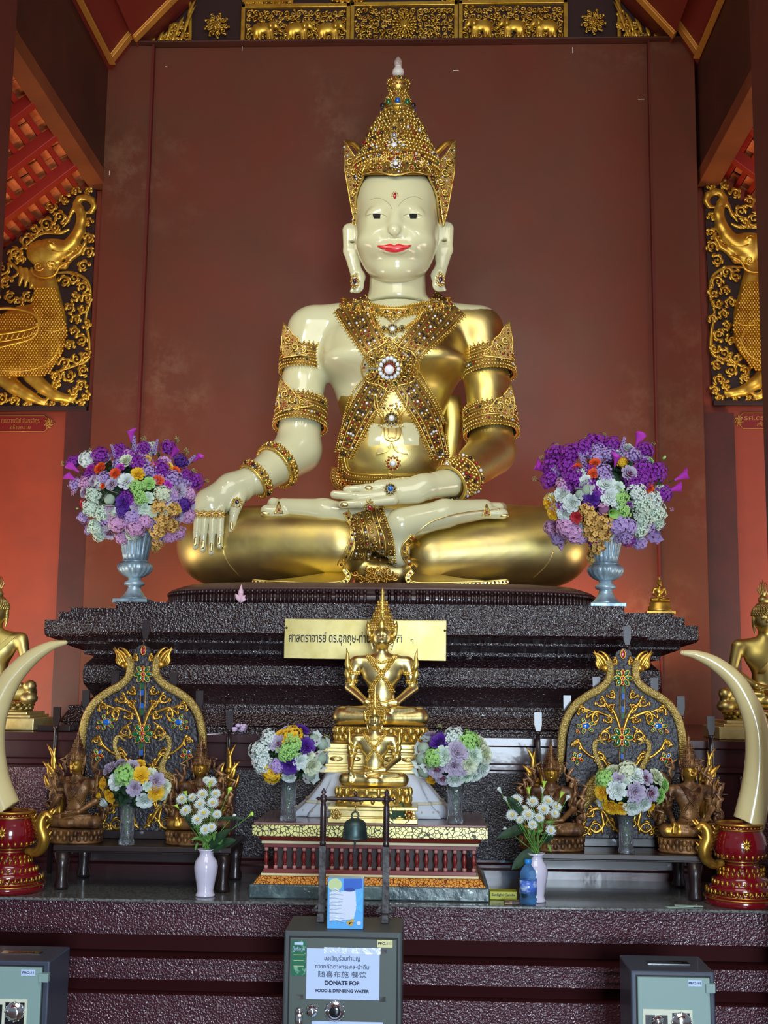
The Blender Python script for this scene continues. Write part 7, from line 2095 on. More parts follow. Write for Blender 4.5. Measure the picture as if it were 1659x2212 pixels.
# ================================================================= FLOWERS
fr_ = random.Random(21)
def petal_grid(mb, base, L, W, up_, out, curl_=.3, cup=.25, nu=5, nv=4, m=0, ruff=0, tipw=.75):
    """one petal: grows from base along direction mix of out/up; local frame tangent"""
    out = np.array(out, float); up_ = np.array(up_, float); side_ = np.cross(up_, out); side_ /= np.linalg.norm(side_) + 1e-9
    g = []
    for i in range(nu):
        t = i / (nu - 1); w = W * (math.sin(PI * min(1, .18 + t * tipw)) ** .7)
        c = base + out * L * t + up_ * (cup * L * t * (1 - t) * 2) - up_ * curl_ * L * t * t
        g.append([c + side_ * w * (v - .5) + up_ * abs(v - .5) * W * .35 + up_ * ruff * fr_.uniform(-1, 1) for v in np.linspace(0, 1, nv)])
    mb.grid(g, m)
def fl_rose():
    mb = MB(); mb.ball((0, 0, .3), (.16, .16, .4), 1, 10, 6); mb.ball((0, 0, .05), (.5, .5, .3), 1, 10, 6)
    for l, (n, r, h, tilt, w) in enumerate(((3, .14, .62, 1.50, .36), (4, .34, .60, 1.45, .46), (5, .58, .56, 1.36, .56), (6, .84, .48, 1.2, .66), (7, 1.05, .36, .98, .74))):
        for i in range(n):
            a = i * 2 * PI / n + l * .7; o = np.array([math.cos(a), math.sin(a), 0]); d = o * math.cos(tilt) + np.array([0, 0, 1]) * math.sin(tilt); u = np.array([0, 0, 1]) * math.cos(tilt) - o * math.sin(tilt)
            petal_grid(mb, o * r * .55 + np.array([0, 0, .22 - l * .09]), .62 - .01 * l, w, u, d, .14 + .09 * l, .3, m=0, tipw=.52)
    return mb
def fl_cluster(n=34, petals=4, ps_=.24, dome=1.0, center=None):
    mb = MB()
    for k in range(n):
        z = 1 - (k + .5) / n * 1.25; a = k * 2.39996; r = math.sqrt(max(0, 1 - z * z)); c = np.array([r * math.cos(a), r * math.sin(a), z * dome]) * fr_.uniform(.76, 1.10)
        nrm_ = c / np.linalg.norm(c) + np.array([fr_.uniform(-.35, .35) for _ in range(3)]); nrm_ /= np.linalg.norm(nrm_); A_, B_, _ = frame(nrm_)
        a0 = fr_.uniform(0, 2)
        for i in range(petals):
            q = a0 + i * 2 * PI / petals; o = A_ * math.cos(q) + B_ * math.sin(q); s_ = -A_ * math.sin(q) + B_ * math.cos(q)
            v = [c, c + o * ps_ * .6 + s_ * ps_ * .42 + nrm_ * .05, c + o * ps_ * 1.05 + nrm_ * .02, c + o * ps_ * .6 - s_ * ps_ * .42 + nrm_ * .05]
            mb.add(v, [(0, 1, 2, 3)], 0, False)
        if center: mb.ball(c + nrm_ * .03, ps_ * .17, 1, 5, 4)
    mb.ball((0, 0, .0), (.74, .74, .62), 2, 10, 6)
    return mb
def fl_spike():
    mb = MB()
    for k in range(46):
        t = k / 46; a = k * 2.4; r = .30 * (1 - t * .75); c = np.array([r * math.cos(a), r * math.sin(a), t * 1.9 - .3]); nrm_ = np.array([math.cos(a), math.sin(a), .4]); nrm_ /= np.linalg.norm(nrm_); A_, B_, _ = frame(nrm_)
        for i in range(4):
            q = i * PI / 2 + k; o = A_ * math.cos(q) + B_ * math.sin(q); s_ = -A_ * math.sin(q) + B_ * math.cos(q); p_ = .15
            mb.add([c, c + o * p_ * .6 + s_ * p_ * .4 + nrm_ * .04, c + o * p_, c + o * p_ * .6 - s_ * p_ * .4 + nrm_ * .04], [(0, 1, 2, 3)], 0, False)
    mb.tube([(0, 0, -.5), (0, 0, 1.6)], [.14, .03], 2, 6)
    return mb
def fl_calla():
    mb = MB(); g = []
    for i in range(9):
        t = i / 8; r = .10 + .42 * t ** 1.6; row = []
        for j in range(17):
            a = 2 * PI * j / 16; ext = .35 * max(0, math.cos(a)) * t * t
            row.append((r * math.cos(a) * (1 + ext), r * math.sin(a), t * 1.3 - .3 + ext * .9))
        g.append(row)
    mb.grid(g, 0); mb.tube([(0, 0, -.3), (.02, 0, .6)], [.05, .03], 1, 6); mb.tube([(0, 0, -.9), (0, 0, -.25)], [.04, .1], 2, 6)
    return mb
def fl_sprig():
    mb = MB()
    for k in range(5):
        a = k * 1.3; q = [(0, 0, -.6), (.12 * math.cos(a), .12 * math.sin(a), .1), (.35 * math.cos(a), .35 * math.sin(a), .75 + .1 * k)]
        mb.tube(catmull(q, 4), .025, 2, 4)
        for i in range(8): mb.ball(np.array(q[2]) + np.array([fr_.uniform(-.16, .16), fr_.uniform(-.16, .16), fr_.uniform(-.45, .12)]), .065, 0, 5, 4)
    return mb
def fl_mum():
    mb = MB()
    for l, (n, tilt, L) in enumerate(((22, .08, 1.0), (20, .4, .9), (16, .8, .7), (10, 1.2, .5))):
        for i in range(n):
            a = (i + l * .5) * 2 * PI / n; o = np.array([math.cos(a), math.sin(a), 0]); d = o * math.cos(tilt) + np.array([0, 0, 1]) * math.sin(tilt); s_ = np.array([-math.sin(a), math.cos(a), 0])
            mb.add([o * .06 + s_ * .03, o * .06 - s_ * .03, d * L * .6 - s_ * .085, d * L + np.array([0, 0, -.03]), d * L * .6 + s_ * .085], [(0, 1, 2, 3, 4)], 0, False)
    mb.ball((0, 0, .12), (.26, .26, .16), 1, 10, 5); mb.tube([(0, 0, -.5), (0, 0, 0)], [.03, .12], 2, 6)
    return mb
def fl_leaf():
    mb = MB(); petal_grid(mb, np.array([0, 0, 0.]), 1.6, .75, (0, 0, 1), (1, 0, 0), .3, .2, 7, 5, tipw=.82); return mb
def fl_bud():
    mb = MB(); mb.tube([(0, 0, -1.4), (0, 0, -.35)], .05, 2, 5); mb.ball((0, 0, 0), (.3, .3, .48), 0, 10, 6); return mb
PROTO = {'rose': fl_rose(), 'carnation': fl_cluster(54, 5, .25), 'hydrangea': fl_cluster(38, 4, .30), 'orchid_cluster': fl_cluster(20, 5, .36, 1.25, True), 'orchid': fl_cluster(3, 5, .75, .5, True), 'lilac_spike': fl_spike(), 'statice': fl_cluster(56, 5, .20), 'calla_lily': fl_calla(), 'green_sprig': fl_sprig(), 'chrysanthemum': fl_mum(), 'leaf': fl_leaf(), 'flower_bud': fl_bud()}
def fcol(c, name): return mat(name, c, .62, var=(22., tuple(max(0, x - 26) for x in c), .45, .65))
COL = {'white': fcol((214, 224, 220), 'petal_white'), 'cream': fcol((212, 220, 190), 'petal_cream'), 'yellow': fcol((230, 184, 40), 'petal_yellow'), 'orange': fcol((226, 86, 34), 'petal_orange'), 'purple': fcol((142, 44, 168), 'petal_purple'),
       'violet': fcol((82, 34, 140), 'petal_violet'), 'lav': fcol((176, 150, 206), 'petal_lavender'), 'lavg': fcol((178, 166, 190), 'petal_grey_lavender'), 'pink': fcol((206, 156, 200), 'petal_pink'), 'green': fcol((158, 206, 116), 'petal_green'), 'pale': fcol((204, 222, 206), 'petal_pale_mint'),
       'sand': fcol((218, 176, 96), 'petal_sand'), 'sprig': fcol((176, 178, 110), 'sprig_green'), 'magenta': fcol((190, 60, 190), 'petal_magenta'), 'leaf': fcol((34, 64, 38), 'leaf_green'), 'red': fcol((196, 50, 60), 'petal_red'), 'core': fcol((120, 20, 60), 'flower_core'), 'fresh': fcol((96, 142, 60), 'fresh_leaf'), 'lime': fcol((200, 236, 90), 'lime_bud')}
_fm = {}; _dk = {}
RGBC = {'yellow': (190, 130, 20), 'orange': (160, 44, 16), 'magenta': (120, 30, 120), 'lavg': (120, 80, 120), 'red': (120, 20, 30), 'white': (150, 168, 150), 'cream': (150, 160, 120), 'purple': (74, 24, 92), 'violet': (46, 20, 84), 'lav': (110, 86, 140), 'pink': (140, 92, 130), 'green': (84, 130, 60), 'pale': (126, 156, 128), 'sand': (150, 104, 44)}
def dark_of(c):
    if c not in _dk: _dk[c] = mat('petal_shade_' + c, RGBC.get(c, (60, 80, 40)), .7)  # darker petal copies, shade painted into the hearts of the blooms
    return _dk[c]
def fmesh(kind, col):
    k = (kind, col)
    if k not in _fm:
        mats = [COL[col], COL['core'] if kind.startswith('orchid') or kind == 'rose' and col == 'lavg' else (COL['yellow'] if kind in ('calla_lily', 'chrysanthemum') else dark_of(col) if kind == 'rose' else COL[col]), COL['leaf'] if kind not in ('carnation', 'hydrangea', 'statice', 'orchid_cluster', 'orchid') else dark_of(col)]
        o = PROTO[kind].build(kind, mats); _fm[k] = o.data; bpy.data.objects.remove(o)
    return _fm[k]
def put(kind, col, parent, pos, nrm_, size, spin=None, name=None):
    o = bpy.data.objects.new(name or kind, fmesh(kind, col)); C.objects.link(o); o.parent = parent
    q = Vector([float(x) for x in nrm_]).to_track_quat('Z', 'Y'); q = q @ Euler((0, 0, fr_.uniform(0, 6.28) if spin is None else spin)).to_quaternion()
    o.rotation_mode = 'QUATERNION'; o.rotation_quaternion = q
    o.location = Vector([float(a - b) for a, b in zip(pos, parent['_o'])]); o.scale = (size,) * 3
    return o
def bouquet(label, base, ctr_px, R_px, Y0, items, depth, group, zoom, org, cat='bouquet', core=.80, fill=0, fillc=None):
    """items: (kind, colour, zoom_x, zoom_y, size in zoom px)"""
    t = thing('flower_bouquet', label, cat, base, group)
    px = Y0 / FPX; cx_, cy_ = ctr_px
    c3 = P(cx_, cy_, Y0)
    # leafy core
    mb = MB()
    for k in range(170):
        z = 1 - 2 * (k + .5) / 170; a = k * 2.39996; r = math.sqrt(1 - z * z); n_ = np.array([r * math.cos(a), r * math.sin(a), z])
        p = c3 + n_ * np.array([R_px[0] * px, depth, R_px[1] * px]) * core * fr_.uniform(.72, .98)
        o = frame(n_)[0] * fr_.uniform(-1, 1) + n_ * .4 + frame(n_)[1] * fr_.uniform(-1, 1); o /= np.linalg.norm(o)
        petal_grid(mb, p, .045, .022, n_, o, .3, .1, 4, 3)
    mb.ball(c3, np.array([R_px[0] * px, depth, R_px[1] * px]) * core * .78, 0, 14, 10)
    mb.tube([c3, np.array([base[0], base[1], base[2] + .01])], [.03, .012], 0, 8)
    mb.build('leafy_core', COL['leaf'], t)
    def surf(x, y):
        u, v_ = (x - cx_) / R_px[0], (y - cy_) / R_px[1]; k = 1 - u * u - v_ * v_
        if k >= 0:
            Y = Y0 - depth * math.sqrt(k); n_ = np.array([u, -math.sqrt(k) - .25, -v_])
        else: Y = Y0; n_ = np.array([u, -.3, -v_])
        n_ /= np.linalg.norm(n_); return P(x, y, Y), n_
    for (kind, col, zx, zy, sz) in items:
        x, y = org[0] + zx / zoom, org[1] + zy / zoom
        p, n_ = surf(x, y); r = sz / zoom / 2 * px * (1.3 if kind in ('statice', 'calla_lily', 'lilac_spike', 'carnation') else 1.08)
        if kind in ('lilac_spike', 'green_sprig', 'calla_lily', 'flower_bud'): 
            n_ = n_ * np.array([1, .25, 1]) + np.array([0, -.1, .15]); n_ /= np.linalg.norm(n_); 
        put(kind, col, t, p, n_, r)
    for (kind, col, k) in (fillc or []):
        for i in range(k):
            a = fr_.uniform(0, 2 * PI); rr = fr_.random() ** .5 * .93
            p, n_ = surf(cx_ + R_px[0] * rr * math.cos(a), cy_ + R_px[1] * rr * math.sin(a)); put(kind, col, t, p - n_ * .02, n_, fill)
    return t
# ---- silver urns on the pedestal
M['silver'] = mat('blue_silver_urn', (168, 192, 206), .34, metal=.4, var=(10., (112, 130, 142), .4, .62), bump=(24, .2, 4))
def urn(px_, pybase, Y, label, sc):
    x = P(px_, pybase, Y)[0]; z = zpt + .001; k = Y / FPX * sc
    t = thing('silver_urn', label, 'urn', (x, Y, z), 'silver urns on the pedestal')
    mb = MB(); mb.box((x - 38 * k, Y - 38 * k, z), (x + 38 * k, Y + 38 * k, z + 9 * k)); mb.build('square_foot', M['silver'], t, bevel=.003)
    mb = MB()
    mb.lathe((x, Y, z), [(r_ * k, h * k) for r_, h in ((31, 9), (29, 13), (24, 18), (17, 28), (14, 36), (15, 39), (22, 41), (23, 45), (20, 49), (14, 52), (15, 58))], 0, 36); mb.build('stem', M['silver'], t)
    mb = MB(); mb.lathe((x, Y, z), [(r_ * k, h * k) for r_, h in ((15, 58), (24, 62), (33, 70), (37, 78), (37, 84), (32, 90), (26, 93))], 0, 96, flute=(18, .07)); mb.lathe((x, Y, z), [(27 * k, 92 * k), (29 * k, 93 * k), (28 * k, 96 * k), (26 * k, 96.5 * k)], 0, 36); mb.build('bowl', M['silver'], t)
    mb = MB(); mb.lathe((x, Y, z), [(r_ * k, h * k) for r_, h in ((25, 96), (27, 110), (31, 130), (37, 150), (41, 158))], 0, 108, flute=(18, .09))
    mb.lathe((x, Y, z), [(39 * k, 156 * k), (43 * k, 158 * k), (42 * k, 161 * k)], 0, 36); mb.build('fluted_cup', M['silver'], t)
    return (x, Y, z + 161 * k)
YU = 6.02
ub = urn(289, 1297, YU, 'fluted blue-silver urn on the left of the pedestal, beside the statue knee', .98)
z_ = 4.88
LEFT = [('calla_lily', 'magenta', 800, 150, 150), ('green_sprig', 'sprig', 925, 190, 120), ('lilac_spike', 'lav', 830, 260, 150), ('statice', 'purple', 930, 240, 120), ('lilac_spike', 'lav', 1040, 270, 130), ('green_sprig', 'sprig', 1150, 200, 110), ('statice', 'purple', 1185, 240, 140),
        ('green_sprig', 'sprig', 1260, 180, 110), ('calla_lily', 'magenta', 1225, 320, 140), ('green_sprig', 'sprig', 1350, 300, 120), ('lilac_spike', 'lav', 1380, 400, 130), ('calla_lily', 'magenta', 1470, 360, 110), ('green_sprig', 'sprig', 1420, 500, 120), ('statice', 'purple', 1460, 585, 150), ('green_sprig', 'sprig', 1570, 590, 80),
        ('statice', 'purple', 680, 265, 130), ('green_sprig', 'sprig', 610, 250, 100), ('lilac_spike', 'lav', 630, 320, 120), ('statice', 'purple', 480, 320, 150), ('carnation', 'white', 345, 360, 150), ('green_sprig', 'sprig', 385, 290, 90), ('statice', 'purple', 200, 390, 130), ('green_sprig', 'sprig', 105, 415, 90), ('calla_lily', 'magenta', 225, 470, 140), ('calla_lily', 'magenta', 200, 560, 130),
        ('rose', 'cream', 748, 375, 140), ('rose', 'orange', 475, 450, 120), ('rose', 'orange', 632, 505, 110), ('rose', 'magenta', 370, 455, 100), ('rose', 'magenta', 690, 440, 90), ('statice', 'purple', 880, 400, 130), ('rose', 'yellow', 965, 350, 80), ('rose', 'yellow', 870, 510, 135), ('rose', 'orange', 1030, 430, 90), ('statice', 'lav', 985, 470, 120), ('statice', 'purple', 1120, 440, 130),
        ('rose', 'yellow', 1190, 430, 90), ('rose', 'orange', 1265, 475, 90), ('statice', 'violet', 1310, 380, 130), ('statice', 'lav', 1250, 560, 140), ('rose', 'orange', 1085, 570, 105), ('rose', 'magenta', 1190, 620, 85), ('rose', 'lavg', 1295, 685, 150), ('statice', 'purple', 1370, 530, 110),
        ('rose', 'lavg', 410, 585, 120), ('statice', 'lav', 520, 550, 110), ('rose', 'lavg', 592, 615, 115), ('rose', 'white', 745, 590, 150), ('rose', 'orange', 500, 635, 60), ('statice', 'pink', 320, 600, 110), ('rose', 'lavg', 310, 700, 110), ('hydrangea', 'green', 860, 650, 150), ('rose', 'green', 985, 610, 120), ('hydrangea', 'green', 900, 760, 150), ('carnation', 'cream', 1125, 715, 140), ('rose', 'pale', 975, 760, 110),
        ('green_sprig', 'pink', 235, 720, 100), ('flower_bud', 'sprig', 230, 870, 60), ('rose', 'red', 290, 820, 80), ('hydrangea', 'pale', 400, 730, 150), ('orchid', 'white', 570, 775, 150), ('hydrangea', 'pale', 380, 870, 170), ('hydrangea', 'pale', 500, 920, 160), ('orchid', 'white', 630, 920, 140), ('rose', 'violet', 720, 805, 150), ('carnation', 'violet', 700, 900, 110), ('rose', 'lavg', 850, 850, 110), ('rose', 'pale', 930, 875, 120), ('rose', 'cream', 1020, 900, 110),
        ('orchid_cluster', 'sand', 1090, 850, 150), ('orchid_cluster', 'sand', 1220, 880, 150), ('rose', 'yellow', 1270, 870, 110), ('carnation', 'violet', 1340, 830, 120), ('carnation', 'pink', 1410, 720, 110), ('carnation', 'pink', 1390, 950, 130), ('hydrangea', 'lav', 300, 960, 120), ('hydrangea', 'pale', 430, 1060, 170), ('hydrangea', 'pale', 470, 1150, 130), ('hydrangea', 'lav', 350, 1100, 90), ('carnation', 'pink', 660, 1020, 150), ('carnation', 'lav', 810, 960, 130), ('carnation', 'pink', 850, 1060, 160), ('carnation', 'pink', 940, 1000, 120),
        ('orchid_cluster', 'sand', 1120, 990, 160), ('orchid_cluster', 'sand', 1070, 1100, 160), ('orchid_cluster', 'sand', 1220, 1040, 150), ('orchid_cluster', 'sand', 1080, 1220, 120), ('orchid_cluster', 'sand', 1050, 1280, 90), ('carnation', 'pink', 1290, 1120, 130), ('carnation', 'pink', 1200, 1170, 100)]
bouquet('large round bouquet of purple, white and sand flowers in the left silver urn', (ub[0], ub[1], ub[2] - .01), (286, 1066), (146, 122), YU, LEFT, .30, 'large bouquets beside the statue', z_, (120, 920), fill=.036, fillc=[('statice', 'lav', 10), ('carnation', 'pink', 8), ('statice', 'purple', 12), ('hydrangea', 'pale', 6), ('rose', 'lavg', 6)])
ub = urn(1309, 1306, YU, 'fluted blue-silver urn on the right of the pedestal, beside the statue knee', 1.0)
z_ = 1659 / 360
RIGHT = [('green_sprig', 'sprig', 765, 110, 70), ('green_sprig', 'sprig', 590, 170, 110), ('green_sprig', 'sprig', 305, 225, 90), ('green_sprig', 'sprig', 165, 340, 90), ('green_sprig', 'sprig', 100, 540, 90), ('statice', 'purple', 680, 190, 180), ('statice', 'purple', 560, 230, 150), ('statice', 'purple', 430, 290, 170), ('statice', 'purple', 290, 300, 180), ('statice', 'purple', 250, 400, 170), ('statice', 'purple', 390, 400, 150),
         ('calla_lily', 'magenta', 180, 450, 170), ('statice', 'purple', 230, 540, 150), ('statice', 'purple', 450, 510, 160), ('statice', 'purple', 840, 200, 150), ('lilac_spike', 'lav', 930, 270, 150), ('calla_lily', 'magenta', 1085, 190, 170), ('statice', 'purple', 1170, 250, 140), ('green_sprig', 'sprig', 1235, 205, 80), ('statice', 'lav', 1050, 300, 130), ('statice', 'lav', 800, 290, 120), ('statice', 'lav', 700, 250, 120),
         ('lilac_spike', 'lav', 570, 400, 150), ('rose', 'orange', 490, 415, 80), ('rose', 'orange', 670, 375, 100), ('rose', 'orange', 655, 475, 100), ('calla_lily', 'magenta', 870, 380, 130), ('carnation', 'yellow', 935, 365, 80), ('statice', 'lav', 750, 450, 120), ('rose', 'lavg', 1010, 480, 150), ('rose', 'green', 1205, 355, 100), ('flower_bud', 'green', 1360, 315, 90), ('statice', 'purple', 1150, 430, 150), ('statice', 'purple', 1280, 460, 160), ('statice', 'purple', 1150, 530, 160), ('statice', 'purple', 1050, 580, 120),
         ('calla_lily', 'magenta', 1490, 525, 160), ('leaf', 'leaf', 1330, 550, 90), ('calla_lily', 'magenta', 1420, 640, 150), ('statice', 'purple', 1350, 680, 130), ('rose', 'orange', 1205, 620, 100), ('green_sprig', 'pink', 1400, 830, 80), ('rose', 'white', 575, 550, 110), ('rose', 'white', 780, 585, 160), ('rose', 'pale', 905, 610, 100), ('hydrangea', 'white', 1080, 660, 180), ('rose', 'white', 350, 680, 150), ('statice', 'pink', 350, 580, 110), ('statice', 'lav', 780, 520, 110),
         ('orchid', 'white', 600, 640, 160), ('rose', 'violet', 640, 720, 140), ('rose', 'white', 820, 710, 160), ('rose', 'white', 440, 770, 160), ('rose', 'white', 365, 870, 130), ('rose', 'yellow', 225, 760, 140), ('rose', 'yellow', 260, 860, 130), ('orchid', 'white', 520, 680, 120), ('hydrangea', 'green', 930, 720, 140), ('hydrangea', 'green', 950, 850, 140), ('calla_lily', 'green', 830, 860, 130), ('orchid_cluster', 'sand', 590, 830, 130), ('orchid', 'pink', 760, 830, 140), ('orchid_cluster', 'sand', 640, 930, 170), ('orchid_cluster', 'sand', 760, 950, 160),
         ('rose', 'red', 490, 910, 110), ('carnation', 'pink', 390, 1000, 170), ('carnation', 'pink', 470, 1060, 160), ('carnation', 'pink', 250, 1020, 140), ('rose', 'orange', 275, 1025, 60), ('carnation', 'lav', 310, 1110, 130), ('calla_lily', 'pink', 360, 1190, 80), ('carnation', 'lav', 520, 1100, 120), ('orchid_cluster', 'sand', 650, 1050, 180), ('orchid_cluster', 'sand', 760, 1060, 150), ('orchid_cluster', 'sand', 690, 1190, 150), ('orchid_cluster', 'sand', 650, 1290, 130), ('orchid_cluster', 'sand', 720, 1270, 110), ('orchid_cluster', 'sand', 650, 1350, 80),
         ('carnation', 'lav', 900, 970, 170), ('carnation', 'lav', 1010, 1000, 120), ('hydrangea', 'lav', 950, 1090, 160), ('hydrangea', 'pale', 1130, 800, 190), ('hydrangea', 'white', 1240, 740, 170), ('hydrangea', 'pale', 1270, 860, 190), ('hydrangea', 'pale', 1150, 920, 160), ('hydrangea', 'pale', 1110, 1030, 160), ('hydrangea', 'pale', 1290, 960, 130), ('orchid', 'lav', 1260, 1080, 170), ('carnation', 'lav', 1110, 1150, 120), ('hydrangea', 'lav', 1200, 1010, 110)]
bouquet('large round bouquet with purple statice crown and white roses in the right silver urn', (ub[0], ub[1], ub[2] - .01), (1316, 1070), (146, 122), YU, RIGHT, .30, 'large bouquets beside the statue', z_, (1140, 920), fill=.036, fillc=[('statice', 'purple', 16), ('carnation', 'lav', 10), ('hydrangea', 'pale', 6), ('rose', 'white', 6)])

# ---- crystal vases with round bouquets
M['crystal'] = mat('cut_crystal', (236, 242, 250), .04, trans=.95, ior=1.3, bump=(60., .6, 2), coat=.3)
def crystal(px_, y0, y1, Y, zbase, label, w=17):
    x = P(px_, y1, Y)[0]; k = Y / FPX; H_ = P(px_, y0, Y)[2] - zbase
    t = thing('crystal_vase', label, 'vase', (x, Y, zbase + .001), 'cut crystal vases')
    mb = MB(); mb.lathe((x, Y, zbase + .001), [(w * .95 * k, 0), (w * 1.0 * k, H_ * .06), (w * .82 * k, H_ * .2), (w * .78 * k, H_ * .45), (w * .88 * k, H_ * .75), (w * 1.1 * k, H_), (w * 1.0 * k, H_), (w * .7 * k, H_ * .5), (w * .66 * k, H_ * .15)], 0, 24, True, flute=(12, .08)); mb.build('cut_glass_body', M['crystal'], t)
    mb = MB()
    for j in range(9):
        a = j * 2 * PI / 9
        for s_ in (-1, 1): mb.tube([(x + w * .88 * k * math.cos(a + s_ * t2 * .8), Y + w * .88 * k * math.sin(a + s_ * t2 * .8), zbase + H_ * (.1 + .82 * t2)) for t2 in np.linspace(0, 1, 6)], .0014, 0, 4)
    mb.build('cut_ridges', M['crystal'], t)
    mb = MB()
    for j in range(7): a = j * .9; mb.tube([(x + .004 * math.cos(a), Y + .004 * math.sin(a), zbase + .02), (x + .018 * math.cos(a), Y + .018 * math.sin(a), zbase + H_ * 1.02)], .002, 0, 5)
    stems = mb
    return x, Y, zbase + H_, stems
def small_bq(label, vx, ctr_, Rr, Y0, items, zoom, org, dp=.12):
    x, Y, z, stems = vx
    t = bouquet(label, (x, Y, z - .06), ctr_, Rr, Y0, items, dp, 'round bouquets in crystal vases', zoom, org, core=.78)
    mb = MB(); mb.merge(stems); mb.build('stems', COL['fresh'], t)
zo = 1659 / 560
v = crystal(622, 1685, 1775, 5.14, ztab, 'cut crystal vase on the offering table, left of the golden statues')
small_bq('round bouquet of mint, violet and yellow flowers, left end of the offering table', v, (628, 1633), (78, 58), 5.14,
         [('rose', 'lavg', 300, 885, 70), ('rose', 'violet', 380, 890, 100), ('carnation', 'yellow', 330, 930, 110), ('rose', 'yellow', 260, 915, 70), ('hydrangea', 'white', 190, 940, 110), ('rose', 'lavg', 245, 970, 100), ('hydrangea', 'green', 330, 985, 130), ('rose', 'violet', 418, 985, 100), ('hydrangea', 'white', 130, 1020, 130), ('hydrangea', 'white', 150, 1100, 120), ('hydrangea', 'green', 290, 1030, 110), ('rose', 'violet', 310, 1100, 110), ('rose', 'white', 378, 1080, 90),
          ('rose', 'cream', 455, 1105, 110), ('orchid', 'white', 510, 1060, 110), ('orchid', 'white', 470, 940, 90), ('orchid', 'white', 520, 970, 100), ('green_sprig', 'sprig', 530, 940, 70), ('carnation', 'yellow', 205, 1150, 100), ('carnation', 'lav', 235, 1110, 80), ('rose', 'white', 310, 1175, 80), ('orchid', 'white', 440, 1170, 100), ('leaf', 'leaf', 380, 1190, 60), ('hydrangea', 'white', 200, 1190, 70), ('rose', 'cream', 440, 1040, 60)], zo, (520, 1280))
v = crystal(983, 1690, 1780, 5.14, ztab, 'cut crystal vase on the offering table, right of the golden statues')
small_bq('round bouquet of white, lilac and mint roses, right end of the offering table', v, (979, 1640), (78, 58), 5.14,
         [('rose', 'lavg', 1210, 930, 90), ('rose', 'violet', 1275, 960, 110), ('hydrangea', 'white', 1360, 930, 120), ('carnation', 'green', 1455, 960, 110), ('rose', 'cream', 1530, 965, 90), ('rose', 'lavg', 1385, 1020, 120), ('rose', 'pale', 1300, 1045, 110), ('carnation', 'green', 1240, 1060, 100), ('orchid', 'white', 1170, 1000, 110), ('orchid', 'white', 1160, 1060, 110), ('rose', 'pale', 1490, 1045, 100), ('rose', 'cream', 1555, 1040, 110), ('rose', 'cream', 1460, 1100, 100), ('rose', 'white', 1540, 1120, 110), ('rose', 'lavg', 1365, 1110, 110),
          ('rose', 'lavg', 1250, 1130, 100), ('orchid', 'white', 1175, 1140, 110), ('rose', 'white', 1370, 1190, 100), ('rose', 'yellow', 1215, 1190, 70), ('rose', 'lavg', 1290, 1190, 80), ('rose', 'pale', 1450, 1170, 80), ('rose', 'white', 1500, 1160, 90), ('rose', 'lavg', 1430, 1130, 70), ('green_sprig', 'sprig', 1280, 880, 60)], zo, (520, 1280))
zo = 1659 / 460
v = crystal(273, 1722, 1818, 5.215, zben, 'cut crystal vase on the left bench, in front of the screen', 16)
small_bq('round bouquet of yellow, lilac and blue-white roses in front of the left screen', v, (290, 1697), (74, 52), 5.22,
         [('rose', 'lavg', 570, 1090, 110), ('rose', 'lavg', 650, 1050, 90), ('rose', 'lavg', 735, 1075, 110), ('carnation', 'green', 690, 1135, 130), ('rose', 'yellow', 812, 1135, 120), ('rose', 'yellow', 800, 1050, 80), ('rose', 'white', 620, 1185, 120), ('rose', 'yellow', 522, 1200, 90), ('rose', 'lavg', 760, 1235, 110), ('rose', 'lavg', 930, 1180, 120), ('rose', 'cream', 985, 1230, 110), ('rose', 'yellow', 925, 1265, 120), ('rose', 'yellow', 575, 1295, 100), ('rose', 'yellow', 490, 1290, 70), ('rose', 'white', 530, 1340, 100), ('rose', 'white', 840, 1325, 120),
          ('rose', 'cream', 890, 1130, 90), ('rose', 'pale', 860, 1220, 70), ('rose', 'pale', 980, 1290, 70), ('leaf', 'leaf', 620, 1320, 60), ('leaf', 'leaf', 760, 1330, 60)], zo, (80, 1360), .11)
zo = 1659 / 500
v = crystal(1353, 1760, 1840, 5.215, zben, 'cut crystal vase on the right bench, in front of the screen', 16)
small_bq('round bouquet of white, lilac and yellow roses in front of the right screen', v, (1364, 1708), (76, 52), 5.22,
         [('rose', 'cream', 870, 1020, 100), ('carnation', 'green', 825, 1075, 110), ('rose', 'lavg', 915, 1080, 100), ('carnation', 'cream', 980, 1020, 110), ('rose', 'white', 1040, 1055, 110), ('rose', 'lavg', 1105, 1065, 100), ('rose', 'cream', 1180, 1060, 110), ('rose', 'yellow', 800, 1165, 100), ('rose', 'white', 905, 1150, 120), ('rose', 'lavg', 1038, 1165, 120), ('rose', 'lavg', 1150, 1175, 100), ('rose', 'green', 1230, 1110, 100), ('rose', 'green', 1205, 1190, 90), ('rose', 'yellow', 865, 1265, 110), ('rose', 'yellow', 940, 1275, 100), ('rose', 'white', 1015, 1265, 120), ('rose', 'white', 1095, 1245, 100),
          ('rose', 'white', 800, 1240, 80), ('rose', 'yellow', 1145, 1270, 60), ('rose', 'pale', 960, 1090, 60), ('rose', 'cream', 780, 1080, 70), ('leaf', 'leaf', 1190, 1240, 60)], zo, (1060, 1360), .11)
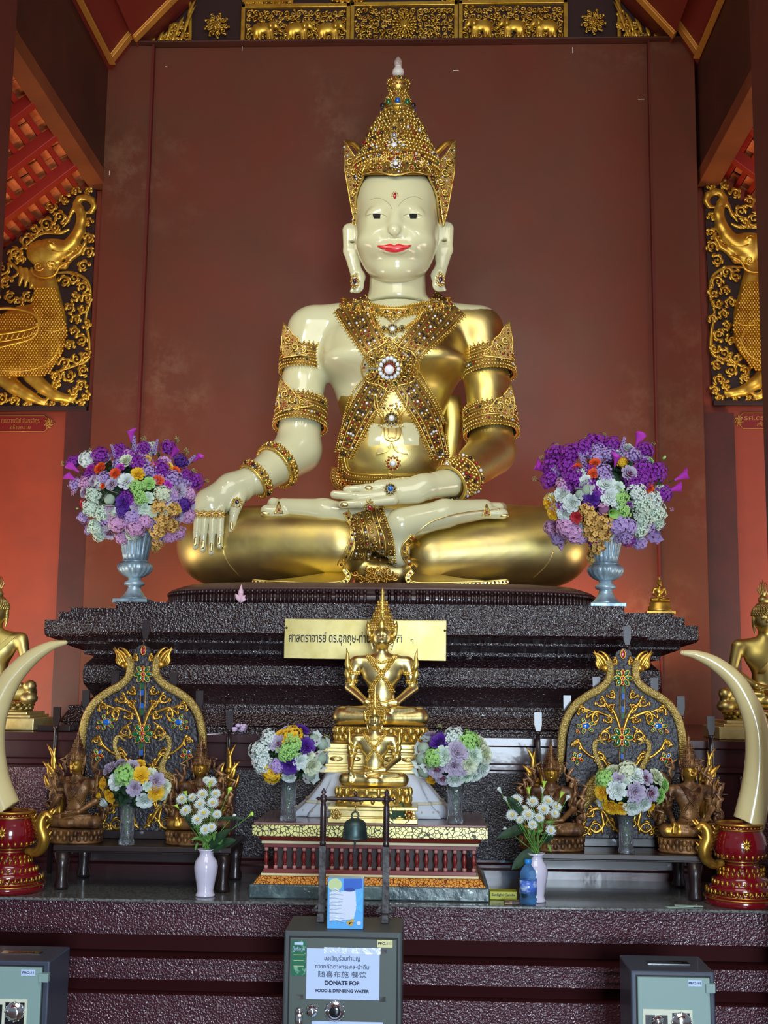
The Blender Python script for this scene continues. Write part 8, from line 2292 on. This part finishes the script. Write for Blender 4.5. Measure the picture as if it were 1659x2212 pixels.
# ---- white porcelain vases with fresh chrysanthemums
M['porcelain'] = mat('white_porcelain', (206, 200, 220), .12, coat=.7)
def wvase(px_, y0, y1, Y, label, blabel, heads, extras, zoom, org):
    x = P(px_, y1, Y)[0]; k = Y / FPX; z = zg + .001; H_ = P(px_, y0, Y)[2] - z
    t = thing('porcelain_vase', label, 'vase', (x, Y, z), 'white porcelain vases')
    mb = MB(); mb.lathe((x, Y, z), [(r_ * k, h * H_) for r_, h in ((20, 0), (21, .03), (18, .07), (17, .12), (20, .3), (24, .5), (25, .62), (23, .74), (16, .84), (14, .90), (17, .96), (20, 1.0), (17, 1.0), (12, .9))], 0, 40)
    mb.build('vase_body', M['porcelain'], t)
    top = np.array([x, Y, z + H_])
    b = thing('chrysanthemum_bunch', blabel, 'flowers', top - np.array([0, 0, .05]), 'fresh white flowers')
    stems = MB()
    for (kind, col, zx, zy, sz, dy) in heads + extras:
        q = P(org[0] + zx / zoom, org[1] + zy / zoom, Y + dy); r = sz / zoom / 2 * k
        if kind in ('leaf',):
            d = q - top; d /= np.linalg.norm(d); put(kind, col, b, q, np.array([0, -.5, .9]), r, None)
        else:
            n_ = (q - top); n_ /= np.linalg.norm(n_); n_ = n_ * .6 + np.array([0, -.8, .1]) if kind == 'chrysanthemum' else n_ + np.array([0, -.15, 0])
            put(kind, col, b, q, n_ / np.linalg.norm(n_), r)
        mid = (q + top) / 2 + np.array([0, -.01, 0]) * 1; a = fr_.uniform(0, 6.28)
        st0 = top + np.array([.007 * math.cos(a), .007 * math.sin(a), -.05])
        stems.tube(catmull([st0, top + np.array([.010 * math.cos(a), .010 * math.sin(a), .0]), mid, q], 5), .0018, 0, 5)
    for i in range(30):
        a = fr_.uniform(0, 6.28); q = top + np.array([fr_.uniform(-.05, .05), fr_.uniform(-.03, .02), fr_.uniform(.02, .15)]); d = np.array([math.cos(a), -.3, math.sin(a)]); petal_grid(stems, q, .03, .010, (0, -1, .2), d / np.linalg.norm(d), .2, .1, 4, 3)
    stems.build('stems_and_leaves', COL['fresh'], b)
    def bigleaf(x0, y0, x1, y1, w_):
        mb = MB(); a = P(x0, y0, Y - .01); e = P(x1, y1, Y - .03); d = e - a; L = np.linalg.norm(d); petal_grid(mb, a, L, w_, (0, -.8, .6), d / L, .06, .1, 8, 4, tipw=.82); mb.build('long_leaf', COL['leaf'], b)
    return b, bigleaf
zo = 1659 / 460
b, bl_ = wvase(443, 1833, 1940, 5.085, 'white porcelain vase on the granite edge, left of the offering table', 'bunch of white chrysanthemums with lime buds in the left white vase',
               [('chrysanthemum', 'white', x, y, s_, d) for x, y, s_, d in ((1355, 1190, 110, .02), (1290, 1285, 110, .0), (1390, 1280, 100, .0), (1130, 1320, 110, .0), (1210, 1310, 90, .02), (1370, 1350, 110, -.02), (1270, 1360, 110, -.03), (1160, 1410, 110, -.02), (1300, 1430, 120, -.04), (1400, 1440, 90, -.02), (1250, 1480, 110, -.05), (1360, 1540, 90, -.05), (1310, 1560, 100, -.05), (1320, 1170, 70, .03))],
               [('calla_lily', 'lime', x, y, s_, 0) for x, y, s_ in ((1165, 1290, 60), (1100, 1390, 60), (1490, 1275, 70), (1345, 1230, 60), (1165, 1350, 50))] + [('calla_lily', 'white', 1520, 1465, 50, 0), ('calla_lily', 'lime', 1650, 1455, 60, 0)], zo, (80, 1360))
bl_(455, 1835, 512, 1815, .05); bl_(452, 1830, 500, 1790, .04); bl_(470, 1770, 530, 1770, .02); bl_(425, 1790, 400, 1760, .035)
zo = 1659 / 500
b, bl_ = wvase(1158, 1842, 1952, 5.10, 'white porcelain vase on the granite edge, behind the water bottle', 'bunch of white chrysanthemums with lime buds in the right white vase',
               [('chrysanthemum', 'white', x, y, s_, d) for x, y, s_, d in ((185, 1225, 110, .0), (300, 1235, 100, .0), (410, 1230, 100, .0), (470, 1270, 90, .0), (380, 1290, 110, -.02), (270, 1330, 110, -.03), (155, 1330, 100, -.02), (460, 1320, 80, -.02), (210, 1365, 70, -.03), (300, 1400, 80, -.05), (430, 1440, 90, -.04), (350, 1350, 80, -.04), (240, 1290, 80, 0))],
               [('calla_lily', 'lime', x, y, s_, 0) for x, y, s_ in ((275, 1170, 70), (380, 1125, 70), (500, 1200, 70))] + [('calla_lily', 'white', x, y, 60, 0) for x, y in ((75, 1170), (120, 1235), (370, 1170), (540, 1225), (120, 1440))], zo, (1060, 1360))
bl_(1135, 1790, 1072, 1812, .045); bl_(1150, 1840, 1105, 1880, .05); bl_(1130, 1760, 1095, 1720, .04); bl_(1175, 1820, 1200, 1790, .04)
# ---- red flower lying on the offering table
q = P(866, 1775, 5.06)
t = thing('fresh_flower_sprig', 'small sprig with dark green leaves and a red flower beside the small golden statue', 'flower', (q[0], 5.075, ztab + .001))
mb = MB()
for k, (a, L) in enumerate(((1.9, .09), (1.5, .085), (1.1, .07), (2.3, .07), (.6, .06), (2.7, .06))):
    petal_grid(mb, np.array([q[0] - .005, 5.09, ztab + .008]), L, .04, (0, -1, .2), np.array([math.cos(a), -.1, math.sin(a)]), .1, .1, 6, 4, tipw=.8)
mb.build('leaves', COL['leaf'], t)
put('rose', 'red', t, (q[0] + .035, 5.085, ztab + .045), np.array([.5, -.8, .3]), .016)

# ---- a few loose things on the ledge
for (x0, x1, yb, Y, h, lb) in ((78, 150, 1588, 5.80, .028, 'long flat black tray on the ledge, between the left statue and the left screen'), (132, 182, 1580, 5.92, .030, 'flat black box standing behind the long black tray on the left ledge')):
    a, b = P(x0, yb, Y)[0], P(x1, yb, Y)[0]; mb = MB(); mb.box((a, Y, zt2 + .001), (b, Y + .08, zt2 + h)); o = mb.build('black_tray' if h < .03 else 'black_box', M['bench'], None, origin=((a + b) / 2, Y, zt2), bevel=.003); tag(o, lb, 'tray' if h < .03 else 'box')
a = P(474, 1598, 5.66); b = P(450, 1614, 5.66)
mb = MB(); mb.tube([np.array([a[0], 5.69, zt2 + .004]), np.array([b[0], 5.62, zt2 + .004])], .0025, 0, 6)
tag(mb.build('white_stick', M['cloth'], None, origin=(a[0], 5.66, zt2)), 'thin white stick lying over the ledge edge left of the offering table', 'stick')
for (x, y, L, v_) in ((985, 152, 13, 0), (1385, 214, 14, 0), (359, 144, 5, 0), (1237, 108, 14, 1), (523, 105, 10, 1), (238, 376, 10, 1)):
    p = P(x, y, YW - .003); mb = MB(); w_ = .0022; l_ = L * YW / FPX / 2
    if x == 238: p[1] -= .02
    mb.box((p[0] - (w_ if v_ else l_), p[1] - .0006, p[2] - (l_ if v_ else w_)), (p[0] + (w_ if v_ else l_), p[1] + .0022, p[2] + (l_ if v_ else w_)))
    structure(mb.build('trim_chip', M['white_s']), 'small pale chip in the wall paint')
